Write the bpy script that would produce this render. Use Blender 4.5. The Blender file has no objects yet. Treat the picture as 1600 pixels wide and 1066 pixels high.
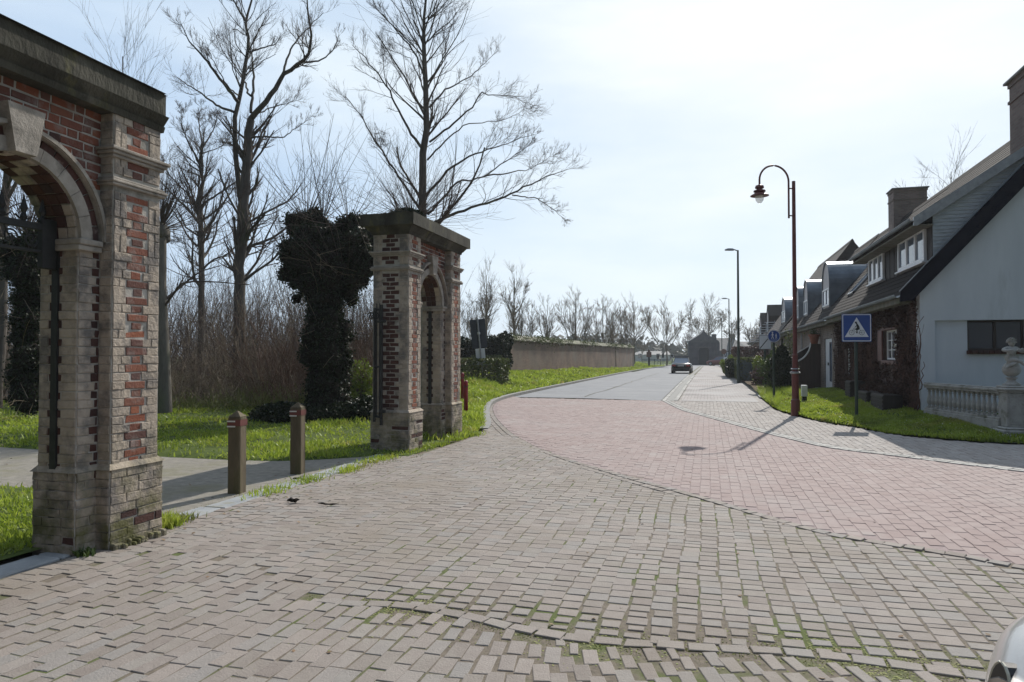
import bpy, math, random
import numpy as np
from mathutils import Vector, Matrix
R = math.radians
random.seed(7); rng = np.random.default_rng(11)
scene = bpy.context.scene
COL = scene.collection
# ------------------------------------------------------------------ camera
# world frame: +Y runs along the road, +X to its right, camera 1.6 m above the paving
F = 1100.0; EYE = 1.6
YAW = math.atan(305 / F); PITCH = math.atan(23 / F)
cam_d = bpy.data.cameras.new('camera'); cam = bpy.data.objects.new('camera', cam_d); COL.objects.link(cam)
cam.location = (0, 0, EYE); cam.rotation_euler = (R(90) + PITCH, 0, YAW)
cam_d.sensor_width = 36; cam_d.lens = F / 1600 * 36; cam_d.clip_start = 0.05; cam_d.clip_end = 4000
scene.camera = cam
# ------------------------------------------------------------------ light
SUN_AZ = 28.5 - math.degrees(YAW)      # degrees right of +Y
SUN_EL = 39.0
w = bpy.data.worlds.new('World'); scene.world = w; w.use_nodes = True
nt = w.node_tree; nt.nodes.clear()
def N(t, **k):
    n = nt.nodes.new(t)
    for a, b in k.items(): setattr(n, a, b)
    return n
out = N('ShaderNodeOutputWorld'); bg = N('ShaderNodeBackground'); sky = N('ShaderNodeTexSky')
sky.sky_type = 'NISHITA'; sky.sun_disc = False; sky.sun_elevation = R(SUN_EL); sky.sun_rotation = R(SUN_AZ)
sky.air_density = 1.0; sky.dust_density = 1.2; sky.ozone_density = 1.0; sky.altitude = 20
tc = N('ShaderNodeTexCoord'); mp = N('ShaderNodeMapping'); mp.inputs['Scale'].default_value = (1.2, 1.2, 5.0); mp.inputs['Rotation'].default_value = (0.15, 0.1, 0.6)
nz = N('ShaderNodeTexNoise'); nz.inputs['Scale'].default_value = 1.6; nz.inputs['Detail'].default_value = 5; nz.inputs['Roughness'].default_value = 0.55
rp = N('ShaderNodeValToRGB'); rp.color_ramp.elements[0].position = 0.36; rp.color_ramp.elements[0].color = (.80, .80, .80, 1)
rp.color_ramp.elements[1].position = 0.66; rp.color_ramp.elements[1].color = (.97, .97, .97, 1)
mx = N('ShaderNodeMix', data_type='RGBA')
# thin high cloud: luminous round the sun, dimmer towards the opposite side
_sa, _se = R(SUN_AZ), R(SUN_EL)
dt = N('ShaderNodeVectorMath', operation='DOT_PRODUCT'); dt.inputs[1].default_value = (math.sin(_sa) * math.cos(_se), math.cos(_sa) * math.cos(_se), math.sin(_se))
nt.links.new(tc.outputs['Generated'], dt.inputs[0])
cr = N('ShaderNodeValToRGB'); cr.color_ramp.interpolation = 'EASE'; e_ = cr.color_ramp.elements; e_[0].position = 0.1; e_[0].color = (.085, .10, .13, 1); e_[1].position = 1.0; e_[1].color = (.88, .94, .97, 1)
q_ = e_.new(.50); q_.color = (.17, .215, .28, 1); q_ = e_.new(.66); q_.color = (.42, .545, .72, 1); q_ = e_.new(.80); q_.color = (.61, .75, .91, 1); q_ = e_.new(.90); q_.color = (.75, .86, .955, 1)
ml = N('ShaderNodeMapRange'); ml.inputs['From Min'].default_value = -1; ml.inputs['From Max'].default_value = 1; nt.links.new(dt.outputs['Value'], ml.inputs['Value']); nt.links.new(ml.outputs[0], cr.inputs[0])
sc_ = N('ShaderNodeVectorMath', operation='SCALE'); sc_.inputs['Scale'].default_value = 9.6; wr = N('ShaderNodeValToRGB'); wr.color_ramp.elements[0].position = .34; wr.color_ramp.elements[1].position = .64; wr.color_ramp.elements[0].color = (.84, .895, .965, 1); wr.color_ramp.elements[1].color = (1.08, 1.05, 1.02, 1)
nt.links.new(nz.outputs['Fac'], wr.inputs[0]); vm = N('ShaderNodeVectorMath', operation='MULTIPLY'); nt.links.new(cr.outputs[0], vm.inputs[0]); nt.links.new(wr.outputs[0], vm.inputs[1]); nt.links.new(vm.outputs[0], sc_.inputs[0]); nt.links.new(sc_.outputs[0], mx.inputs[7])
bg.inputs['Strength'].default_value = 0.092
nt.links.new(tc.outputs['Generated'], mp.inputs['Vector']); nt.links.new(mp.outputs[0], nz.inputs['Vector'])
nt.links.new(nz.outputs['Fac'], rp.inputs[0]); nt.links.new(rp.outputs[0], mx.inputs[0])
nt.links.new(sky.outputs[0], mx.inputs[6]); nt.links.new(mx.outputs[2], bg.inputs[0]); nt.links.new(bg.outputs[0], out.inputs[0])
sd = bpy.data.lights.new('sun', 'SUN'); sd.energy = 4.3; sd.angle = R(0.55); sd.color = (1, .955, .88)
sun = bpy.data.objects.new('sun', sd); COL.objects.link(sun)
_a, _e = R(SUN_AZ), R(SUN_EL)
SUNV = Vector((math.sin(_a) * math.cos(_e), math.cos(_a) * math.cos(_e), math.sin(_e)))
sun.rotation_euler = SUNV.to_track_quat('Z', 'Y').to_euler(); sun.location = (5, 10, 30)
vs = scene.view_settings; vs.view_transform = 'Standard'; vs.look = 'None'; vs.exposure = 0.29; vs.gamma = 1
scene.cycles.max_bounces = 6; scene.cycles.transparent_max_bounces = 8

# ------------------------------------------------------------------ helpers
def ray(px, py):
    r = (px - 800) / F; u = -(py - 533) / F
    f = math.cos(PITCH) - u * math.sin(PITCH); up = math.sin(PITCH) + u * math.cos(PITCH)
    return (r * math.cos(YAW) - f * math.sin(YAW), r * math.sin(YAW) + f * math.cos(YAW), up)
def at(px, py, z=0.0):
    d = ray(px, py); t = (z - EYE) / d[2]; return (d[0] * t, d[1] * t)
def pxd(px, py, D):
    """world point at photograph position and depth D (metres along the view axis)"""
    d = ray(px, py); f = -d[0] * math.sin(YAW) + d[1] * math.cos(YAW); t = D / f
    return (d[0] * t, d[1] * t, EYE + d[2] * t)

class MB:
    def __init__(s): s.v = []; s.f = []; s.m = []; s.n = 0
    def add(s, V, Fc, m=0):
        V = np.asarray(V, float).reshape(-1, 3)
        if isinstance(Fc, np.ndarray): s.f.append(Fc + s.n); k = len(Fc)
        else:
            k = len(Fc)
            s.f.append([[i + s.n for i in f] for f in Fc])
        s.m.append(np.full(k, m) if np.isscalar(m) else np.asarray(m)); s.v.append(V); s.n += len(V); return s
    def box(s, x0, x1, y0, y1, z0, z1, m=0):
        V = [(x, y, z) for z in (z0, z1) for y in (y0, y1) for x in (x0, x1)]
        return s.add(V, [[0, 2, 3, 1], [4, 5, 7, 6], [0, 1, 5, 4], [2, 6, 7, 3], [0, 4, 6, 2], [1, 3, 7, 5]], m)
    def bbox(s, x0, x1, y0, y1, z0, z1, c=.01, m=0):
        """box with chamfered edges"""
        V = []
        X, Y, Z = (x0, x1), (y0, y1), (z0, z1)
        S = (-1, 1); idx = {}
        for i in (0, 1):
            for j in (0, 1):
                for k in (0, 1):
                    for a in range(3):
                        p = [X[i], Y[j], Z[k]]
                        for b, q in enumerate((i, j, k)):
                            if b != a: p[b] -= S[q] * c
                        idx[(i, j, k, a)] = len(V); V.append(p)
        Fc = []
        g = lambda i, j, k, a: idx[(i, j, k, a)]
        for a in range(3):
            for q in (0, 1):
                o = [b for b in range(3) if b != a]; r = []
                for (u, v_) in ((0, 0), (1, 0), (1, 1), (0, 1)):
                    t = [0, 0, 0]; t[a] = q; t[o[0]] = u; t[o[1]] = v_; r.append(g(*t, a))
                flip = (q == 0) ^ (a == 1)
                Fc.append(r[::-1] if flip else r)
        for a in range(3):
            o = [b for b in range(3) if b != a]
            for u in (0, 1):
                for v_ in (0, 1):
                    t0 = [0, 0, 0]; t0[o[0]] = u; t0[o[1]] = v_; t1 = list(t0); t1[a] = 1
                    Fc.append([g(*t0, o[0]), g(*t1, o[0]), g(*t1, o[1]), g(*t0, o[1])])
        for i in (0, 1):
            for j in (0, 1):
                for k in (0, 1): Fc.append([g(i, j, k, 0), g(i, j, k, 1), g(i, j, k, 2)])
        return s.add(V, Fc, m)
    def prism(s, poly, axis, a, b, m=0):
        """polygon (2-D, other two axes in order) extruded along axis from a to b"""
        n = len(poly); V = []
        for t in (a, b):
            for p in poly:
                q = list(p); q.insert(axis, t); V.append(q)
        Fc = [list(range(n))[::-1], list(range(n, 2 * n))] + [[i, (i + 1) % n, n + (i + 1) % n, n + i] for i in range(n)]
        return s.add(V, Fc, m)
    def lathe(s, prof, cx, cy, seg=16, m=0):
        V = []; k = len(prof)
        for (r, z) in prof:
            for i in range(seg):
                a = 2 * math.pi * i / seg; V.append((cx + r * math.cos(a), cy + r * math.sin(a), z))
        Fc = [[j * seg + i, j * seg + (i + 1) % seg, (j + 1) * seg + (i + 1) % seg, (j + 1) * seg + i] for j in range(k - 1) for i in range(seg)]
        Fc += [list(range(seg))[::-1], list(range((k - 1) * seg, k * seg))]
        return s.add(V, Fc, m)
    def tube(s, pts, rad, seg=8, m=0):
        pts = np.asarray(pts, float)[None]; rad = np.broadcast_to(np.asarray(rad, float), (pts.shape[1],))[None]
        V, Q = tubes(pts, rad, seg); s.add(V, Q, m)
        k = pts.shape[1]; s.add(V[:seg], [list(range(seg))[::-1]], m); s.add(V[-seg:], [list(range(seg))], m); return s
    def build(s, name, mats, parent=None, smooth=False, off=None, **kw):
        me = bpy.data.meshes.new(name)
        V = np.concatenate(s.v)
        if off is None: off = ROOT.get(parent.name, (0, 0, 0)) if parent else (0, 0, 0)
        V = V - np.array(off)
        fl = []; tot = []
        for b in s.f:
            if isinstance(b, np.ndarray): fl.append(b.ravel()); tot.append(np.full(len(b), b.shape[1]))
            else: fl.append(np.array([i for f in b for i in f], int)); tot.append(np.array([len(f) for f in b], int))
        L = np.concatenate(fl); T = np.concatenate(tot); S = np.concatenate(([0], np.cumsum(T)[:-1]))
        me.vertices.add(len(V)); me.vertices.foreach_set('co', V.ravel().astype('f4'))
        me.loops.add(len(L)); me.loops.foreach_set('vertex_index', L.astype('i4'))
        me.polygons.add(len(T)); me.polygons.foreach_set('loop_start', S.astype('i4'))
        if not isinstance(mats, (list, tuple)): mats = [mats]
        for q in mats: me.materials.append(q)
        me.polygons.foreach_set('material_index', np.concatenate(s.m).astype('i4'))
        me.polygons.foreach_set('use_smooth', np.full(len(T), smooth))
        me.update(calc_edges=True); me.validate()
        o = bpy.data.objects.new(name, me); COL.objects.link(o)
        if parent is not None:
            o.parent = parent; ROOT[o.name] = tuple(off)
        for a, b in kw.items(): o[a] = b
        return o
ROOT = {}
def thing(name, label, cat, loc=(0, 0, 0), group=None, local=False, rz=0):
    o = bpy.data.objects.new(name, None); COL.objects.link(o); o.empty_display_size = .2
    o.location = loc; o.rotation_euler = (0, 0, rz); o['label'] = label; o['category'] = cat
    if group: o['group'] = group
    ROOT[o.name] = (0, 0, 0) if local else tuple(loc)
    return o
def tag(o, label, cat, group=None):
    o['label'] = label; o['category'] = cat
    if group: o['group'] = group
    return o
def dup(o, loc=None, label=None, rz=None, parent=None, scale=None):
    c = o.copy(); COL.objects.link(c)
    if parent: c.parent = parent
    if loc is not None: c.location = loc
    if rz is not None: c.rotation_euler = (0, 0, rz)
    if scale: c.scale = (scale,) * 3
    if label: c['label'] = label
    for ch in list(o.children): dup(ch, parent=c)
    return c
def nrm(v): return v / np.maximum(np.linalg.norm(v, axis=-1, keepdims=True), 1e-9)
def tubes(P, Rd, sides):
    """P (n,k,3) polylines, Rd (n,k) radii -> vertices, quads"""
    n, k, _ = P.shape
    T = np.empty_like(P); T[:, 1:-1] = P[:, 2:] - P[:, :-2]; T[:, 0] = P[:, 1] - P[:, 0]; T[:, -1] = P[:, -1] - P[:, -2]
    T = nrm(T); ref = np.where(np.abs(T[:, :1, 2:3]) > .9, np.array([1., 0, 0]), np.array([0, 0, 1.]))
    ref = np.broadcast_to(ref, T.shape)
    A = nrm(np.cross(T, ref)); B = np.cross(T, A)
    an = np.arange(sides) * 2 * math.pi / sides
    V = P[:, :, None] + Rd[:, :, None, None] * (np.cos(an)[None, None, :, None] * A[:, :, None] + np.sin(an)[None, None, :, None] * B[:, :, None])
    V = V.reshape(-1, 3)
    base = (np.arange(n)[:, None, None] * k + np.arange(k - 1)[None, :, None]) * sides
    i = np.arange(sides)[None, None, :]; j = (i + 1) % sides
    Q = np.stack([base + i, base + j, base + sides + j, base + sides + i], -1).reshape(-1, 4)
    return V, Q
def chamf(C, U, V_, W, hu, hv, d, c, jit=.0015, r=rng):
    """n chamfered blocks: centres C of the front face, in-plane dirs U,V_, outward W; half sizes; depth; chamfer"""
    n = len(C); b = lambda a: np.broadcast_to(np.asarray(a, float), (n, 3))
    U, V_, W = b(U), b(V_), b(W); hu = np.broadcast_to(hu, n); hv = np.broadcast_to(hv, n); d = np.broadcast_to(d, n); c = np.broadcast_to(c, n)
    out = []
    for (du, dv, dw) in ((0, 0, -1), (0, 0, 0), (1, 1, 1)):
        for (a, e) in ((-1, -1), (1, -1), (1, 1), (-1, 1)):
            uu = a * (hu - du * c); vv = e * (hv - dv * c); ww = -d if dw < 0 else (-c * .8 if dw == 0 else 0 * c)
            out.append(C + U * uu[:, None] + V_ * vv[:, None] + W * (ww if np.ndim(ww) else np.full(n, ww))[:, None])
    P = np.stack(out, 1)
    j3 = r.normal(0, 1, (n, 4, 3)) * jit * np.array([1, 1, .22]); J = U[:, None] * j3[..., :1] + V_[:, None] * j3[..., 1:2] + W[:, None] * j3[..., 2:]
    P[:, 4:8] += J; P[:, 8:12] += J
    q = [[8, 9, 10, 11]] + [[i, (i + 1) % 4, 4 + (i + 1) % 4, 4 + i] for i in range(4)] + [[4 + i, 4 + (i + 1) % 4, 8 + (i + 1) % 4, 8 + i] for i in range(4)]
    Q = (np.arange(n)[:, None, None] * 12 + np.array(q)[None]).reshape(-1, 4)
    return P.reshape(-1, 3), Q
def inpoly(x, y, poly):
    x = np.asarray(x); y = np.asarray(y); r = np.zeros(x.shape, bool); n = len(poly)
    for i in range(n):
        x0, y0 = poly[i][:2]; x1, y1 = poly[(i + 1) % n][:2]
        if y0 == y1: continue
        c = ((y0 > y) != (y1 > y)) & (x < (x1 - x0) * (y - y0) / (y1 - y0) + x0); r ^= c
    return r
def polydist(x, y, line):
    """distance to a polyline"""
    d = np.full(np.shape(x), 1e9)
    for i in range(len(line) - 1):
        a = np.array(line[i][:2]); b = np.array(line[i + 1][:2]); ab = b - a
        t = np.clip(((x - a[0]) * ab[0] + (y - a[1]) * ab[1]) / (ab @ ab + 1e-9), 0, 1)
        d = np.minimum(d, np.hypot(x - a[0] - t * ab[0], y - a[1] - t * ab[1]))
    return d
def smooth_line(pts, n=8):
    """Catmull-Rom through pts"""
    P = np.array([pts[0]] + list(pts) + [pts[-1]], float); o = []
    for i in range(1, len(P) - 2):
        for t in np.linspace(0, 1, n, endpoint=False):
            a, b, c, d = P[i - 1], P[i], P[i + 1], P[i + 2]
            o.append(.5 * ((2 * b) + (c - a) * t + (2 * a - 5 * b + 4 * c - d) * t * t + (3 * b - a - 3 * c + d) * t ** 3))
    o.append(P[-2]); return [tuple(q) for q in o]
def vnoise(x, y, s=1.0, seed=0):
    """cheap smooth 2-D noise from sines, about -1..1"""
    r = np.random.default_rng(seed); v = 0 * np.asarray(x, float)
    for i in range(7):
        a = r.uniform(0, 6.28); f = s * r.uniform(.6, 2.2); v = v + np.sin((x * math.cos(a) + y * math.sin(a)) * f + r.uniform(0, 6.28))
    return v / 3.2

# ------------------------------------------------------------------ materials
def mat(name, cols, scale=3, detail=6, rough=.8, bump=.3, bscale=30, bdist=.01, island=None, imix=.6, metal=0, spec=.4, patch=None, patch2=None,
        coords='Object', stretch=None, rmap=None, trans=0, coat=0, wave=None, contrast=(.3, .7)):
    m = bpy.data.materials.new(name); m.use_nodes = True; t = m.node_tree; b = t.nodes['Principled BSDF']
    def n(ty, **k):
        q = t.nodes.new(ty)
        for a, v in k.items(): setattr(q, a, v)
        return q
    L = t.links.new
    tc = n('ShaderNodeTexCoord'); co = tc.outputs['Object']
    if coords == 'World': co = n('ShaderNodeNewGeometry').outputs['Position']
    if stretch:
        mpp = n('ShaderNodeMapping'); mpp.inputs['Scale'].default_value = stretch; L(co, mpp.inputs['Vector']); co = mpp.outputs[0]
    def noise(sc, de=6, ro=.6):
        q = n('ShaderNodeTexNoise'); q.inputs['Scale'].default_value = sc; q.inputs['Detail'].default_value = de; q.inputs['Roughness'].default_value = ro
        L(co, q.inputs['Vector']); return q.outputs['Fac']
    def ramp(fac, cs, lo=.3, hi=.7, interp='LINEAR'):
        q = n('ShaderNodeValToRGB'); e = q.color_ramp.elements; q.color_ramp.interpolation = interp
        e[0].position = lo; e[-1].position = hi; e[0].color = (*cs[0], 1); e[-1].color = (*cs[-1], 1)
        for i, c in enumerate(cs[1:-1]):
            z = e.new(lo + (hi - lo) * (i + 1) / (len(cs) - 1)); z.color = (*c, 1)
        L(fac, q.inputs[0]); return q.outputs[0]
    def mix(f, a, c):
        q = n('ShaderNodeMix', data_type='RGBA')
        if isinstance(f, (int, float)): q.inputs[0].default_value = f
        else: L(f, q.inputs[0])
        L(a, q.inputs[6]) if not isinstance(a, tuple) else setattr(q.inputs[6], 'default_value', (*a, 1))
        L(c, q.inputs[7]) if not isinstance(c, tuple) else setattr(q.inputs[7], 'default_value', (*c, 1))
        return q.outputs[2]
    col = ramp(noise(scale, detail), cols if len(cols) > 1 else cols * 2, *contrast)
    if island:
        g = n('ShaderNodeNewGeometry'); ic = ramp(g.outputs['Random Per Island'], island, 0, 1)
        col = mix(imix, col, ic)
    for pt in (patch, patch2):
        if pt:   # (colour, scale, lo, hi[, zlo, zhi]) wear / moss patches
            f = ramp(noise(pt[1], 8, .65), [(0, 0, 0), (1, 1, 1)], pt[2], pt[3])
            if len(pt) > 4:
                sx = n('ShaderNodeSeparateXYZ'); L(n('ShaderNodeNewGeometry').outputs['Position'], sx.inputs[0])
                mr = n('ShaderNodeMapRange'); mr.inputs['From Min'].default_value = pt[4]; mr.inputs['From Max'].default_value = pt[5]
                mr.inputs['To Min'].default_value = 1; mr.inputs['To Max'].default_value = 0; L(sx.outputs['Z'], mr.inputs['Value'])
                mm = n('ShaderNodeMath', operation='MULTIPLY'); L(f, mm.inputs[0]); L(mr.outputs[0], mm.inputs[1]); f = mm.outputs[0]
            col = mix(f, col, pt[0])
    h = noise(bscale, 6, .65)
    if wave:   # (scale, axis, colour factor)
        wv = n('ShaderNodeTexWave', bands_direction=wave[1]); wv.inputs['Scale'].default_value = wave[0]; wv.inputs['Distortion'].default_value = wave[3] if len(wave) > 3 else 1.0
        wv.inputs['Detail'].default_value = 2; L(co, wv.inputs['Vector'])
        col = mix(ramp(wv.outputs['Fac'], [(0, 0, 0), (wave[2],) * 3], .5, 1), col, (0.01, .01, .01))
    L(col, b.inputs['Base Color'])
    if bump:
        bp = n('ShaderNodeBump'); bp.inputs['Strength'].default_value = bump; bp.inputs['Distance'].default_value = bdist
        L(h, bp.inputs['Height']); L(bp.outputs[0], b.inputs['Normal'])
    if rmap:
        mr = n('ShaderNodeMapRange'); mr.inputs['To Min'].default_value = rmap[0]; mr.inputs['To Max'].default_value = rmap[1]
        L(noise(scale * 2), mr.inputs['Value']); L(mr.outputs[0], b.inputs['Roughness'])
    else: b.inputs['Roughness'].default_value = rough
    b.inputs['Metallic'].default_value = metal; b.inputs['Specular IOR Level'].default_value = spec
    if coat: b.inputs['Coat Weight'].default_value = coat
    if trans:   # leaf: part of the light shines through
        tr = n('ShaderNodeBsdfTranslucent'); L(col, tr.inputs[0]); ms = n('ShaderNodeMixShader'); ms.inputs[0].default_value = trans
        L(b.outputs[0], ms.inputs[1]); L(tr.outputs[0], ms.inputs[2]); L(ms.outputs[0], t.nodes['Material Output'].inputs[0])
    return m
def brickmat(name, c1, c2, mortar, bw, bh, axes='xy', rough=.85, msize=.012, extra=None, bias=0.0, bump=.5, big=None):
    m = bpy.data.materials.new(name); m.use_nodes = True; t = m.node_tree; b = t.nodes['Principled BSDF']; L = t.links.new
    n = t.nodes.new
    g = n('ShaderNodeNewGeometry'); sx = n('ShaderNodeSeparateXYZ'); L(g.outputs['Position'], sx.inputs[0])
    cx = n('ShaderNodeCombineXYZ'); nm = {'x': 'X', 'y': 'Y', 'z': 'Z'}
    L(sx.outputs[nm[axes[0]]], cx.inputs[0]); L(sx.outputs[nm[axes[1]]], cx.inputs[1])
    br = n('ShaderNodeTexBrick'); br.inputs['Scale'].default_value = 1; br.inputs['Brick Width'].default_value = bw; br.inputs['Row Height'].default_value = bh
    br.inputs['Mortar Size'].default_value = msize; br.inputs['Mortar Smooth'].default_value = .2; br.inputs['Bias'].default_value = bias
    br.inputs['Color1'].default_value = (*c1, 1); br.inputs['Color2'].default_value = (*c2, 1); br.inputs['Mortar'].default_value = (*mortar, 1)
    L(cx.outputs[0], br.inputs['Vector'])
    nz = n('ShaderNodeTexNoise'); nz.inputs['Scale'].default_value = .8; nz.inputs['Detail'].default_value = 8; L(g.outputs['Position'], nz.inputs['Vector'])
    rp = n('ShaderNodeValToRGB'); rp.color_ramp.elements[0].position = .3; rp.color_ramp.elements[1].position = .7
    rp.color_ramp.elements[0].color = (.62, .62, .62, 1); rp.color_ramp.elements[1].color = (1.15, 1.12, 1.1, 1); L(nz.outputs['Fac'], rp.inputs[0])
    mx = n('ShaderNodeMix'); mx.data_type = 'RGBA'; mx.blend_type = 'MULTIPLY'; mx.inputs[0].default_value = 1
    L(br.outputs['Color'], mx.inputs[6]); L(rp.outputs[0], mx.inputs[7]); col = mx.outputs[2]
    if big:
        n2 = n('ShaderNodeTexNoise'); n2.inputs['Scale'].default_value = big[1]; n2.inputs['Detail'].default_value = 7; L(g.outputs['Position'], n2.inputs['Vector'])
        r2 = n('ShaderNodeValToRGB'); r2.color_ramp.elements[0].position = big[2]; r2.color_ramp.elements[1].position = big[3]
        L(n2.outputs['Fac'], r2.inputs[0]); m2 = n('ShaderNodeMix'); m2.data_type = 'RGBA'; L(r2.outputs[0], m2.inputs[0]); L(col, m2.inputs[6]); m2.inputs[7].default_value = (*big[0], 1); col = m2.outputs[2]
    L(col, b.inputs['Base Color']); b.inputs['Roughness'].default_value = rough; b.inputs['Specular IOR Level'].default_value = .3
    bp = n('ShaderNodeBump'); bp.invert = True; bp.inputs['Strength'].default_value = bump; bp.inputs['Distance'].default_value = .01
    L(br.outputs['Fac'], bp.inputs['Height']); L(bp.outputs[0], b.inputs['Normal'])
    return m
def glass(name, tint=(.02, .025, .03), rough=.04):
    m = mat(name, [tint], bump=0, rough=rough, spec=.9); return m
MOSS = (.075, .095, .02)
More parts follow.
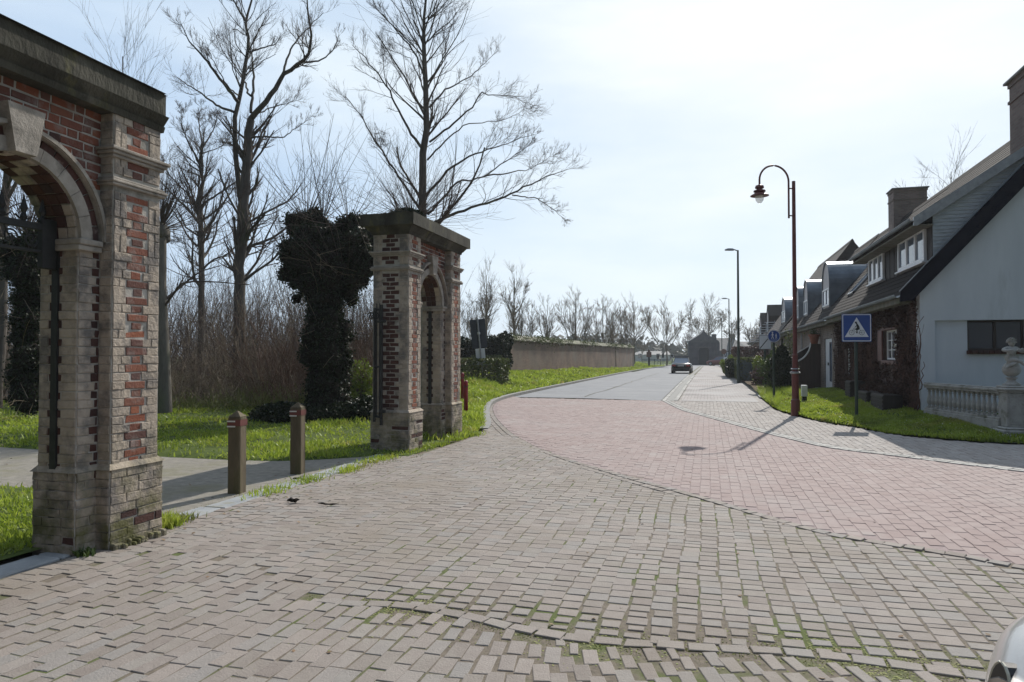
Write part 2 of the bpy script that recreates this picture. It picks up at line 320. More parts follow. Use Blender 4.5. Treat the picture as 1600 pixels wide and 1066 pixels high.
K = dict(
 sett=mat('grey_setts', [(0.194, 0.168, 0.149), (0.291, 0.264, 0.235)], scale=14, bump=.8, bscale=75, bdist=.008, island=[(0.175, 0.142, 0.124), (0.245, 0.210, 0.190), (0.214, 0.181, 0.160), (0.279, 0.237, 0.211), (0.220, 0.206, 0.196), (0.257, 0.228, 0.201), (0.187, 0.156, 0.135)], imix=.66, rough=.8, spec=.22,
   patch=((0.283, 0.258, 0.226), .7, .56, .74), patch2=((0.201, 0.168, 0.135), .45, .5, .7), coords='World'),
 pink=mat('red_paving_bricks', [(0.226, 0.169, 0.159), (0.285, 0.225, 0.211)], scale=10, bump=.3, bscale=60, bdist=.004, island=[(0.215, 0.154, 0.143), (0.273, 0.209, 0.195), (0.235, 0.174, 0.164), (0.296, 0.236, 0.221), (0.234, 0.180, 0.169)], imix=.55, rough=.8, spec=.2,
   patch=((0.308, 0.272, 0.256), .8, .55, .75), patch2=((0.271, 0.231, 0.219), .35, .5, .72), coords='World'),
 walk=mat('pale_paving_bricks', [(0.230, 0.204, 0.188), (0.328, 0.300, 0.279)], scale=10, bump=.3, bscale=60, bdist=.004, island=[(0.230, 0.198, 0.182), (0.328, 0.300, 0.279), (0.279, 0.246, 0.224), (0.364, 0.336, 0.315)], imix=.6, rough=.85, spec=.2,
   patch=((0.376, 0.348, 0.328), .8, .55, .75), coords='World'),
 joint=mat('sandy_joints', [(0.097, 0.079, 0.061), (0.184, 0.151, 0.114)], scale=25, bump=.6, bscale=120, patch=(MOSS, 1.3, .48, .60), coords='World', rough=.95),
 jointpale=mat('pale_joints', [(0.223, 0.173, 0.164), (0.303, 0.240, 0.232)], scale=25, bump=.3, bscale=120, patch=((0.189, 0.156, 0.124), 1.3, .55, .7), coords='World', rough=.95),
 asphalt=mat('asphalt', [(0.176, 0.179, 0.191), (0.215, 0.218, 0.227)], scale=1.2, detail=8, bump=.4, bscale=200, bdist=.004, coords='World', rough=.85, spec=.2, patch=((0.234, 0.234, 0.238), .4, .5, .7)),
 concrete=mat('pale_concrete', [(0.160, 0.156, 0.148), (0.232, 0.228, 0.216)], scale=4, bump=.4, bscale=70, rough=.85, patch=((0.120, 0.120, 0.080), 3, .58, .75)),
 bluestone=mat('blue_grey_stone', [(.20, .21, .22), (.31, .32, .325)], scale=5, bump=.4, bscale=60, rough=.8, patch=((.17, .16, .11), 2.5, .55, .7)),
 gravel=mat('gravel_path', [(0.156, 0.142, 0.118), (0.264, 0.240, 0.204)], scale=9, detail=10, bump=.8, bscale=110, bdist=.012, coords='World', rough=.95, patch=((0.168, 0.156, 0.096), .9, .52, .68)),
 soil=mat('lawn_soil', [(.045, .065, .015), (.09, .115, .03)], scale=6, bump=.6, bscale=50, coords='World', rough=1, spec=.1),
 field=mat('far_fields', [(.05, .085, .02), (.10, .12, .045)], scale=.05, bump=0, coords='World', rough=1, spec=.1),
 litter=mat('leaf_litter', [(.055, .04, .028), (.12, .085, .055)], scale=5, bump=.8, bscale=40, coords='World', rough=1, spec=.1),
 grass=mat('grass_blades', [(0.205, 0.284, 0.026), (0.362, 0.440, 0.052)], scale=.9, bump=0, island=[(0.157, 0.241, 0.026), (0.299, 0.383, 0.039), (0.425, 0.483, 0.078), (0.220, 0.312, 0.032)], imix=.6, trans=.45, patch=((0.363, 0.284, 0.110), 1.1, .54, .74), patch2=((0.121, 0.164, 0.030), .5, .5, .7), rough=.5, coords='World'),
 straw=mat('dry_grass', [(.22, .17, .07), (.12, .16, .03)], scale=2, bump=0, island=[(.25, .19, .09), (.10, .17, .02), (.17, .2, .05)], imix=.6, trans=.3, rough=.7),
 daisy=mat('daisies', [(.75, .74, .66)], bump=0, rough=.8),
 bark=mat('bark', [(.055, .045, .038), (.125, .11, .095)], scale=6, stretch=(1, 1, .25), bump=.9, bscale=18, bdist=.03, rough=.95, spec=.2, patch=((.09, .11, .05), 1.6, .55, .72)),
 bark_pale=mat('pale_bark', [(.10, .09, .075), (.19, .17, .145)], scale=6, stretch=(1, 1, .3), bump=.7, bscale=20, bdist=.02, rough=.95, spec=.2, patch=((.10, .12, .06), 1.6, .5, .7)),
 twig=mat('twigs', [(0.066, 0.048, 0.042), (0.132, 0.102, 0.084)], scale=2, bump=0, rough=.9, spec=.2),
 twig_red=mat('reddish_twigs', [(.10, .055, .04), (.17, .11, .08)], scale=1.2, bump=0, rough=.85, spec=.25),
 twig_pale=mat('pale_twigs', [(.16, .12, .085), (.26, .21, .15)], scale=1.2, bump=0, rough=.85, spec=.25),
 ivy=mat('ivy_leaves', [(0.006, 0.011, 0.004), (0.018, 0.029, 0.008)], scale=2, bump=0, island=[(0.006, 0.010, 0.004), (0.016, 0.027, 0.008), (0.028, 0.040, 0.010)], imix=.6, rough=.5, spec=.25, trans=.12),
 ivy_core=mat('ivy_stems', [(.012, .010, .008), (.03, .024, .018)], scale=7, bump=1, bscale=12, bdist=.06, rough=1, spec=.1),
 shrub=mat('shrub_leaves', [(.03, .055, .012), (.07, .11, .02)], scale=3, bump=0, island=[(.03, .05, .012), (.07, .115, .02), (.11, .16, .03)], imix=.6, rough=.55, trans=.25),
 yellow_shrub=mat('yellow_green_leaves', [(.20, .24, .03), (.10, .15, .02)], scale=3, bump=0, island=[(.22, .25, .03), (.10, .16, .02)], imix=.6, rough=.55, trans=.3),
 purple=mat('purple_leaves', [(.07, .035, .035), (.12, .06, .055)], scale=3, bump=0, island=[(.06, .03, .03), (.13, .08, .06)], imix=.6, rough=.6, trans=.2),
 hedge=mat('hedge_leaves', [(0.041, 0.061, 0.016), (0.095, 0.121, 0.027)], scale=3, bump=0, island=[(0.034, 0.054, 0.014), (0.108, 0.135, 0.034), (0.135, 0.115, 0.054)], imix=.6, rough=.6, trans=.2),
 vine=mat('creeper', [(.030, .014, .011), (.065, .030, .022)], scale=3, bump=0, island=[(.025, .012, .010), (.075, .032, .024), (.045, .024, .018)], imix=.6, rough=.8, trans=.1),
 vinestem=mat('creeper_stems', [(.07, .035, .028), (.15, .08, .06)], scale=5, bump=.3, rough=.9),
 brick=mat('old_bricks', [(0.106, 0.044, 0.032), (0.224, 0.084, 0.052)], scale=9, bump=.8, bscale=45, bdist=.012, island=[(0.075, 0.044, 0.040), (0.181, 0.064, 0.040), (0.265, 0.087, 0.048), (0.117, 0.051, 0.040), (0.308, 0.108, 0.055), (0.090, 0.059, 0.055), (0.212, 0.074, 0.048)], imix=.72, rough=.9, spec=.25,
   patch=((0.255, 0.212, 0.190), 5.5, .52, .74)),
 darkbrick=mat('dark_bricks', [(0.044, 0.025, 0.021), (0.094, 0.042, 0.032)], scale=9, bump=.8, bscale=45, bdist=.012, island=[(0.044, 0.029, 0.028), (0.088, 0.037, 0.028), (0.062, 0.037, 0.033)], imix=.6, rough=.9, spec=.25, patch=((0.325, 0.252, 0.209), 5, .63, .8)),
 stone=mat('old_sandstone', [(0.293, 0.241, 0.191), (0.459, 0.387, 0.319)], scale=5, bump=1.0, bscale=24, bdist=.022, island=[(0.319, 0.264, 0.208), (0.484, 0.405, 0.325), (0.407, 0.341, 0.272), (0.446, 0.375, 0.307)], imix=.45, rough=.92, spec=.2,
   patch=((0.165, 0.147, 0.133), 4.2, .46, .62), patch2=((0.109, 0.105, 0.041), 3.5, .42, .62, .1, 1.1)),
 dstone=mat('blackened_stone', [(0.030, 0.028, 0.022), (0.083, 0.078, 0.060)], scale=4, bump=1, bscale=30, bdist=.02, stretch=(0.811, 0.790, 0.410), rough=.95, spec=.2, patch=((0.127, 0.118, 0.049), 3.2, .57, .7), patch2=((0.141, 0.129, 0.101), 2.2, .56, .72)),
 gstone=mat('grey_stone', [(0.215, 0.190, 0.160), (0.387, 0.344, 0.297)], scale=6, bump=.8, bscale=40, bdist=.01, rough=.92, spec=.2, patch=((0.118, 0.107, 0.091), 5, .54, .72)),
 mortar=mat('lime_mortar', [(0.300, 0.276, 0.240), (0.432, 0.402, 0.360)], scale=10, bump=.8, bscale=60, rough=.95, patch=((0.156, 0.144, 0.120), 4, .52, .7)),
 iron=mat('black_iron', [(.012, .013, .013), (.03, .028, .026)], scale=8, bump=.4, bscale=50, rough=.6, spec=.4),
 post=mat('weathered_post', [(0.081, 0.061, 0.036), (0.162, 0.127, 0.079)], scale=7, stretch=(0.950, 0.820, 0.216), bump=.9, bscale=35, bdist=.01, rough=.9, patch=((0.057, 0.057, 0.014), 3, .5, .68)),
 redpaint=mat('dull_red_paint', [(0.102, 0.027, 0.023), (0.153, 0.045, 0.038)], scale=6, bump=.2, rough=.6, patch=((0.085, 0.045, 0.036), 6, .6, .75)),
 whitepaint=mat('white_paint', [(.42, .42, .40), (.60, .60, .58)], scale=6, bump=.1, rough=.5, spec=.4),
 lampred=mat('oxide_red_paint', [(0.094, 0.021, 0.019), (0.150, 0.033, 0.028)], scale=4, bump=.15, rough=.45, spec=.5),
 lampgreen=mat('dark_green_paint', [(.018, .035, .028), (.03, .05, .04)], scale=4, bump=.1, rough=.45, spec=.5),
 galv=mat('galvanised_steel', [(.24, .25, .26), (.38, .39, .40)], scale=8, bump=.1, rough=.45, metal=.6),
 darkback=mat('dark_sign_back', [(.012, .018, .028), (.025, .032, .045)], scale=3, bump=.05, rough=.5),
 lightback=mat('pale_sign_back', [(.55, .56, .58), (.68, .69, .70)], scale=4, bump=.05, rough=.5),
 signblue=mat('sign_blue', [(.008, .045, .22), (.012, .06, .27)], scale=3, bump=.02, rough=.35, spec=.5),
 signwhite=mat('sign_white', [(.62, .64, .68), (.72, .74, .77)], scale=3, bump=0, rough=.35, spec=.5),
 signblack=mat('sign_black', [(.012, .012, .014)], bump=0, rough=.4),
 white_render=mat('white_render', [(0.513, 0.552, 0.592), (0.611, 0.650, 0.683)], scale=1.6, detail=9, stretch=(1.018, 1.040, 0.235), bump=.25, bscale=90, rough=.9, patch=((0.367, 0.393, 0.403), 1.1, .60, .8)),
 wframe=mat('white_frame', [(.66, .68, .70), (.8, .8, .8)], scale=2, bump=.05, rough=.4),
 dframe=mat('dark_brown_frame', [(.022, .014, .012), (.04, .026, .02)], scale=4, bump=.1, rough=.5),
 rframe=mat('red_brown_frame', [(.10, .045, .038), (.16, .075, .06)], scale=4, bump=.1, rough=.6),
 tile=mat('roof_tiles', [(0.011, 0.008, 0.008), (0.024, 0.017, 0.017)], scale=7, bump=.6, bscale=16, bdist=.02, rough=.9, spec=.15, wave=(3.6, 'Y', .6, .3), patch=((0.028, 0.024, 0.021), 1.5, .58, .76)),
 tile2=mat('brown_roof_tiles', [(0.022, 0.016, 0.014), (0.044, 0.031, 0.027)], scale=6, bump=.6, bscale=16, bdist=.02, rough=.8, wave=(3.6, 'Y', .6, .3)),
 slate=mat('slate_cladding', [(0.270, 0.313, 0.336), (0.432, 0.479, 0.504)], scale=3, bump=.4, bscale=40, rough=.65, stretch=(1.800, 1.740, 6.720)),
 dwood=mat('dark_boards', [(.016, .012, .011), (.035, .025, .022)], scale=3, stretch=(6, 6, .5), bump=.4, rough=.7),
 barge=mat('blue_black_bargeboard', [(0.005, 0.006, 0.013), (0.009, 0.010, 0.020)], scale=3, bump=.15, rough=.9, spec=.1),
 zinc=mat('zinc', [(.10, .12, .145), (.19, .22, .25)], scale=2.2, bump=.2, bscale=8, rough=.5, metal=.5, spec=.5),
 panel=mat('pale_panel', [(.46, .42, .42), (.56, .52, .51)], scale=3, bump=.05, rough=.7),
 terra=mat('terracotta', [(.22, .075, .045), (.32, .12, .07)], scale=6, bump=.2, rough=.8),
 cabinet=mat('grey_cabinet', [(.075, .10, .11), (.11, .14, .15)], scale=3, bump=.05, rough=.5),
 bal=mat('cast_stone', [(.26, .255, .235), (.42, .41, .385)], scale=8, bump=.5, bscale=50, rough=.85, patch=((.11, .11, .075), 4, .5, .68)),
 wood=mat('grey_wood', [(.10, .095, .075), (.19, .175, .14)], scale=5, stretch=(1, 1, .3), bump=.5, rough=.9, patch=((.08, .09, .04), 3, .5, .7)),
 glass=glass('window_glass', (.03, .035, .045)), skyglass=glass('sky_reflection_glass', (.12, .16, .22), .02), lampglass=glass('lamp_glass', (.55, .55, .5), .1),  # skyglass has the sky's reflection put into its base tint
 carblack=mat('black_car_paint', [(.010, .010, .014)], bump=0, rough=.25, spec=.6, coat=.5), carred=mat('red_car_paint', [(.16, .035, .035)], bump=0, rough=.3, coat=.5),
 silver=mat('silver_car_paint', [(.40, .39, .385), (.43, .42, .415)], scale=80, bump=0, rough=.32, metal=.55, coat=.8), rubber=mat('tyre_rubber', [(.012, .012, .012)], bump=.1, rough=.9),
 taillight=mat('red_lamp_lens', [(.35, .015, .015)], bump=0, rough=.15, spec=.7), chrome=mat('chrome', [(.6, .6, .6)], bump=0, rough=.12, metal=1),
 black=mat('black_plastic', [(.012, .012, .013)], bump=.05, rough=.45), plate=mat('number_plate', [(.55, .55, .52)], bump=0, rough=.5), vanwhite=mat('van_paint', [(.5, .52, .54)], bump=0, rough=.35),
 chapel=mat('dark_blue_stone', [(0.048, 0.053, 0.066), (0.096, 0.101, 0.122)], scale=1.2, bump=.6, bscale=8, bdist=.03, rough=.9), door_dark=mat('dark_door', [(0.019, 0.024, 0.036)], bump=.1, rough=.7),
 greyroof=mat('grey_slate_roof', [(.06, .065, .075), (.10, .105, .115)], scale=2, bump=.4, bscale=10, rough=.7),
 yellow=mat('yellow_plastic', [(.5, .42, .03)], bump=0, rough=.5), blueplastic=mat('blue_plastic', [(.03, .06, .25)], bump=0, rough=.5),
)
K['facade_brick'] = brickmat('pale_house_brick', (.21, .165, .14), (.29, .23, .195), (.30, .27, .24), .22, .075, 'yz')
K['facade_brick_x'] = brickmat('pale_house_brick_end', (.21, .165, .14), (.29, .23, .195), (.30, .27, .24), .22, .075, 'xz')
K['chim'] = brickmat('chimney_brick', (.19, .13, .115), (.27, .195, .175), (.22, .20, .18), .22, .075, 'yz'); K['chimx'] = brickmat('chimney_brick_end', (.19, .13, .115), (.27, .195, .175), (.22, .20, .18), .22, .075, 'xz')
K['oldwall'] = brickmat('old_garden_wall_brick', (.14, .078, .055), (.22, .14, .10), (.25, .21, .17), .21, .07, 'yz', big=((.19, .155, .125), .5, .48, .70), bias=-.1)
K['pinkfar'] = brickmat('far_pink_bricks', (.26, .235, .23), (.30, .28, .272), (.21, .19, .185), .5, .12, 'yx', bump=.1, big=((.30, .285, .28), .3, .45, .65))
K['walkfar'] = brickmat('far_walk_bricks', (.23, .21, .195), (.28, .26, .24), (.17, .155, .14), .22, .11, 'yx', bump=.2, big=((.30, .28, .265), .3, .45, .65))
# ------------------------------------------------------------------ ground
def structure(o, name=None): o['kind'] = 'structure'; return o
def sheet(name, poly, z, m, kind='structure', **kw):
    mb = MB(); mb.add([(x, y, z) for x, y in poly], [list(range(len(poly)))]); o = mb.build(name, m); o['kind'] = kind
    # face up
    if o.data.polygons[0].normal.z < 0: o.data.flip_normals()
    return o
sheet('ground', [(-900, -60), (900, -60), (900, 2500), (-900, 2500)], -0.12, K['field'])
G2 = lambda l, z=0: [at(a, b, z) for a, b in l]
C1 = smooth_line(G2([(800, 619), (782, 624), (771, 635), (774, 650), (790, 668), (808, 682), (830, 694), (855, 705), (905, 722), (955, 736), (1000, 749), (1060, 765), (1100, 776), (1200, 805), (1300, 832), (1400, 850), (1500, 866), (1600, 884)]) + [(3.1, 5.95), (4.5, 5.4), (7.0, 4.6)], 5)
AB = smooth_line([(-5.2, 2.6)] + G2([(0, 935), (120, 890), (260, 862), (400, 884), (500, 935), (620, 945), (720, 960), (860, 990), (1050, 1008), (1250, 1020), (1450, 1045), (1600, 1066)]) + [(3.2, 3.7), (7, 3.2)], 4)
C2 = smooth_line([(-1.5, 25.6)] + G2([(1065, 640), (1100, 650), (1180, 672), (1240, 687), (1300, 700), (1420, 715), (1600, 737)]) + [(7, 9.2)], 5)
LE = smooth_line([(-4.62, 10.4), (-4.56, 11.6), (-4.50, 13.0), (-4.80, 15.2), (-5.55, 17.6), (-6.3, 20.0), (-6.95, 22.6), (-7.33, 25.6), (-7.45, 29.5), (-7.5, 40), (-7.5, 60), (-7.2, 80), (-6.2, 104), (-5.6, 118)], 5)
LR = smooth_line([(1.7, 118), (1.8, 90), (2.0, 60), (2.2, 45), (2.2, 36), (1.95, 29), (1.93, 24.5), (1.96, 21.8), (2.32, 19.7), (2.8, 17.9), (3.18, 17.2), (3.66, 15.8), (4.37, 15.1), (5.15, 14.75), (7.5, 14.4)], 5)
STRIP = smooth_line([(-5.02, 2.0), (-5.04, 4.2), (-5.02, 5.9), (-4.98, 7.5), (-5.0, 9.2), (-5.02, 10.6)], 4)
far_l = [p for p in LE if p[1] > 25.5]
# bedding of the setts: one sheet from behind the camera to the far end
bed = [(-5.1, -6), (9, -6), (9, 9)] + [(7.4, 14.4)] + LR[::-1][1:] + LE[::-1] + [(-5.1, 10.4)]
ZN = lambda x, y: vnoise(x, y, 1.3, 5)
sheet('paving_bed', [(-5.4, -6)] + bed[1:-1] + [(-5.4, 10.4)], -0.03, K['joint'])
sheet('verge_soil', [(-5.0, -3), (-4.9, 10.3)] + [(p[0] + .25, p[1]) for p in LE if p[1] < 29] + [(-9, 29), (-30, 29), (-30, -3)], -0.045, K['soil'])
def pave(name, inside, x0, x1, y0, y1, bw, bl, gap, mt, zt=0., jit=.005, cham=.005, stag='rand', warp=None, tilt=.004, rotj=.02, seed=1, zamp=.006, lenj=.08, extra=None, kind='structure'):
    r = np.random.default_rng(seed)
    nc = int((x1 - x0) / bw) + 1; nr = int((y1 - y0) / bl) + 2
    ci = np.arange(nc); L = bl * (1 + r.normal(0, lenj, (nc, nr))); Yc = np.cumsum(L, 1) - L / 2
    if stag == 'half': off = (ci % 2) * .5 * bl + r.normal(0, .04, nc) * bl
    else: off = (ci % 2) * .5 * bl + r.uniform(-.2, .2, nc) * bl
    Yc = Yc + y0 - bl + off[:, None]; W = bw * (1 + r.normal(0, .03, (nc, nr)))
    Xc = x0 + (ci[:, None] + .5) * bw + 0 * Yc
    x, y, l, wd = Xc.ravel(), Yc.ravel(), L.ravel(), W.ravel()
    ang = r.normal(0, rotj, x.shape)
    if warp is not None:
        dx, da = warp(x, y); x = x + dx; ang = ang + da
    x = x + r.normal(0, jit, x.shape)
    k = inside(x, y); x, y, l, wd, ang = x[k], y[k], l[k], wd[k], ang[k]
    n = len(x)
    if extra is not None: # (x,y) -> additional gap
        g = gap + extra(x, y)
    else: g = np.full(n, gap)
    g = g * r.uniform(.6, 1.5, n)
    hu = np.maximum((wd - g) / 2, .02); hv = np.maximum((l - g) / 2, .02)
    z = zt + zamp * vnoise(x, y, 1.3, 5) + r.normal(0, .0009, n)
    U = np.stack([np.cos(ang), np.sin(ang), r.normal(0, tilt, n)], 1); V_ = np.stack([-np.sin(ang), np.cos(ang), r.normal(0, tilt, n)], 1)
    Wd = nrm(np.cross(U, V_))
    V, Q = chamf(np.stack([x, y, z], 1), U, V_, Wd, hu, hv, .035, cham, jit=.0024, r=r)
    mb = MB(); mb.add(V, Q); o = mb.build(name, mt, smooth=False); o['kind'] = kind; return o
def border(line, off, bw, bl, seed, z=0.002):
    """row of setts laid along a line; returns vertices, quads"""
    r = np.random.default_rng(seed); P = np.array(line, float); s = np.concatenate(([0], np.cumsum(np.hypot(*np.diff(P, axis=0).T))))
    t = np.arange(bl / 2, s[-1], bl); x = np.interp(t, s, P[:, 0]); y = np.interp(t, s, P[:, 1])
    dx = np.gradient(x); dy = np.gradient(y); h = np.hypot(dx, dy); dx /= h; dy /= h; nx, ny = -dy, dx
    n = len(t); C = np.stack([x + nx * off, y + ny * off, z + .008 * vnoise(x, y, 1.3, 5) * (y < 8) + r.normal(0, .0015, n)], 1)
    U = np.stack([dx, dy, r.normal(0, .01, n)], 1); V_ = np.stack([nx, ny, r.normal(0, .01, n)], 1)
    return chamf(C, U, V_, nrm(np.cross(U, V_)), (bl - .010) / 2 * r.uniform(.93, 1, n), (bw - .010) / 2, .03, .004, jit=.004, r=r)
poly_plaza = [(-4.93, -6), (9, -6), (9, 4.2)] + C1[::-1] + [p for p in LE if p[1] < 25.2][::-1] + [(-4.85, 10.3)]
polyB = [(-5.0, -6), (9, -6), (9, 3.0)] + AB[::-1]
cl1 = C1
def inA(x, y): return inpoly(x, y, poly_plaza) & ~inpoly(x, y, polyB) & (polydist(x, y, C1) > .12) & (polydist(x, y, AB) > np.where(x < -2.3, .0, .05)) & (polydist(x, y, LE[:40]) > .05)
def inB(x, y): return inpoly(x, y, poly_plaza) & inpoly(x, y, polyB) & (polydist(x, y, AB) > np.where(x < -2.3, .0, .06))
def warpA(x, y):
    return .05 * vnoise(x, y, .5, 2) + .02 * vnoise(x, y, 1.6, 9), .03 * vnoise(x, y, .5, 4)
def warpB(x, y):
    b = np.clip((x + 1.6) / 1.2, 0, 1); b = b * b * (3 - 2 * b); c = np.clip((x - .6) / 1.2, 0, 1)
    a = b * (1 - .55 * c) * .30
    return .05 * vnoise(x, y, .6, 3) + .0 * x, a + .05 * vnoise(x, y, .9, 6)
moss = lambda x, y: .034 * np.exp(-(polydist(x, y, [p for p in AB if p[0] > -1.9]) / .40) ** 2) + .003 * (x > -1)
pave('cobbled_square', inA, -8, 9, -6, 28, .142, .128, .005, K['sett'], warp=warpA, seed=3, extra=moss, lenj=.12, cham=.004)
pave('old_brick_paving', inB, -5.1, 9, -3, 5.2, .104, .205, .0065, K['sett'], warp=warpB, seed=4, extra=moss, stag='half', lenj=.05, cham=.004, rotj=.035, zamp=.009)
mb = MB(); mb.add(*border([p for p in AB if p[0] > -2.6], 0, .11, .17, 5)); mb.add(*border(C1, -.07, .12, .15, 6, .006)); mb.add(*border(C1[:60], -.2, .12, .15, 16, .003))
mb.build('border_setts', K['sett'])['kind'] = 'structure'
poly_pink = C1 + [(9, 4.2), (9, 8.7)] + C2[::-1] + [(-6.9, 25.9)]
inP = lambda x, y: inpoly(x, y, poly_pink) & (polydist(x, y, C1) > .06) & (polydist(x, y, C2) > .12)
sheet('pink_bed', [(p[0], p[1]) for p in poly_pink], -0.0025, K['jointpale'])
pave('red_brick_junction', inP, -8, 9, 4, 27, .118, .235, .0045, K['pink'], seed=8, zt=.002, zamp=.0006, jit=.002, tilt=.004, rotj=.008, lenj=.03, cham=.005, stag='half')
# kerb groove along the edge: thin dark gap is left open between border and bricks
# grey strip of setts between red bricks and pavement
mb = MB(); mb.add(*border(C2, 0, .12, .2, 9, .012)); mb.add(*border(C2, .13, .12, .2, 10, .012))
G = [(-1.5, 25.6), (-1.52, 40), (-1.46, 60), (-1.2, 90), (-.98, 114)]
mb.add(*border(G[:3], 0, .14, .3, 12, .012)); mb.add(*border(G[:3], -.42, .14, .3, 13, .012))
mb.build('gutter_setts', mat('gutter_stone', [(.25, .24, .225), (.33, .32, .30)], scale=9, bump=.3, bscale=60, island=[(.23, .22, .205), (.34, .33, .31)], coords='World'))['kind'] = 'structure'
sheet('asphalt_road', [(p[0] + .10, p[1]) for p in far_l] + [(-.9, 125)] + [(p[0] - .1, p[1]) for p in G[::-1]] + [(-1.55, 25.55), (-3.2, 26.05), (-4.8, 26.35), (-6.3, 26.4), (-7.2, 26.3)], -.002, K['asphalt'])
sheet('concrete_gutter', [(p[0] + .07, p[1]) for p in G] + [(p[0] + .36, p[1]) for p in G[::-1]], .002, K['concrete'])
# pavement on the right
poly_walk = C2 + [(9, 9.0), (9, 14.2), (7.4, 14.4)] + LR[::-1] + [(-.6, 118)] + [(p[0] + .5, p[1]) for p in G[::-1]]
inW = lambda x, y: inpoly(x, y, poly_walk) & (polydist(x, y, C2) > .24)
sheet('pavement', poly_walk, -.006, K['walkfar'])
pave('pavement_bricks', inW, -2, 9, 9, 27, .115, .225, .007, K['walk'], seed=18, zt=.001, zamp=.001, stag='half', cham=.005, tilt=.006)
sheet('pink_pavement_far', [(-.9, 25.6), (1.7, 25.6), (1.7, 30), (1.95, 36), (1.9, 60), (1.6, 90), (1.4, 118), (-.5, 118), (-.7, 90), (-.95, 60), (-1.0, 40)], .008, K['pinkfar'])
# far cross road and square in front of the gatehouse
sheet('far_road', [(-40, 112), (45, 112), (45, 126), (-40, 126)], .004, K['asphalt'])
# kerb on the left
def ribbon(line, o0, o1, z0, z1, mb=None):
    mb = mb or MB(); P = np.array(line, float); d = np.gradient(P, axis=0); d /= np.hypot(*d.T)[:, None]; nx = np.stack([-d[:, 1], d[:, 0]], 1)
    A = P + nx * o0; B = P + nx * o1; n = len(P); V = []
    z1 = np.broadcast_to(z1, n)
    for i in range(n): V += [(*A[i], z0), (*A[i], z1[i]), (*B[i], z1[i]), (*B[i], z0)]
    Fc = []
    for i in range(n - 1):
        a, b = i * 4, i * 4 + 4
        Fc += [[a, b, b + 1, a + 1], [a + 1, b + 1, b + 2, a + 2], [a + 2, b + 2, b + 3, a + 3]]
    return mb.add(V, Fc)
kl = [p for p in LE if p[1] > 14.5]
ribbon(kl, -.07, .12, -.1, np.array([.012 + .088 * min(1, max(0, (p[1] - 14.5) / 8)) for p in kl])).build('left_kerb', K['concrete'])['kind'] = 'structure'
kr = [p for p in LR if p[1] > 27]
ribbon(kr, -.05, .06, -.1, .045).build('right_kerb', K['concrete'])['kind'] = 'structure'
# threshold stones of the gateway
r_ = np.random.default_rng(3); mb = MB()
yy = 2.4
while yy < 10.2:
    ln = r_.uniform(.8, 1.3); x = np.interp(yy + ln / 2, [p[1] for p in STRIP], [p[0] for p in STRIP])
    mb.bbox(x - .14, x + .12, yy, yy + ln - .012, -.05, .012 + r_.uniform(-.003, .004), .012); yy += ln
mb.build('threshold_stones', K['bluestone'])['kind'] = 'structure'
# path through the gateway
PU = [(-26, 10.2), (-11.8, 9.5), (-8.5, 9.3), (-6.5, 9.35), (-5.7, 9.75), (-5.1, 10.3)]
PL = [(-5.1, 5.5), (-5.7, 5.9), (-7.0, 6.4), (-8.4, 6.7), (-26, 6.6)]
path = smooth_line(PU, 4) + smooth_line(PL, 4)
def hleft(x, y):
    """height of the ground left of the road"""
    bank = np.clip((np.abs(x + 7.5)) / 3.4, 0, 1); bank = bank * bank * (3 - 2 * bank)
    far = np.clip((y - 20) / 12, 0, 1)
    z = .03 + .03 * vnoise(x, y, .8, 3) + .55 * bank * far * (x < -7.4)
    e = np.minimum(polydist(x, y, LE), 1); kb = .085 * np.clip((y - 15) / 7, 0, 1); z = kb + (z + .02 - kb) * np.clip(e / .7, 0, 1)
    ip = inpoly(x, y, path); dp = polydist(x, y, path + path[:1])
    return np.where(ip, -.06 - 0 * x, np.minimum(z, .012 + dp * .15))
def hright(x, y):
    d = polydist(x, y, LR); h = .30 * np.clip(d / 2.3, 0, 1)
    near = np.clip((y - 14) / 3, 0.7, 1)
    return .03 + h * near + .015 * vnoise(x, y, 1.2, 8)
def terrain(name, poly, hf, step, m, bb):
    xs = np.arange(bb[0], bb[1] + step, step); ys = np.arange(bb[2], bb[3] + step, step); X, Y = np.meshgrid(xs, ys); Z = hf(X.ravel(), Y.ravel())
    inn = inpoly(X.ravel(), Y.ravel(), poly) | (polydist(X.ravel(), Y.ravel(), list(poly) + [poly[0]]) < step * .45)
    nx = len(xs); ny = len(ys); a = (np.arange(ny - 1)[:, None] * nx + np.arange(nx - 1)[None]).ravel()
    Q = np.stack([a, a + 1, a + nx + 1, a + nx], 1); k = inn[Q].all(1)
    mb = MB(); mb.add(np.stack([X.ravel(), Y.ravel(), Z], 1), Q[k]); o = mb.build(name, m, smooth=True); o['kind'] = 'structure'; return o
LAWN = [(-5.2, -2), (-5.25, 10.4)] + [(p[0] - .05, p[1]) for p in LE if p[1] < 60] + [(-7.5, 62), (-32, 62), (-32, -2)]
sheet('gateway_path', path, .0, K['gravel'])
terrain('lawn_left', LAWN, hleft, .2, K['soil'], (-32, -4.4, -2, 60))
terrain('verge_left', [(p[0] - .05, p[1]) for p in LE if p[1] > 59] + [(-30, 118), (-30, 59)], hleft, 1.0, K['soil'], (-30, -5, 59, 118))
RL = [(p[0] + .05, p[1]) for p in LR if p[1] < 30] + [(7.5, 15.5), (6.0, 18.4), (4.9, 18.5), (4.9, 30), (2, 30)]
terrain('lawn_right', RL, hright, .15, K['soil'], (1.7, 7.6, 14, 30.2))
sheet('house_forecourt', [(5.2, 14.9), (20, 13.5), (20, 18.5), (4.9, 18.5), (4.4, 18.0)], .05, K['soil'])
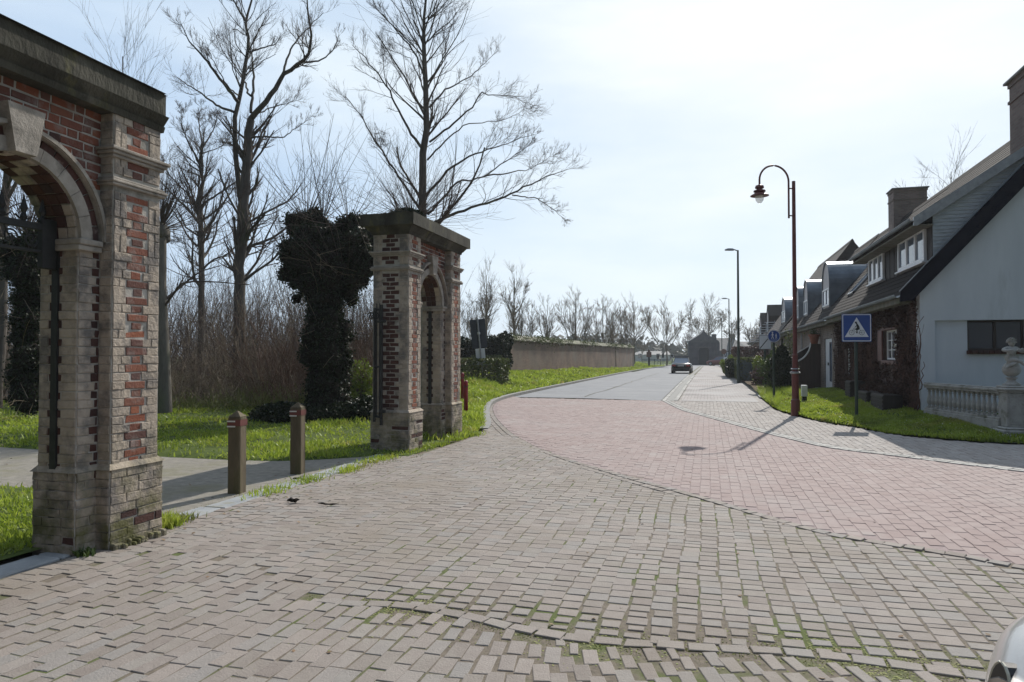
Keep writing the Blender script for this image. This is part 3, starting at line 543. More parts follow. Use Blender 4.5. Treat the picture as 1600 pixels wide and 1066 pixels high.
terrain('front_gardens', [(2.2, 29.8), (5, 29.8), (5, 112), (1.75, 112), (2.2, 45)], lambda x, y: .12 + .05 * vnoise(x, y, 1, 3), .5, K['litter'], (1.5, 5.5, 29, 112))
terrain('woodland_floor', [(-60, 18.5), (-14, 18.2), (-9, 19.5), (-10.6, 30), (-12.5, 60), (-60, 60)], lambda x, y: .10 + .05 * vnoise(x, y, .7, 4) + .4 * np.clip((y - 20) / 12, 0, 1), .5, K['litter'], (-60, -8, 17.5, 60))
bedz = lambda x, y: -.0042 + np.where(inpoly(x, y, polyB), .009, .006) * ZN(x, y) - .004 * np.exp(-(polydist(x, y, AB) / .3) ** 2)
terrain('paving_joints', [(-5.0, -3), (9, -3), (9, 4.2)] + C1[::-1] + [p for p in LE if p[1] < 25.2][::-1] + [(-4.9, 10.3)], lambda x, y: -.0042 + np.where(inpoly(x, y, polyB), .009, .006) * ZN(x, y) - .004 * np.exp(-(polydist(x, y, AB) / .3) ** 2), .1, K['joint'], (-5.2, 9, -3, 27))
# ------------------------------------------------------------------ grass
def blades(name, x, y, z, h, m, seed, wid=.010, kind='stuff', lean=.45):
    r = np.random.default_rng(seed); n = len(x); a = r.uniform(0, 6.28, n); l = np.abs(r.normal(0, lean, n)); b = r.uniform(0, 6.28, n)
    W = wid * r.uniform(.6, 1.4, n); d = np.stack([np.cos(a), np.sin(a), 0 * a], 1); t = np.stack([np.cos(b) * l, np.sin(b) * l, np.ones(n)], 1)
    P = np.stack([x, y, z - .01], 1); hh = h[:, None]
    V = np.stack([P - d * W[:, None], P + d * W[:, None], P + d * W[:, None] * .7 + t * hh * .55, P - d * W[:, None] * .7 + t * hh * .55, P + t * hh * np.array([1.35, 1.35, .95])], 1).reshape(-1, 3)
    i = np.arange(n)[:, None] * 5
    mb = MB(); mb.add(V, i + np.array([[0, 1, 2, 3]])); mb.n -= 0
    mb.f.append(i + np.array([[3, 2, 4]])); mb.m.append(np.zeros(n))
    o = mb.build(name, m); o['kind'] = kind; return o
def scatter(poly, hf, n, seed, bb, near=12., pw=2.0, clump=True, minu=0):
    """random points, denser close to the viewpoint side of the region"""
    r = np.random.default_rng(seed); xs = []; ys = []; c = 0
    while c < n:
        x = r.uniform(bb[0], bb[1], n * 3); y = r.uniform(bb[2], bb[3], n * 3)
        d = np.hypot(x, y); p = np.minimum(1, (near / d) ** pw)
        if clump: p = p * np.clip(.6 + .6 * vnoise(x, y, 2.5, seed), .12, 1)
        k = (r.uniform(0, 1, len(x)) < p) & inpoly(x, y, poly); xs.append(x[k]); ys.append(y[k]); c += k.sum()
    x = np.concatenate(xs)[:n]; y = np.concatenate(ys)[:n]; return x, y, hf(x, y), r
def grassfield(name, poly, hf, n, seed, bb, near, hh=(.04, .11), m='grass', excl=None, wid=.010, wfar=22.):
    x, y, z, r = scatter(poly, hf, n, seed, bb, near)
    if excl is not None:
        k = ~excl(x, y); x, y, z = x[k], y[k], z[k]
    h = r.uniform(*hh, len(x)) * (1 + .6 * np.clip(vnoise(x, y, 1.7, seed + 1), -.5, 1.2))
    dd = np.hypot(x, y); return blades(name, x, y, z, h, K[m], seed, wid=wid * np.clip(dd / 9, 1, 5))
exp_ = lambda x, y: inpoly(x, y, path)
grassfield('grass_by_gateway', [(-5.25, 9.3)] + LAWN[1:40] + [(-9, 30), (-20, 30), (-25, 18), (-25, -1), (-5.25, -1), (-5.3, 5.5)], hleft, 95000, 21, (-24, -4.5, -1, 26), 7, (.035, .10), excl=exp_)
grassfield('verge_grass', [(p[0] - .12, p[1]) for p in LE if p[1] > 13] + [(-13.5, 118), (-13.5, 26), (-7, 14)], hleft, 70000, 22, (-13.5, -4.6, 13, 110), 26, (.07, .2), wid=.009)
grassfield('lawn_grass_right', [(p[0] + .04, p[1]) for p in LR if p[1] < 30] + [(6.9, 15.0), (4.8, 18.4), (4.8, 30), (2, 30)], hright, 60000, 23, (1.9, 7, 14.3, 30), 17, (.035, .09))
x, y, z, r = scatter([(p[0] + .06, p[1]) for p in LR if 22 < p[1] < 33] + [(3.2, 33), (3.0, 24)], hright, 6000, 24, (1.9, 3.3, 22, 33), 20); blades('tall_grass_by_kerb', x, y, z, r.uniform(.15, .38, len(x)), K['grass'], 24, .008)
x, y, z, r = scatter([(p[0] + .2, p[1]) for p in LR if p[1] < 28] + [(6.5, 15.2), (4.6, 18.4), (4.6, 28)], hright, 420, 25, (2, 6.5, 14.6, 28), 18)
def dots(name, x, y, z, m, s, seed):
    r = np.random.default_rng(seed); n = len(x); mb = MB()
    C = np.stack([x, y, z], 1); a = r.uniform(0, 6, n); U = np.stack([np.cos(a), np.sin(a), .3 * np.sin(a * 3)], 1) * s; V_ = np.stack([-np.sin(a), np.cos(a), .3 * np.cos(a * 5)], 1) * s
    V = np.stack([C - U, C - V_, C + U, C + V_], 1).reshape(-1, 3); mb.add(V, (np.arange(n)[:, None] * 4 + np.array([[0, 1, 2, 3]]))); o = mb.build(name, m); o['kind'] = 'stuff'; return o
dots('daisies', x, y, z + .085, K['daisy'], .011, 3)
x, y, z, r = scatter([(p[0] - .2, p[1]) for p in LE if 14 < p[1] < 60] + [(-12, 60), (-12, 26), (-7, 15)], hleft, 260, 26, (-12, -5, 14, 60), 30); dots('dandelions', x, y, z + .13, mat('pale_flowers', [(.6, .6, .35)], bump=0), .014, 4)
# moss in the joints and weeds along edges
r = np.random.default_rng(31); n = 130000
x = r.uniform(-3.0, 3.4, n * 2); y = r.uniform(2.2, 6.5, n * 2); dline = polydist(x, y, [p for p in AB if p[0] > -2.2])
p = .8 * np.exp(-(dline / .30) ** 2) + .22 * (np.clip(vnoise(x, y, 1.1, 77), 0, 1)) * (y < 6) + .25 * np.exp(-((y - 3.3) / .5) ** 2) * np.clip(vnoise(x, y, 1.6, 78), 0, 1)
k = r.uniform(0, 1, len(x)) < p; x, y = x[k], y[k]
blades('moss_in_joints', x, y, bedz(x, y), r.uniform(.006, .014, len(x)) * (1 + .5 * np.exp(-(polydist(x, y, AB) / .15) ** 2)), mat('moss', [(.12, .14, .03), (.24, .25, .07)], scale=3, bump=0, island=[(.12, .15, .03), (.27, .27, .08)], trans=.2, coords='World'), 32, wid=.006, lean=.8)
def tuft(name, label, x, y, n, h, m, sd=.05, z=0., leafy=False, wid=.006, group='weeds along the paving edge'):
    r = np.random.default_rng(int(abs(x * 1000 + y * 77)) + 1); X = x + r.normal(0, sd, n); Y = y + r.normal(0, sd, n)
    o = blades(name, X, Y, 0 * X + z, r.uniform(.4, 1, n) * h, m, 5, wid=wid, kind='thing', lean=.6 if leafy else .4); del o['kind']; return tag(o, label, 'weed', group)
tuft('weed', 'small leafy weed at the foot of the near gate pillar, on the bare paving', *at(135, 868), 60, .09, K['shrub'], .035, leafy=True, wid=.014)
tuft('grass_tuft', 'tall grass tuft with dry stalks right against the right side of the near gate pillar', *at(258, 822), 420, .17, K['grass'], .07)
tuft('grass_tuft', 'low straw coloured tuft between near pillar and the threshold stones', *at(285, 812), 160, .09, K['straw'], .06)
edge = [at(a, b) for a, b in ((640, 706), (665, 700), (690, 696), (715, 688), (740, 680), (600, 716), (575, 722), (545, 735), (480, 752), (420, 770))]
x = np.concatenate([r.normal(a, .10, 260) for a, b in edge]); y = np.concatenate([r.normal(b, .18, 260) for a, b in edge])
kk = ~inpoly(x, y, [(-4.78, 5.4), (-4.60, 10.2), (-4.45, 13), (-3, 13), (-3, 5)])
x, y = x[kk], y[kk]; blades('edge_weeds', x, y, 0 * x, r.uniform(.03, .10, len(x)), K['grass'], 41, wid=.007)
x = np.array([]); y = np.array([])
for a, b in G2([(320, 790), (350, 775), (400, 768), (450, 758), (420, 780), (500, 745), (560, 730), (600, 722), (650, 712)]): x = np.append(x, r.normal(a + .06, .05, 60)); y = np.append(y, r.normal(b, .13, 60))
blades('dry_moss_edge', x, y, 0 * x, r.uniform(.01, .03, len(x)), K['straw'], 42, wid=.005)

# twigs and clods lying on the paving
def debris(name, label, cat, px, py, ln, rad, ang, m='ivy_core'):
    x, y = at(px, py); dx, dy = math.cos(ang), math.sin(ang); mb = MB(); r = np.random.default_rng(int(px))
    P = [(x + dx * ln * (t - .5) + r.normal(0, .006), y + dy * ln * (t - .5) + r.normal(0, .006), .008 + rad * (1 + .3 * math.sin(t * 9))) for t in np.linspace(0, 1, 7)]
    mb.tube(P, [rad * q for q in (.4, .9, 1.1, .8, 1.2, .7, .3)], 6); return tag(mb.build(name, K[m]), label, cat)
debris('stick', 'short dark stick lying on the setts below the threshold stones', 'stick', 514, 790, .24, .009, .1)
debris('earth_clod', 'dark clod of earth on the setts right of the nearer bollard', 'clod', 459, 786, .13, .022, .4)
debris('stick', 'small dark piece of wood on the pale threshold stone', 'stick', 464, 750, .12, .012, .5)
debris('fallen_branch', 'thin fallen branch in the weeds at the foot of the far arch', 'branch', 690, 694, .8, .012, .9, 'twig_pale')

# cracks across the asphalt
mb = MB(); r = np.random.default_rng(8)
for (x0, y0, x1, y1) in ((-6.9, 37, -1.7, 36), (-7.2, 52, -1.6, 53.5), (-1.0, 38.5, 1.9, 37.8), (-4.6, 27, -4.3, 66), (-6.8, 30, -5.2, 31.5)):
    n = 26; t = np.linspace(0, 1, n); P = np.stack([x0 + (x1 - x0) * t + r.normal(0, .04, n), y0 + (y1 - y0) * t + r.normal(0, .05, n)], 1); w_ = .018 * r.uniform(.4, 1.4, n); dd = np.array([y0 - y1, x1 - x0]) / math.hypot(x1 - x0, y1 - y0)
    V = []
    for i in range(n): V += [(*(P[i] - dd * w_[i]), .0125), (*(P[i] + dd * w_[i]), .0125)]
    mb.add(V, [[2 * i, 2 * i + 1, 2 * i + 3, 2 * i + 2] for i in range(n - 1)])
mb.build('asphalt_cracks', K['joint'])['kind'] = 'structure'

r = np.random.default_rng(44); X = np.concatenate([r.normal(-5.0, .35, 260), r.uniform(-16, -5.3, 900), r.uniform(-4.6, 5, 90), r.uniform(2.2, 5.5, 120)]); Y = np.concatenate([r.uniform(5, 13, 260), r.uniform(6, 22, 900), r.uniform(3, 14, 90), r.uniform(15.5, 26, 120)])
Z = np.where(X < -5.2, hleft(X, Y) + .03, np.where((X > 2) & (Y > 15), hright(X, Y) + .03, .006)); k = ~(inpoly(X, Y, path) & (r.random(len(X)) < .6)); X, Y, Z = X[k], Y[k], np.maximum(Z[k], .006)
dots('fallen_leaves', X, Y, Z, mat('dead_leaves', [(.10, .06, .03), (.20, .13, .07)], scale=5, bump=0, island=[(.09, .055, .03), (.22, .15, .08), (.14, .08, .04)]), .018, 9)

r = np.random.default_rng(71); n = 60000; x = r.uniform(-2.6, 3.4, n); y = r.uniform(2.4, 5.6, n)
k = r.uniform(0, 1, n) < (.85 * np.exp(-(polydist(x, y, [p for p in AB if p[0] > -2.2]) / .24) ** 2) + .3 * np.clip(vnoise(x, y, 1.5, 78), 0, 1) * (y < 4.4)) * np.clip(.55 + .7 * vnoise(x, y, 2.3, 15), .1, 1)
x, y = x[k], y[k]; dots('moss_cushions', x, y, bedz(x, y) + .0025, mat('moss_cushion', [(.13, .15, .03), (.24, .25, .07)], scale=8, bump=0, island=[(.11, .14, .03), (.26, .26, .08), (.16, .13, .07)], coords='World'), .007, 72)
# ------------------------------------------------------------------ brick gate arches
CH = 0.0728
def masonry(mb, O, U, Nn, rows, proud=.009, seed=1, keep=None, ch=CH, z0=0.):
    """rows(k) -> list of (u0,u1,mat[,nrows]); O origin, U in-plane direction, Nn outward. mats: 0 brick 1 stone 2 darkbrick"""
    r = np.random.default_rng(seed); U = np.array(U, float); Nn = np.array(Nn, float); O = np.array(O, float)
    Z = np.array([0, 0, 1.]); byM = {}
    for k, row in rows:
        for b in row:
            u0, u1, m = b[:3]; nr = b[3] if len(b) > 3 else 1
            if u1 - u0 < .03: continue
            zc = z0 + (k + nr / 2) * ch; uc = (u0 + u1) / 2
            if keep and not keep(uc, zc, (u1 - u0) / 2): continue
            c = O + U * uc + Z * zc + Nn * (proud + r.normal(0, .0024) + (-.003 if m != 1 else .001))
            byM.setdefault(m, []).append((c, (u1 - u0) / 2 - (.0055 if m != 1 else .0022) * r.uniform(.7, 1.4), nr * ch / 2 - (.0060 if m != 1 else .0022) * r.uniform(.7, 1.5)))
    for m, l in byM.items():
        C = np.array([a[0] for a in l]); hu = np.array([a[1] for a in l]); hv = np.array([a[2] for a in l]); n = len(l)
        Uj = U + np.stack([r.normal(0, .004, n)] * 3, 1) * 0; Vj = np.tile(Z, (n, 1)) + U * r.normal(0, .006, n)[:, None]
        sgn = 1 if np.dot(np.cross(U, Z), Nn) > 0 else -1
        V, Q = chamf(C, Uj * sgn, Vj, np.tile(Nn, (n, 1)), hu, hv, proud + .02, .004 if m != 1 else .004, jit=.0032 if m != 1 else .003, r=r)
        mb.add(V, Q, m)
def pil_rows(w, z0, z1, edge=.17, seed=0, lo=None, hb=(.119, .062), bm=0):
    """white stone quoins either side, a column of alternating long and short bricks in the middle"""
    r = np.random.default_rng(seed); c = w / 2
    for k in range(int(round(z0 / CH)), int(round(z1 / CH))):
        h = (hb[0] if k % 2 == 0 else hb[1]) + r.normal(0, .006); cc = c + r.normal(0, .006)
        row = [(cc - h, cc + h, bm)] if h < .14 else [(cc - h, cc - .01, bm), (cc - .01, cc + h, bm)]
        yield k, row
    k = int(round(z0 / CH)); k1 = int(round(z1 / CH))
    while k < k1:
        nr = 1 if r.random() < .75 else 2
        nr = min(nr, k1 - k)
        for s in (0, 1):
            for q in range(nr):
                pass
        h = max(hb[0] if (k + q) % 2 == 0 else hb[1] for q in range(nr))
        a = .006
        e = c - h - .004
        sp = r.random() < .35
        yield k, ([(a, e, 1, nr)] if not sp else [(a, e * .5, 1, nr), (e * .5, e, 1, nr)])
        yield k, ([(w - e, w - a, 1, nr)] if r.random() > .35 else [(w - e, w - e * .45, 1, nr), (w - e * .45, w - a, 1, nr)])
        k += nr
def stone_rows(w, z0, z1, seed, dark=None, mt=1, lo=.14, hi=.30):
    r = np.random.default_rng(seed); k1 = int(round(z1 / CH)); k = int(round(z0 / CH))
    for k in range(k, k1):
        u = 0; row = []; 
        if k % 2: u = -.1
        while u < w:
            l = r.uniform(lo, hi); a, b = max(u, .003), min(u + l, w - .003)
            if w - b < .06: b = w - .003
            m = mt
            if dark and r.random() < dark: m = 2
            if b - a > .03: row.append((a, b, m))
            u = b + .0001 if b < w - .01 else w
        yield k, row
def brick_rows(w, z0, z1, seed, mt=0):
    r = np.random.default_rng(seed)
    for k in range(int(round(z0 / CH)), int(round(z1 / CH))):
        u = -.1 * (k % 2) - r.uniform(0, .04); row = []; i = 0
        while u < w:
            l = .205 if (i + k) % 2 else .10; l *= r.uniform(.93, 1.07); a, b = max(u, .002), min(u + l, w - .002)
            if b - a > .03: row.append((a, b, 2 if r.random() < .12 else mt))
            u += l; i += 1
        yield k, row
def strip_rows(w, z0, z1, seed, brick_side=1):
    """stone strip whose one edge carries alternating dark bricks"""
    r = np.random.default_rng(seed)
    for k in range(int(round(z0 / CH)), int(round(z1 / CH))):
        e = (.085 if k % 2 else .04) + r.normal(0, .006)
        a = (w - e, w - .002, 2) if brick_side else (.002, e, 2)
        yield k, [a, ((.003, w - e, 1) if brick_side else (e, w - .003, 1))]
def gate_arch(Y0, label, seed, broken=False):
    L = 2.55; PW = .52; XF = -4.785; XB = -5.42; XW = -4.915; XWB = -5.30; yc = Y0 + L / 2; RI = .545; ZS = 2.55; ZT = 3.64
    root = thing('brick_gate_arch', label, 'gate arch', (-5.1, Y0 + L / 2, 0), 'brick arches of the old gateway')
    MT = [K['brick'], K['stone'], K['darkbrick'], K['mortar'], K['gstone'], K['dstone']]
    # --- masonry wall
    mb = MB()
    for y in (Y0, Y0 + L - PW): mb.box(XB, XF, y, y + PW, -.1, ZT, 3)
    for a, b in ((Y0 + PW, yc - RI), (yc + RI, Y0 + L - PW)): mb.box(XWB, XW, a, b, -.1, ZS, 3)
    n = 18; arc = [(yc - RI * math.cos(math.pi * i / n), ZS + RI * math.sin(math.pi * i / n)) for i in range(n + 1)]
    ys = Y0 + PW; ye = Y0 + L - PW
    for x, fl in ((XW, 0), (XWB, 1)):
        top = [(ys + (ye - ys) * i / n, ZT) for i in range(n + 1)]
        V = []; Fc = []
        for i in range(n + 1): V += [(x, *arc[i]), (x, *top[i])]
        for i in range(n): Fc.append([2 * i, 2 * i + 1, 2 * i + 3, 2 * i + 2] if fl else [2 * i, 2 * i + 2, 2 * i + 3, 2 * i + 1])
        V += [(x, ys, ZS), (x, ye, ZS)]; e = len(V); Fc += [[0, 1, e - 2], [2 * n, e - 1, 2 * n + 1]]
        mb.add(V, Fc, 3)
    # vault
    r = np.random.default_rng(seed)
    for i in range(n):
        (a, b), (c, d) = arc[i], arc[i + 1]; q = 4
        mb.add([(XWB, a, b), (XW, a, b), (XW, c, d), (XWB, c, d)], [[0, 1, 2, 3]], 3)
        for j in range(q):
            xa = XWB + (XW - XWB) * j / q + .004; xb = XWB + (XW - XWB) * (j + 1) / q - .004; m = 1 if r.random() < .35 else 2
            mid = np.array([(a + c) / 2 - yc, (b + d) / 2 - ZS]); mid = mid / np.linalg.norm(mid); tg = np.array([c - a, d - b]); hl = np.linalg.norm(tg) / 2 - .004; tg = tg / np.linalg.norm(tg)
            C = np.array([[(xa + xb) / 2, (a + c) / 2 - mid[0] * .015, (b + d) / 2 - mid[1] * .015]])
            Vv, Q = chamf(C, (1, 0, 0), (0, tg[0], tg[1]), (0, -mid[0], -mid[1]), (xb - xa) / 2, hl, .03, .006, r=r); mb.add(Vv, Q, m)
    # faces
    PLZ = .655
    bands = lambda u, z, h: not (3.015 < z < 3.115 or 3.25 < z < 3.36)
    for i, y in enumerate((Y0, Y0 + L - PW)):
        masonry(mb, (XF, y, 0), (0, 1, 0), (1, 0, 0), pil_rows(PW, PLZ, ZT, seed=seed + i), seed=seed + i, keep=bands)
        masonry(mb, (XB, y, 0), (0, 1, 0), (-1, 0, 0), pil_rows(PW, PLZ, ZT, seed=seed + 5 + i), seed=seed + 7 + i)
    # near end face, its shade painted in with darker bricks; far end face
    wE = XF - XB
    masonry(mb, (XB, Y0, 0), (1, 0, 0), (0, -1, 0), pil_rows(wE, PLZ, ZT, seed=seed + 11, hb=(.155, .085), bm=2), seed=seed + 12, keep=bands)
    masonry(mb, (XB, Y0 + L, 0), (1, 0, 0), (0, 1, 0), pil_rows(wE, PLZ, ZT, seed=seed + 13, hb=(.155, .085)), seed=seed + 14, keep=bands)
    # return of the far pilaster, facing the viewer
    wR = XF - XW
    masonry(mb, (XW, Y0 + L - PW, 0), (1, 0, 0), (0, -1, 0), stone_rows(wR, PLZ, ZT, seed + 15, lo=.3, hi=.4), seed=seed + 16, keep=bands, proud=.006)
    masonry(mb, (XW, Y0 + PW, 0), (1, 0, 0), (0, 1, 0), stone_rows(wR, PLZ, ZT, seed + 17, lo=.3, hi=.4), seed=seed + 18, keep=bands, proud=.006)
    # strips beside the opening
    ws = (yc - RI) - (Y0 + PW)
    masonry(mb, (XW, yc + RI, 0), (0, 1, 0), (1, 0, 0), strip_rows(ws, PLZ, 2.5, seed + 20, 1), seed=seed + 21)
    masonry(mb, (XW, Y0 + PW, 0), (0, 1, 0), (1, 0, 0), strip_rows(ws, PLZ, 2.5, seed + 22, 0), seed=seed + 23)
    # reveals: cream quoins with a dark toothed column of brick where the iron gate hangs
    def rev(seed_):
        w_ = XW - XWB
        for k in range(int(round(PLZ / CH)), int(round(2.5 / CH))):
            e = .10 if k % 2 else .055
            yield k, [(.003, w_ * .42 - e * .7, 1), (w_ * .42 - e * .7, w_ * .42 + e * .7, 2), (w_ * .42 + e * .7, w_ - .003, 1)]
    masonry(mb, (XWB, yc + RI, 0), (1, 0, 0), (0, -1, 0), rev(1), seed=seed + 24, proud=.007)
    masonry(mb, (XWB, yc - RI, 0), (1, 0, 0), (0, 1, 0), rev(2), seed=seed + 25, proud=.007)
    gr = MB(); w_ = XW - XWB
    for yy, s in ((yc + RI, -1), (yc - RI, 1)): gr.box(XWB + w_ * .36, XWB + w_ * .52, min(yy, yy + s * .022), max(yy, yy + s * .022), .0, 2.45)
    gr.build('rebate_shade', K['iron'], root)  # black strips stand in for the shade of a rebate groove
    # spandrel bricks
    ro = .775
    masonry(mb, (XW, ys, 0), (0, 1, 0), (1, 0, 0), brick_rows(ye - ys, ZS, ZT, seed + 26), seed=seed + 27, keep=lambda u, z, h: min(math.hypot(ys + u - yc - h, z - ZS), math.hypot(ys + u - yc + h, z - ZS), math.hypot(ys + u - yc, z - ZS)) > ro - .05)
    masonry(mb, (XWB, ys, 0), (0, 1, 0), (-1, 0, 0), brick_rows(ye - ys, ZS, ZT, seed + 28), seed=seed + 29, keep=lambda u, z, h: math.hypot(ys + u - yc, z - ZS) > RI + .12)
    mb.build('wall', MT, root)
    # --- plinths
    e = .045
    for i, (xa, xb, ya, yb) in enumerate(((XB, XF, Y0, Y0 + PW), (XB, XF, Y0 + L - PW, Y0 + L), (XWB, XW, yc - RI - ws, yc - RI), (XWB, XW, yc + RI, yc + RI + ws))):
        p = .03 if i < 2 else .022
        xa, xb, ya, yb = xa - p, xb + p, ya - p, yb + p; mb = MB()
        mb.box(xa, xb, ya, yb, -.1, PLZ - .02, 3)
        mt = 1
        masonry(mb, (xb, ya, 0), (0, 1, 0), (1, 0, 0), stone_rows(yb - ya, 0, PLZ, seed + 30 + i, .12, mt), seed=seed + 40 + i, proud=.009)
        masonry(mb, (xa, ya, 0), (1, 0, 0), (0, -1, 0), stone_rows(xb - xa, 0, PLZ, seed + 50 + i, .05, mt), seed=seed + 60 + i, proud=.009)
        masonry(mb, (xa, yb, 0), (1, 0, 0), (0, 1, 0), stone_rows(xb - xa, 0, PLZ, seed + 70 + i, .05, mt), seed=seed + 80 + i, proud=.009)
        # sloping top
        s = .02; t = .0
        V = [(xa - s, ya - s, PLZ), (xb + s, ya - s, PLZ), (xb + s, yb + s, PLZ), (xa - s, yb + s, PLZ), (xa + p, ya + p, PLZ + .05), (xb - p, ya + p, PLZ + .05), (xb - p, yb - p, PLZ + .05), (xa + p, yb - p, PLZ + .05)]
        mb.add(V, [[0, 1, 5, 4], [1, 2, 6, 5], [2, 3, 7, 6], [3, 0, 4, 7]], 1)
        mb.build('plinth', MT, root)
    mb = MB(); rf = np.random.default_rng(seed + 99)
    for j in range(16):
        yy = Y0 + L - .55 + j * .036 * 1.0 if j < 9 else Y0 + L - .25 + (j - 9) * .04; hh = rf.uniform(.02, .06); ln = rf.uniform(.05, .1)
        mb.bbox(XF + .03 + rf.uniform(0, .03), XF + .08 + rf.uniform(0, .05), yy, yy + ln * .6, -.05, hh, .012)
    mb.build('footing', K['stone'], root)
    # --- moulded bands round the piers
    for (z0, z1, ps) in ((3.265, 3.35, (.008, .028, .045)), (3.03, 3.10, (.02, .03, .012))):
        for y in (Y0, Y0 + L - PW):
            mb = MB(); zz = np.linspace(z0, z1, 4)
            for j in range(3):
                p = ps[j] + .02; mb.bbox(XB - p, XF + p, y - p, y + PW + p, zz[j], zz[j + 1] - .0005, .006)
            mb.build('band', K['gstone'], root)
    # --- arch ring, brick ring, hood, keystone, imposts
    mb = MB()
    def ring(r0, r1, x0, x1, segs, m, gap=.005, a0=0., a1=math.pi, sub=1):
        for i in range(segs):
            t0 = a0 + (a1 - a0) * i / segs + gap / r1; t1 = a0 + (a1 - a0) * (i + 1) / segs - gap / r1
            V = []; q = sub + 1
            for j in range(q):
                t = t0 + (t1 - t0) * j / sub
                for rr in (r0, r1):
                    for x in (x0, x1): V.append((x, yc - rr * math.cos(t), ZS + rr * math.sin(t)))
            Fc = []
            for j in range(sub):
                a, b = j * 4, j * 4 + 4
                Fc += [[a + 1, a + 3, b + 3, b + 1], [a, b, b + 2, a + 2], [a + 2, b + 2, b + 3, a + 3], [a, a + 1, b + 1, b]]
            Fc += [[0, 2, 3, 1], [4 * sub, 4 * sub + 1, 4 * sub + 3, 4 * sub + 2]]
            mb.add(V, Fc, m)
    ring(RI, RI + .11, XWB + .02, XW + .030, 10, 1, .002, sub=3)
    mb.build('arch_ring', [K['gstone']] * 2, root)
    mb = MB(); ring(RI + .115, RI + .18, XW - .01, XW + .016, 17, 0, .006); mb.build('arch_bricks', [K['darkbrick']], root)
    mb = MB(); ring(RI + .185, RI + .228, XW - .01, XW + .055, 8, 0, .001, sub=4); ring(RI + .19, RI + .222, XW + .03, XW + .07, 8, 0, .001, sub=4); mb.build('hood_mould', [K['gstone']], root)
    mb = MB(); V = []
    for x, g in ((XW - .02, 0), (XW + .105, .0)):
        V += [(x, yc - .085, ZS + RI - .01), (x, yc + .085, ZS + RI - .01), (x, yc + .15, 3.43), (x, yc - .15, 3.43)]
    V += [(XWB, yc - .08, ZS + RI - .01), (XWB, yc + .08, ZS + RI - .01), (XWB, yc + .08, ZS + RI + .1), (XWB, yc - .08, ZS + RI + .1)]
    mb.add(V, [[4, 5, 6, 7], [0, 4, 7, 3], [1, 2, 6, 5], [3, 7, 6, 2], [0, 1, 5, 4], [8, 9, 1, 0], [8, 11, 10, 9]], 0); mb.build('keystone', K['gstone'], root)
    for a, b in ((Y0 + PW + .022, yc - RI + .04), (yc + RI - .04, Y0 + L - PW - .022)):
        mb = MB(); mb.bbox(XWB + .02, XW + .05, a, b, 2.455, 2.50, .006); mb.bbox(XWB + .01, XW + .065, a - (.012 if a < yc else .012) * 0, b, 2.501, 2.55, .008); mb.build('impost', K['gstone'], root)
    # --- cornice slab
    mb = MB()
    def slab(p, z0, z1, q=None):
        q = p if q is None else q
        X0, X1, Y_0, Y_1 = XB, XF, Y0, Y0 + L; ye_ = lambda v: Y_1 + (.02 if broken else v)
        if broken: X1 -= .09 * (p > .1) + .03 * (q > .1)
        V = [(X0 - p, Y_0 - p, z0), (X1 + p, Y_0 - p, z0), (X1 + p, ye_(p), z0), (X0 - p, ye_(p), z0), (X0 - q, Y_0 - q, z1), (X1 + q, Y_0 - q, z1), (X1 + q, ye_(q), z1), (X0 - q, ye_(q), z1)]
        mb.add(V, [[3, 2, 1, 0], [4, 5, 6, 7], [0, 1, 5, 4], [1, 2, 6, 5], [2, 3, 7, 6], [3, 0, 4, 7]])
    slab(.02, 3.63, 3.68, .035); slab(.045, 3.6805, 3.765, .11); slab(.16, 3.7655, 3.965); slab(.15, 3.9655, 3.985, .05); slab(.05, 3.9855, 4.03, -.2)
    o = mb.build('cornice', K['dstone'], root)
    return root
g1 = gate_arch(2.73, 'big brick and sandstone arch at the left edge, nearest to the viewer', 100, True)
g2 = gate_arch(10.80, 'brick and sandstone arch with dark coping standing beside the ivy covered pollard', 200)
# ironwork
def spiral(cx, cz, r0, turns, dirn, y=0, n=22, a0=0):
    return [(y, cx + (r0 * (1 - .8 * i / n)) * math.cos(a0 + dirn * turns * 6.283 * i / n), cz + (r0 * (1 - .8 * i / n)) * math.sin(a0 + dirn * turns * 6.283 * i / n)) for i in range(n + 1)]
t = thing('iron_overthrow', 'black wrought iron top rail with spikes and scrolls inside the big near arch', 'ironwork', (-5.12, 4.03, 2.4))
x = -5.14; mb = MB(); mb.bbox(x - .02, x + .02, 3.54, 4.53, 2.60, 2.655, .004); mb.bbox(x - .015, x + .015, 3.54, 4.53, 2.42, 2.445, .004); mb.bbox(x - .03, x + .03, 4.40, 4.53, 2.30, 2.70, .006); mb.build('rail', K['iron'], t)
mb = MB()
for i in range(5):
    cy = 3.64 + .17 * i; mb.tube(spiral(cy, 2.52, .062, 1.3, 1 if i % 2 else -1, x), .008, 6); mb.tube([(x, cy - .05, 2.60), (x, cy + .03, 2.45)], .007, 5)
mb.build('scrollwork', K['iron'], t)
for y in (3.72, 3.90, 4.08, 4.26, 4.42):
    mb = MB(); mb.lathe([(.012, 2.65), (.026, 2.69), (.014, 2.72), (.028, 2.75), (.002, 2.86)], x, y, 6); mb.tube([(x, y - .07, 2.70), (x, y - .04, 2.675), (x, y, 2.67), (x, y + .04, 2.675), (x, y + .07, 2.70)], .006, 5); mb.build('spike', K['iron'], t)
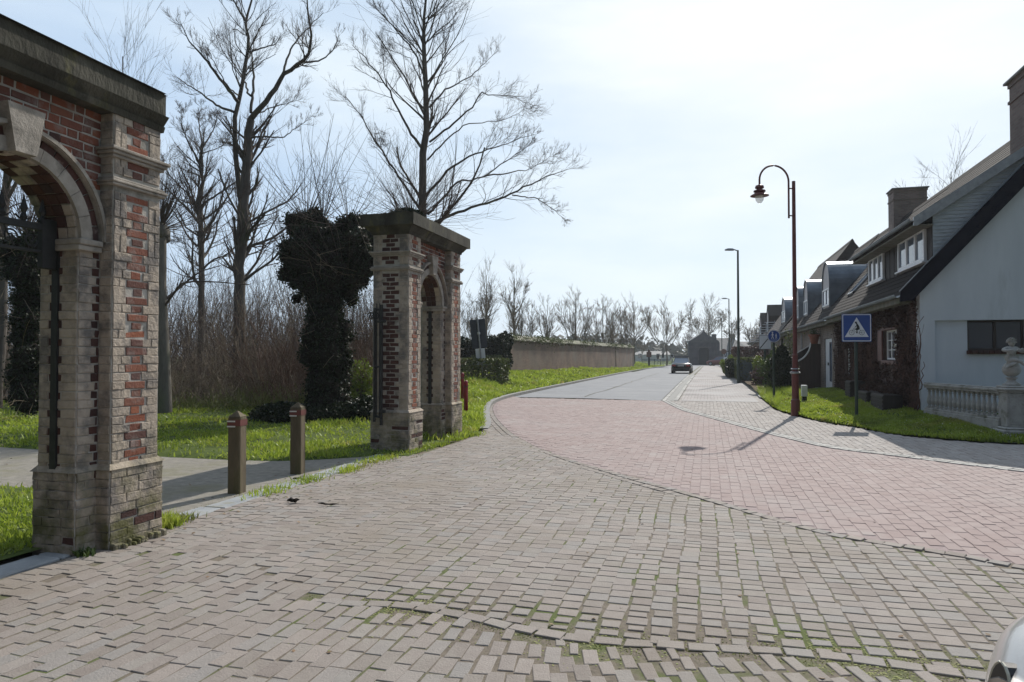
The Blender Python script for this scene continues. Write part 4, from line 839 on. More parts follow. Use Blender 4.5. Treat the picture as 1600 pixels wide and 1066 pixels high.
def leaf(name, label, P0, ang, wdt, z0, z1, n, group):
    t = thing(name, label, 'iron gate', (P0[0], P0[1], 0), group, local=True, rz=ang)
    mb = MB(); mb.bbox(0, .04, -.02, .02, z0, z1, .004); mb.bbox(wdt - .035, wdt, -.018, .018, z0 + .05, z1 - .05, .004)
    for z in (z0 + .12, z0 + .95, z1 - .30, z1 - .1): mb.bbox(.03, wdt - .02, -.012, .012, z, z + .035, .003)
    mb.build('frame', K['iron'], t)
    mb = MB()
    for i in range(1, n): u = wdt * i / n; mb.tube([(u, 0, z0 + .12), (u, 0, z1 + .02)], .009, 6)
    mb.build('bars', K['iron'], t)
    mb = MB()
    for i in range(3): mb.tube([(p[1], 0, p[2]) for p in spiral(.12 + wdt * .3 * i, z1 - .19, .07, 1.3, 1, 0)], .008, 6)
    mb.build('scrollwork', K['iron'], t)
    for z in (z0 + .2, z1 - .3): mb = MB(); mb.bbox(-.05, .05, -.03, .03, z, z + .05, .005); mb.build('hinge', K['iron'], t)
    return t
leaf('iron_gate', 'rusty black iron gate leaf folded open against the right flank of the near arch', (-5.47, 5.98), R(137), 1.45, .75, 2.5, 10, 'open gate leaves of the gateway')
leaf('iron_gate', 'black iron gate leaf folded open in front of the shaded end of the far arch', (-5.20, 10.70), R(180), .16, .45, 2.45, 3, 'open gate leaves of the gateway')
leaf('iron_gate', 'narrow iron gate leaf standing open inside the far arch', (-5.22, 11.60), R(88), .42, .12, 2.40, 6, 'open gate leaves of the gateway')
# ------------------------------------------------------------------ posts
def stone_post(px, py, h, wd, label):
    x, y = at(px, py); t = thing('bollard', label, 'bollard', (x, y, 0), 'stone bollards between the arches', rz=R(8)); ROOT[t.name] = (0, 0, 0)
    mb = MB(); a = wd / 2; V = []
    for z, s in ((-.1, 1.0), (h - .26, .93)): V += [(-a * s, -a * s, z), (a * s, -a * s, z), (a * s, a * s, z), (-a * s, a * s, z)]
    mb.bbox(-a, a, -a, a, -.1, h - .07, .012)
    s = a; V = [(-s, -s, h - .07), (s, -s, h - .07), (s, s, h - .07), (-s, s, h - .07), (0, 0, h)]; mb.add(V, [[0, 1, 4], [1, 2, 4], [2, 3, 4], [3, 0, 4]])
    mb.build('shaft', K['post'], t)
    mb = MB(); e = a + .004; mb.box(-e, e, -e, e, h - .175, h - .105); mb.build('red_band', K['redpaint'], t)
    for z in (h - .13, h - .19):
        mb = MB(); e = a + .006; mb.box(-e, e * .2, -e, e, z, z + .016); mb.build('white_stripe', K['whitepaint'], t)
stone_post(370, 770, .96, .155, 'square stone bollard with red top band, nearer to the big arch'); stone_post(465, 740, .97, .155, 'square stone bollard with red top band, nearer to the ivy covered pollard')
def red_post(x, y, h, label):
    o = MB(); o.lathe([(.055, -.05), (.055, h * .93), (.048, h * .97), (.03, h), (.0, h + .005)], x, y, 14)
    b = thing('red_bollard', label, 'bollard', (x, y, 0), 'red bollards behind the far arch'); o.build('shaft', mat('crimson_paint', [(.20, .012, .025), (.27, .02, .035)], scale=4, bump=.1, rough=.5), b, smooth=True)
    m = MB(); m.lathe([(.0575, h * .80), (.0575, h * .86)], x, y, 14); m.build('reflector_band', K['lampred'], b)
red_post(*at(728, 650), .94, 'bright crimson bollard in the grass right of the far arch'); red_post(*at(722.5, 629), 1.02, 'darker crimson bollard half hidden directly behind the bright one')
# ------------------------------------------------------------------ lamps and signs
def arch_lamp(px, py, zb):
    x, y = at(px, py, zb); H = 6.15
    t = thing('street_lamp', 'tall oxide red street lamp with curved swan neck and bell shade', 'street lamp', (x, y, zb), rz=-YAW * 0, local=True); ROOT[t.name] = (0, 0, 0)
    t.rotation_euler = (0, 0, YAW + R(12))
    mb = MB(); mb.lathe([(.115, -.2), (.115, .3), (.09, .33), (.09, 1.05), (.085, 1.10), (.075, 1.12), (.07, 1.5), (.055, 1.52), (.05, H * .75), (.045, H), (.001, H + .01)], 0, 0, 18); mb.build('pole', K['lampred'], t, smooth=False)
    mb = MB(); mb.lathe([(.12, 1.0), (.135, 1.015), (.135, 1.04), (.10, 1.06)], 0, 0, 18); mb.lathe([(.105, 1.12), (.115, 1.13), (.105, 1.145)], 0, 0, 18); mb.build('collar', K['galv'], t)
    ax = -.15; mb = MB(); rr = .43; pts = [(ax, 0, H - 1.0), (ax, 0, H - .05)] + [(ax - rr + rr * math.cos(a), 0, H - .02 + rr * .95 * math.sin(a)) for a in np.linspace(0, math.pi, 18)] + [(ax - 2 * rr, 0, H - .16)]
    mb.tube(pts, .026, 8); mb.tube([(ax, 0, H - .2), (0, 0, H - .2)], .018, 6); mb.tube([(ax, 0, H - .93), (0, 0, H - .93)], .018, 6); mb.build('swan_neck', K['lampred'], t)
    cx = ax - 2 * rr; z = H - .16; mb = MB()
    mb.lathe([(.03, z + .02), (.10, z - .01), (.115, z - .05), (.11, z - .08), (.075, z - .09), (.08, z - .12), (.15, z - .14), (.155, z - .17), (.12, z - .185), (.14, z - .215), (.235, z - .27), (.24, z - .285), (.13, z - .27), (.02, z - .22)], cx, 0, 20); mb.build('lamp_shade', K['lampred'], t, smooth=False)
    mb = MB(); mb.lathe([(.115, z - .275), (.118, z - .32), (.10, z - .40), (.06, z - .46), (.005, z - .485)], cx, 0, 16)
    g = bpy.data.materials.new('clear_lamp_bowl'); g.use_nodes = True; b = g.node_tree.nodes['Principled BSDF']; b.inputs['Base Color'].default_value = (.9, .9, .88, 1); b.inputs['Alpha'].default_value = .45; b.inputs['Roughness'].default_value = .15
    mb.build('lamp_bowl', g, t, smooth=True)
arch_lamp(1243, 643, .12)
def mast_lamp(px, top, D, label):
    x, y, _ = pxd(px, 560, D); _, _, H = pxd(px, top, D)
    t = thing('street_lamp', label, 'street lamp', (x, y, 0), 'green mast lamps along the road', local=True, rz=YAW)
    mb = MB(); mb.lathe([(.11, -.1), (.11, 1.1), (.08, 1.2), (.07, 4), (.055, H - .1), (.05, H), (.001, H + .01)], 0, 0, 12); mb.build('pole', K['lampgreen'], t)
    mb = MB(); mb.tube([(0, 0, H - .05), (-.18, 0, H + .02), (-.3, 0, H + .03)], .035, 6); mb.build('arm', K['galv'], t)
    mb = MB(); V = MB(); mb.bbox(-.75, -.22, -.11, .11, H - .03, H + .07, .03); mb.bbox(-.62, -.3, -.07, .07, H + .07, H + .10, .01); mb.build('lamp_head', K['galv'], t)
mast_lamp(1154, 391, 41, 'tall green mast lamp beside the grey cabinets, first of the row'); mast_lamp(1139.5, 467, 78, 'green mast lamp farther up the road, second of the row'); mast_lamp(1128, 497, 112, 'farthest and smallest mast lamp, in front of the big bare tree')
def disc(mb, pts2, x, m=0, th=.0):  # polygon on a sign facing -Y
    mb.add([(p[0], x, p[1]) for p in pts2], [list(range(len(pts2)))], m)
def thick(mb, line, w_, y, m=0, closed=False):
    L_ = [np.array(p, float) for p in line]; 
    if closed: L_.append(L_[0])
    for a, b in zip(L_[:-1], L_[1:]):
        d = (b - a) / max(np.linalg.norm(b - a), 1e-6); nn = np.array([-d[1], d[0]]) * w_ / 2; q = [a - nn, b - nn, b + nn, a + nn]
        mb.add([(p[0], y, p[1]) for p in q], [[0, 1, 2, 3]], m)
def circ(cx, cz, r, n=20): return [(cx + r * math.cos(6.2832 * i / n), cz + r * math.sin(6.2832 * i / n)) for i in range(n)]
def rsq(a, rc=.03, n=5):
    o = []
    for (sx, sz, t0) in ((1, 1, 0), (-1, 1, 90), (-1, -1, 180), (1, -1, 270)):
        for i in range(n + 1): t = R(t0 + 90 * i / n); o.append((sx * (a - rc) + rc * math.cos(t), sz * (a - rc) + rc * math.sin(t)))
    return o
# cycle crossing sign
x, y, _ = pxd(1338, 600, 16.9); zc = pxd(1338.5, 512.5, 16.9)[2]; A = .335
t = thing('cycle_crossing_sign', 'square blue sign with a cyclist in a white triangle on a green pole', 'road sign', (x, y, .2), local=True, rz=YAW - R(8)); zc -= .2
mb = MB(); mb.lathe([(.038, -.2), (.038, zc + A - .02), (.001, zc + A - .01)], 0, 0, 12); mb.build('pole', K['lampgreen'], t)
pl = MB(); pl.prism([(a, b + zc) for a, b in rsq(A)], 1, -.062, -.045); plate = pl.build('sign_plate', K['signblue'], t)
mb = MB(); o_ = rsq(A - .012, .025); i_ = rsq(A - .03, .02); n = len(o_); mb.add([(a, -.064, b + zc) for a, b in o_ + i_], [[i, (i + 1) % n, n + (i + 1) % n, n + i] for i in range(n)]); mb.build('white_border', K['signwhite'], plate)
mb = MB(); disc(mb, [(-.27, zc - .22), (.27, zc - .22), (0, zc + .25)], -.0645); mb.build('white_triangle', K['signwhite'], plate)
mb = MB(); y_ = -.067
for cx in (-.115, .115): thick(mb, circ(cx, zc - .115, .058, 22), .008, y_, closed=True); [thick(mb, [(cx, zc - .115), (cx + .05 * math.cos(q), zc - .115 + .05 * math.sin(q))], .003, y_ - .0002) for q in np.linspace(0, 6.28, 7)[:-1]]
thick(mb, [(-.115, zc - .115), (-.075, zc - .02), (-.04, zc - .02)], .007, y_ - .0004); thick(mb, [(-.07, zc - .04), (.0, zc - .13), (.115, zc - .115), (.07, zc - .04), (-.07, zc - .04)], .006, y_ - .0006)
disc(mb, [(.02, zc - .12), (-.015, zc - .13), (-.005, zc - .06), (-.045, zc - .035), (-.05, zc - .045), (-.03, zc - .02), (.0, zc - .0), (.0, zc + .04), (-.04, zc - .0), (-.05, zc + .01), (-.005, zc + .06), (-.02, zc + .11), (.005, zc + .12), (.03, zc + .08), (.06, zc + .03), (.07, zc - .02), (.045, zc - .045), (.015, zc - .06)][::-1], y_ - .0008)
disc(mb, circ(-.018, zc + .125, .024, 14), y_ - .001)
mb.build('cyclist_symbol', K['signblack'], plate)
# round blue pedestrian sign
x, y = at(1209.5, 626, .15); t = thing('pedestrian_sign', 'round blue sign with two white walking figures on a green pole', 'road sign', (x, y, .1), local=True, rz=YAW - R(10)); D = 23.9
zc = pxd(1210.5, 527, 24.0)[2] - .1; mb = MB(); mb.lathe([(.038, -.2), (.038, zc + .16), (.001, zc + .17)], 0, 0, 12); mb.build('pole', K['lampgreen'], t)
pl = MB(); pl.prism([(a, b) for a, b in circ(0, zc, .20, 28)], 1, -.06, -.045); plate = pl.build('sign_plate', K['signblue'], t)
mb = MB(); a_ = circ(0, zc, .196, 28); b_ = circ(0, zc, .182, 28); mb.add([(p[0], -.0615, p[1]) for p in a_ + b_], [[i, (i + 1) % 28, 28 + (i + 1) % 28, 28 + i] for i in range(28)]); mb.build('white_border', K['signwhite'], plate)
mb = MB(); y_ = -.063
for cx, cz, s in ((-.045, zc + .015, 1.0), (.065, zc - .01, .72)):
    P = lambda l: [(cx + a * s, cz + b * s) for a, b in l]
    disc(mb, P(circ(0, .105, .022, 12)), y_); thick(mb, P([(0, .08), (0, -.01)]), .035 * s, y_ - .0002); thick(mb, P([(0, -.0), (-.03, -.10)]), .017 * s, y_ - .0004); thick(mb, P([(0, -.0), (.035, -.10)]), .017 * s, y_ - .0006); thick(mb, P([(0, .065), (.045, .01)]), .012 * s, y_ - .0008); thick(mb, P([(0, .065), (-.045, .01)]), .012 * s, y_ - .001)
thick(mb, [(-.10, zc - .125), (.10, zc - .125)], .008, y_); mb.build('walking_figures', K['signwhite'], plate)
# end of built-up area sign
x, y = at(1195.5, 607, .15); t = thing('end_of_zone_sign', 'pale rectangular sign with one black diagonal bar beside the conifer', 'road sign', (x, y, .1), local=True, rz=YAW - R(8)); Dp = 31.5
z1 = pxd(1197, 524, Dp)[2] - .1; z0 = pxd(1197, 546, Dp)[2] - .1; mb = MB(); mb.lathe([(.05, -.2), (.05, z1 - .02), (.001, z1)], 0, 0, 12); mb.build('pole', K['lampgreen'], t)
pl = MB(); pl.bbox(-.26, .26, -.075, -.055, z0, z1, .004); plate = pl.build('sign_plate', K['signwhite'], t); mb = MB(); thick(mb, [(-.23, z0 + .03), (.23, z1 - .03)], .035, -.0765); thick(mb, [(-.25, z0 + .01), (.25, z0 + .01), (.25, z1 - .01), (-.25, z1 - .01)], .012, -.077, closed=True); mb.build('diagonal_bar', K['signblack'], plate)
# back of a large sign, leaning a little, on the left verge
x, y = at(756, 606, .12); D = 31.0
t = thing('traffic_sign', 'back of a dark tall traffic sign with a smaller pale plate below, tilted pole', 'road sign', (x, y, .1), local=True, rz=YAW + R(14)); t.rotation_euler = (0, R(-5.5), YAW + R(14))
mb = MB(); mb.lathe([(.038, -.2), (.038, 3.25), (.001, 3.26)], 0, 0, 10); mb.build('pole', K['galv'], t)
mb = MB(); mb.bbox(-.36, .36, .04, .06, 1.87, 3.20, .006); o = mb.build('sign_plate', K['darkback'], t); mb = MB(); [mb.bbox(-.30, .30, .02, .04, z, z + .04, .003) for z in (2.0, 2.5, 3.0)]; mb.build('bracket', K['darkback'], o)
mb = MB(); mb.bbox(-.22, .22, .04, .055, 1.08, 1.84, .005); mb.build('lower_plate', K['lightback'], t)
mb = MB(); mb.lathe([(.07, 2.5), (.07, 2.6), (.01, 2.62)], 0, 0, 10); mb.build('clamp', K['whitepaint'], t)
# ------------------------------------------------------------------ houses on the right
SL = 1.13
def roofz(x): return 3.03 + SL * (x - 4.42)
def tiled(mb, x0, z0, x1, z1, ya, yb, rows, th=.014, m=0):
    rows = int(rows * 1.5)
    """roof slope laid in overlapping courses running along Y"""
    dx, dz = (x1 - x0) / rows, (z1 - z0) / rows; l = math.hypot(dx, dz); nx, nz = -dz / l, dx / l
    if nz < 0: nx, nz = -nx, -nz
    for i in range(rows):
        a = (x0 + dx * i, z0 + dz * i); b = (a[0] + dx * 1.05, a[1] + dz * 1.05)
        P = [(a[0] + nx * th, a[1] + nz * th), (b[0] + nx * .004, b[1] + nz * .004), (b[0], b[1]), (a[0], a[1])]
        mb.prism(P, 1, ya, yb, m)
def window(name, parent, plane, u0, u1, z0, z1, nmull, fr, gl, d=.06, sash=.045, inward=1, hbar=(), offx=0.):
    """window in a plane x=const ('x', value) or y=const ('y', value); frame, then one pane mesh"""
    ax, v = plane
    def bx(mb, a0, a1, b0, b1, e0, e1, c=.004):
        if ax == 'x': mb.bbox(v + e0 * inward, v + e1 * inward, a0, a1, b0, b1, c) if inward > 0 else mb.bbox(v - e1, v - e0, a0, a1, b0, b1, c)
        else: mb.bbox(a0, a1, v + e0, v + e1, b0, b1, c)
    mb = MB()
    bx(mb, u0, u1, z0, z0 + sash, 0, d); bx(mb, u0, u1, z1 - sash, z1, 0, d); bx(mb, u0, u0 + sash, z0 + sash, z1 - sash, 0, d); bx(mb, u1 - sash, u1, z0 + sash, z1 - sash, 0, d)
    for i in range(1, nmull + 1): c = u0 + (u1 - u0) * i / (nmull + 1); bx(mb, c - sash * .6, c + sash * .6, z0 + sash, z1 - sash, .004, d - .004)
    for h in hbar: c = z0 + (z1 - z0) * h; bx(mb, u0 + sash, u1 - sash, c - .012, c + .012, .01, d - .02)
    f = mb.build(name, fr, parent); mb = MB()
    if ax == 'x': mb.add([(v + d * .6 * inward, u0 + .01, z0 + .01), (v + d * .6 * inward, u1 - .01, z0 + .01), (v + d * .6 * inward, u1 - .01, z1 - .01), (v + d * .6 * inward, u0 + .01, z1 - .01)], [[0, 3, 2, 1]])
    else: mb.add([(u0 + .01, v + d * .6, z0 + .01), (u1 - .01, v + d * .6, z0 + .01), (u1 - .01, v + d * .6, z1 - .01), (u0 + .01, v + d * .6, z1 - .01)], [[0, 1, 2, 3]])
    mb.build('pane', gl, f); return f
def wall_holes_x(mb, x0, x1, y0, y1, z0, z1, holes, m=0):
    """wall slab with rectangular openings: holes (ya,yb,za,zb) sorted by ya"""
    y = y0
    for (a, b, c, d) in holes:
        if a > y: mb.box(x0, x1, y, a, z0, z1, m)
        mb.box(x0, x1, a, b, z0, c, m); mb.box(x0, x1, a, b, d, z1, m); y = b
    if y < y1: mb.box(x0, x1, y, y1, z0, z1, m)
def chimney(parent, x0, x1, y0, y1, z0, z1, cap=.06):
    mb = MB(); mb.box(x0, x1, y0, y1, z0, z1 - .16, 0)
    mb.box(x0 - .03, x1 + .03, y0 - .03, y1 + .03, z1 - .55, z1 - .48, 0); mb.box(x0 - .03, x1 + .03, y0 - .03, y1 + .03, z1 - .16, z1 - .05, 0)
    c = mb.build('chimney', K['chim'], parent)
    for p in c.data.polygons:
        pass
    c.data.materials.append(K['chimx'])
    for p in c.data.polygons:
        if abs(p.normal.y) > .9: p.material_index = 1
    mb = MB(); mb.box(x0 - cap, x1 + cap, y0 - cap, y1 + cap, z1 - .05, z1); mb.build('cap', K['concrete'], c); return c
def gutter(parent, x, y0, y1, z, r=.065, m='zinc'):
    mb = MB(); n = 8; V = []
    an = [math.pi + math.pi * i / n for i in range(n + 1)]
    for y in (y0, y1):
        for a in an: V.append((x + r * math.cos(a), y, z + r * math.sin(a)))
        for a in an[::-1]: V.append((x + (r - .008) * math.cos(a), y, z + (r - .008) * math.sin(a)))
    k = 2 * (n + 1); mb.add(V, [[i, (i + 1) % k, k + (i + 1) % k, k + i] for i in range(k)] + [list(range(k))[::-1], list(range(k, 2 * k))]); mb.tube([(x - r, y0, z + .004), (x - r, y1, z + .004)], .011, 6)
    return mb.build('gutter', K[m], parent)
# ---- white gabled house
h1 = thing('gabled_house', 'white rendered gable house with creeper covered street front and long slate sided dormer', 'house', (8.8, 23.8, 0))
YG, YE = 18.4, 29.15
mb = MB()
# upper gable, 6 cm proud of the recessed lower panel
gz = 2.42; zt = lambda x: 3.03 + SL * (min(x, 17.6 - x) - 4.42) - .12
poly = [(4.8, gz), (12.8, gz), (12.8, zt(12.8)), (8.8, zt(8.8)), (4.8, zt(4.8))]
mb.prism(poly, 1, YG, YG + .3); mb.box(4.8, 5.11, YG, YG + .3, 0, gz - .0); mb.box(12.3, 12.8, YG, YG + .3, 0, gz)
# recessed panel round the window opening
wx0, wx1, wz0, wz1 = 5.79, 6.95, 1.69, 2.40
R0, R1 = YG + .07, YG + .29
mb.box(5.11, wx0, R0, R1, 0, gz); mb.box(wx1, 12.3, R0, R1, 0, gz); mb.box(wx0, wx1, R0, R1, 0, wz0)
mb.build('gable_wall', K['white_render'], h1)
window('gable_window', h1, ('y', YG + .15), wx0, wx1, wz0 + .03, wz1 + .018, 1, K['dframe'], K['glass'], sash=.05)
mb = MB()
for i in range(11): mb.bbox(wx0 - .02 + i * .109, wx0 + .08 + i * .109, YG - .0, YG + .16, wz0 - .055, wz0 + .03, .005)
mb.build('brick_sill', K['darkbrick'], h1)
mb = MB()
holes = [(20.36, 21.9, 1.45, 2.33), (26.35, 27.5, .85, 1.9)]
wall_holes_x(mb, 4.803, 5.05, YG + .3, YE, 0, 3.25, holes)
mb.build('street_wall', mat('creeper_stained_wall', [(.07, .045, .038), (.13, .085, .07)], scale=4, bump=.6, bscale=30, rough=.95), h1)
mb = MB(); mb.box(5.1, 12.5, YE - .3, YE, 0, 3.2); mb.box(12.5, 12.8, YG + .3, YE, 0, 3.25); mb.build('rear_wall', K['facade_brick_x'], h1)
window('street_window', h1, ('x', 4.86), 20.40, 21.86, 1.49, 2.30, 2, K['wframe'], K['glass'], sash=.05, hbar=(.33, .66))
mb = MB(); mb.bbox(4.73, 4.90, 20.3, 21.95, 2.30, 2.40, .01); mb.bbox(4.72, 4.9, 20.3, 21.95, 1.36, 1.47, .01); mb.bbox(4.74, 4.79, 21.92, 22.42, 1.45, 2.32, .01); mb.build('shutter', K['rframe'], h1)
window('street_window', h1, ('x', 4.86), 26.4, 27.46, .9, 1.87, 1, K['wframe'], K['glass'], sash=.06, hbar=(.5,))
# roof
mb = MB(); Y0r, Y1r = YG - .16, YE
tiled(mb, 4.42, 3.03, 8.8, roofz(8.8), Y0r + .03, Y1r, 22); tiled(mb, 13.18, 3.03, 8.8, roofz(8.8), Y0r + .03, Y1r, 22)
mb.prism([(8.65, roofz(8.65) + .0), (8.8, roofz(8.8) + .09), (8.95, roofz(8.65))], 1, Y0r, Y1r)
# underside
mb.prism([(4.42, 3.02), (8.8, roofz(8.8) - .01), (8.8, roofz(8.8) - .12), (4.55, 2.98)], 1, Y0r + .04, Y1r, 0)
roof = mb.build('roof', K['tile'], h1)
chimney(roof, 7.12, 7.75, 18.62, 19.62, 5.9, 8.25, .10)
mb = MB()
for s in (0, 1):
    P = [(4.36, 3.10), (4.34, 2.86), (4.62, 2.90), (8.8, roofz(8.8) - .44), (8.8, roofz(8.8) + .07)]
    if s: P = [(17.6 - a, b) for a, b in P][::-1]
    mb.prism(P, 1, Y0r - .02, Y0r + .03)
mb.build('bargeboard', K['barge'], h1)
mb = MB(); mb.prism([(4.33, 3.10), (4.36, 3.135), (8.8, roofz(8.8) + .135), (8.8, roofz(8.8) + .085)], 1, Y0r - .04, Y0r + .05); mb.build('verge_trim', K['zinc'], h1)
gutter(h1, 4.34, YG + .05, YE - .05, 3.03); mb = MB(); mb.box(4.42, 4.80, YG + .3, YE, 2.86, 2.90); mb.box(4.395, 4.42, YG + .1, YE, 2.84, 3.02); mb.build('eaves_soffit', K['wood'], h1)
# long dormer
XD = 5.12; DY1 = 25.45; ds = .67; dz = lambda x: 4.80 + ds * (x - 4.72)
dm = MB(); zb = roofz(XD) - .05
dm.box(XD, XD + .12, YG + .13, DY1, zb, dz(XD) - .04)
dorm = dm.build('dormer', K['dwood'], h1)
mb = MB()
for i in range(15): yy = YG + .14 + i * .5; mb.bbox(XD - .012, XD + .0, yy, yy + .03, zb, dz(XD) - .06, .002)
mb.build('cover_battens', K['dwood'], dorm)
window('dormer_window', dorm, ('x', XD - .07), 18.98, 21.42, 3.90, 4.72, 2, K['wframe'], K['skyglass'], sash=.085, d=.065)
window('dormer_window', dorm, ('x', XD - .07), 23.15, 25.05, 3.90, 4.72, 2, K['wframe'], K['skyglass'], sash=.085, d=.065)
for a, b in ((18.9, 21.5), (23.05, 25.15)): mb = MB(); mb.bbox(XD - .13, XD + .02, a, b, 3.84, 3.885, .006); mb.build('window_sill', K['wframe'], dorm)
# cheek of horizontal slates
mb = MB(); z = 3.80
while z < 6.6:
    zz = z + .085
    xl = max(XD, 4.42 + (z - 3.03) / SL * 0 + XD); xa = XD; xr = 4.42 + (z + .03 - 3.03) / SL
    xu = 4.72 + (zz - 4.80) / ds
    xa = max(XD, xu) if zz > dz(XD) - .1 else XD
    xr = 4.42 + (z - 3.03) / SL + .02
    if xr - xa > .05: mb.add([(xa, YG + .115, zz), (xr, YG + .115, zz), (xr, YG + .10, z), (xa, YG + .10, z), (xa, YG + .13, z), (xr, YG + .13, z)], [[3, 2, 1, 0], [4, 5, 2, 3]])
    z += .085
mb.prism([(XD, 3.8), (XD, dz(XD) - .02), (7.85, 6.86), (7.85, 6.8)], 1, YG + .118, YG + .14)
mb.build('slate_cheek', K['slate'], dorm)
mb = MB(); xm = (4.80 - ds * 4.72 - 3.03 + SL * 4.42) / (SL - ds); tiled(mb, 4.72, 4.80, xm, dz(xm), YG + .04, DY1 + .35, 15, .02); mb.prism([(4.72, 4.80), (xm, dz(xm)), (xm, dz(xm) - .12), (4.74, 4.70)], 1, YG + .05, DY1 + .33); mb.build('dormer_roof', K['tile'], dorm)
mb = MB(); mb.prism([(4.69, 4.86), (4.69, 4.66), (4.78, 4.66), (xm, dz(xm) - .17), (xm, dz(xm) + .05)], 1, YG - .02, YG + .04); mb.build('dormer_verge', K['galv'], dorm)
mb = MB(); mb.box(4.70, XD, YG + .06, DY1 + .3, 4.66, 4.695); mb.build('dormer_soffit', K['wood'], dorm)
gutter(dorm, 4.66, YG + .0, DY1 + .36, 4.82, .06)
mb = MB()
def onroof(x, lift): l = math.hypot(1, SL); return (x - SL / l * lift, roofz(x) + lift / l)
a, b = onroof(5.18, .06), onroof(5.98, .06); mb.add([(a[0], 28.0, a[1]), (a[0], 28.9, a[1]), (b[0], 28.9, b[1]), (b[0], 28.0, b[1])], [[0, 1, 2, 3]]); sk = mb.build('roof_window', K['skyglass'], h1)
mb = MB()
for (p, q) in (((5.14, 27.95), (5.2, 28.95)), ((5.96, 27.95), (6.02, 28.95)), ((5.14, 27.95), (6.02, 28.02)), ((5.14, 28.88), (6.02, 28.95))):
    A, B_ = onroof(p[0], .0), onroof(q[0], .0); A2, B2 = onroof(p[0], .08), onroof(q[0], .08)
    mb.prism([A, B_, B2, A2], 1, p[1], q[1])
mb.build('frame', K['galv'], sk)
# ---- terrace behind it
def terrace(name, label, y0, y1, ridge, dormers, door, dcol, extra=None, zf=.3, gable=False):
    h = thing(name, label, 'house', (8.8, (y0 + y1) / 2, 0), 'row of low brick houses')
    mb = MB(); hs = []
    if door: hs.append((door[0], door[1], zf - .1, 2.32))
    for w_ in (extra or []): hs.append(w_)
    hs.sort(); wall_holes_x(mb, 4.80, 5.05, y0 + .01, y1 - .01, 0, 3.15, hs); mb.build('street_wall', K['facade_brick'], h)
    s2 = (ridge - 3.0) / (8.8 - 4.42); rz = lambda x: 3.0 + s2 * (x - 4.42)
    mb = MB(); tiled(mb, 4.42, 3.0, 8.8, ridge, y0, y1 - .01, 20); tiled(mb, 13.18, 3.0, 8.8, ridge, y0, y1 - .01, 20)
    mb.prism([(8.68, ridge - .1), (8.8, ridge + .09), (8.92, ridge - .1)], 1, y0, y1)
    mb.prism([(4.44, 2.99), (8.8, ridge - .01), (13.16, 2.99)], 1, y0 + .02, y0 + .12); mb.prism([(4.44, 2.99), (8.8, ridge - .01), (13.16, 2.99)], 1, y1 - .14, y1 - .04)
    rf = mb.build('roof', K['tile2' if ridge > 8.2 else 'tile'], h)
    mb = MB(); mb.box(5.05, 12.8, y0 + .03, y0 + .25, 0, 3.1); mb.box(5.05, 12.8, y1 - .25, y1 - .03, 0, 3.1); mb.box(12.5, 12.8, y0 + .25, y1 - .25, 0, 3.1); mb.build('side_walls', K['facade_brick_x'], h)
    mb = MB(); mb.box(4.44, 4.80, y0, y1, 2.83, 2.87); mb.box(4.415, 4.44, y0, y1, 2.80, 2.99); mb.build('eaves_soffit', K['wood'], h)
    gutter(h, 4.35, y0 + .02, y1 - .02, 2.99)
    if door:
        d = MB(); d.bbox(4.84, 4.90, door[0] + .02, door[1] - .02, zf - .05, 2.30, .008); do = d.build('door', K['wframe'], h)
        mb = MB(); w_ = door[1] - door[0]; mb.bbox(4.825, 4.845, door[0] + w_ * .16, door[0] + w_ * .42, zf + .25, 2.15, .004); mb.build('door_glass', K['skyglass'], do)
        mb = MB(); mb.bbox(4.80, 4.84, door[0] + w_ * .55, door[0] + w_ * .60, 1.2, 1.32, .004); mb.build('handle', K['black'], do)
        mb = MB(); mb.bbox(4.45, 4.85, door[0] - .2, door[1] + .3, .1, zf - .06, .01); mb.build('step', K['concrete'], h)
    for w_ in (extra or []): window('window', h, ('x', 4.86), w_[0] + .02, w_[1] - .02, w_[2] + .02, w_[3] - .02, 1, K['wframe'], K['glass'])
    for (a, b, ztop, kind) in dormers:
        xf = 5.0; zb = rz(xf) - .02; xb = 4.42 + (ztop - 3.0) / s2 + .05; n = 16; c = (a + b) / 2; rr = (b - a) / 2
        spring = ztop - rr * 1.0 if kind == 'barrel' else ztop - rr * .9
        def prof(e=0.): 
            if kind == 'barrel': return [(c - (rr + e) * math.cos(math.pi * i / n), spring + (rr + e) * math.sin(math.pi * i / n)) for i in range(n + 1)]
            return [(a - e, spring), (c, ztop + e), (b + e, spring)]
        mb = MB(); P = [(a, zb)] + prof() + [(b, zb)]; mb.prism(P, 0, xf, xf + .03); dd = mb.build('dormer', K['panel'], h)
        mb = MB(); O = [(a - .04, zb)] + prof(.04) + [(b + .04, zb)]; I = [(a + .0, zb)] + prof(.0) + [(b - .0, zb)]; k = len(O); V = [(xf - .06, *p) for p in O] + [(xb, *p) for p in O] + [(xf - .06, *p) for p in I] + [(xb, *p) for p in I]
        Fc = [[i, i + 1, k + i + 1, k + i] for i in range(k - 1)] + [[2 * k + i + 1, 2 * k + i, 3 * k + i, 3 * k + i + 1] for i in range(k - 1)] + [[i + 1, i, 2 * k + i, 2 * k + i + 1] for i in range(k - 1)]
        mb.add(V, Fc); mb.build('dormer_roof', K['zinc'] if kind == 'barrel' else K['tile2'], dd)
        window('dormer_window', dd, ('x', xf - .055), a + .12, b - .12, zb + .10, zb + .85, 1, K['wframe'], K['skyglass'], sash=.07)
    return h, rf
h2, r2 = terrace('terraced_house', 'brick terraced house with white front door and the two nearest barrel dormers', YE + .01, 41.0, 7.95, [(32.0, 33.95, 5.62, 'barrel'), (38.6, 40.25, 5.52, 'barrel')], (30.5, 32.35), 0)
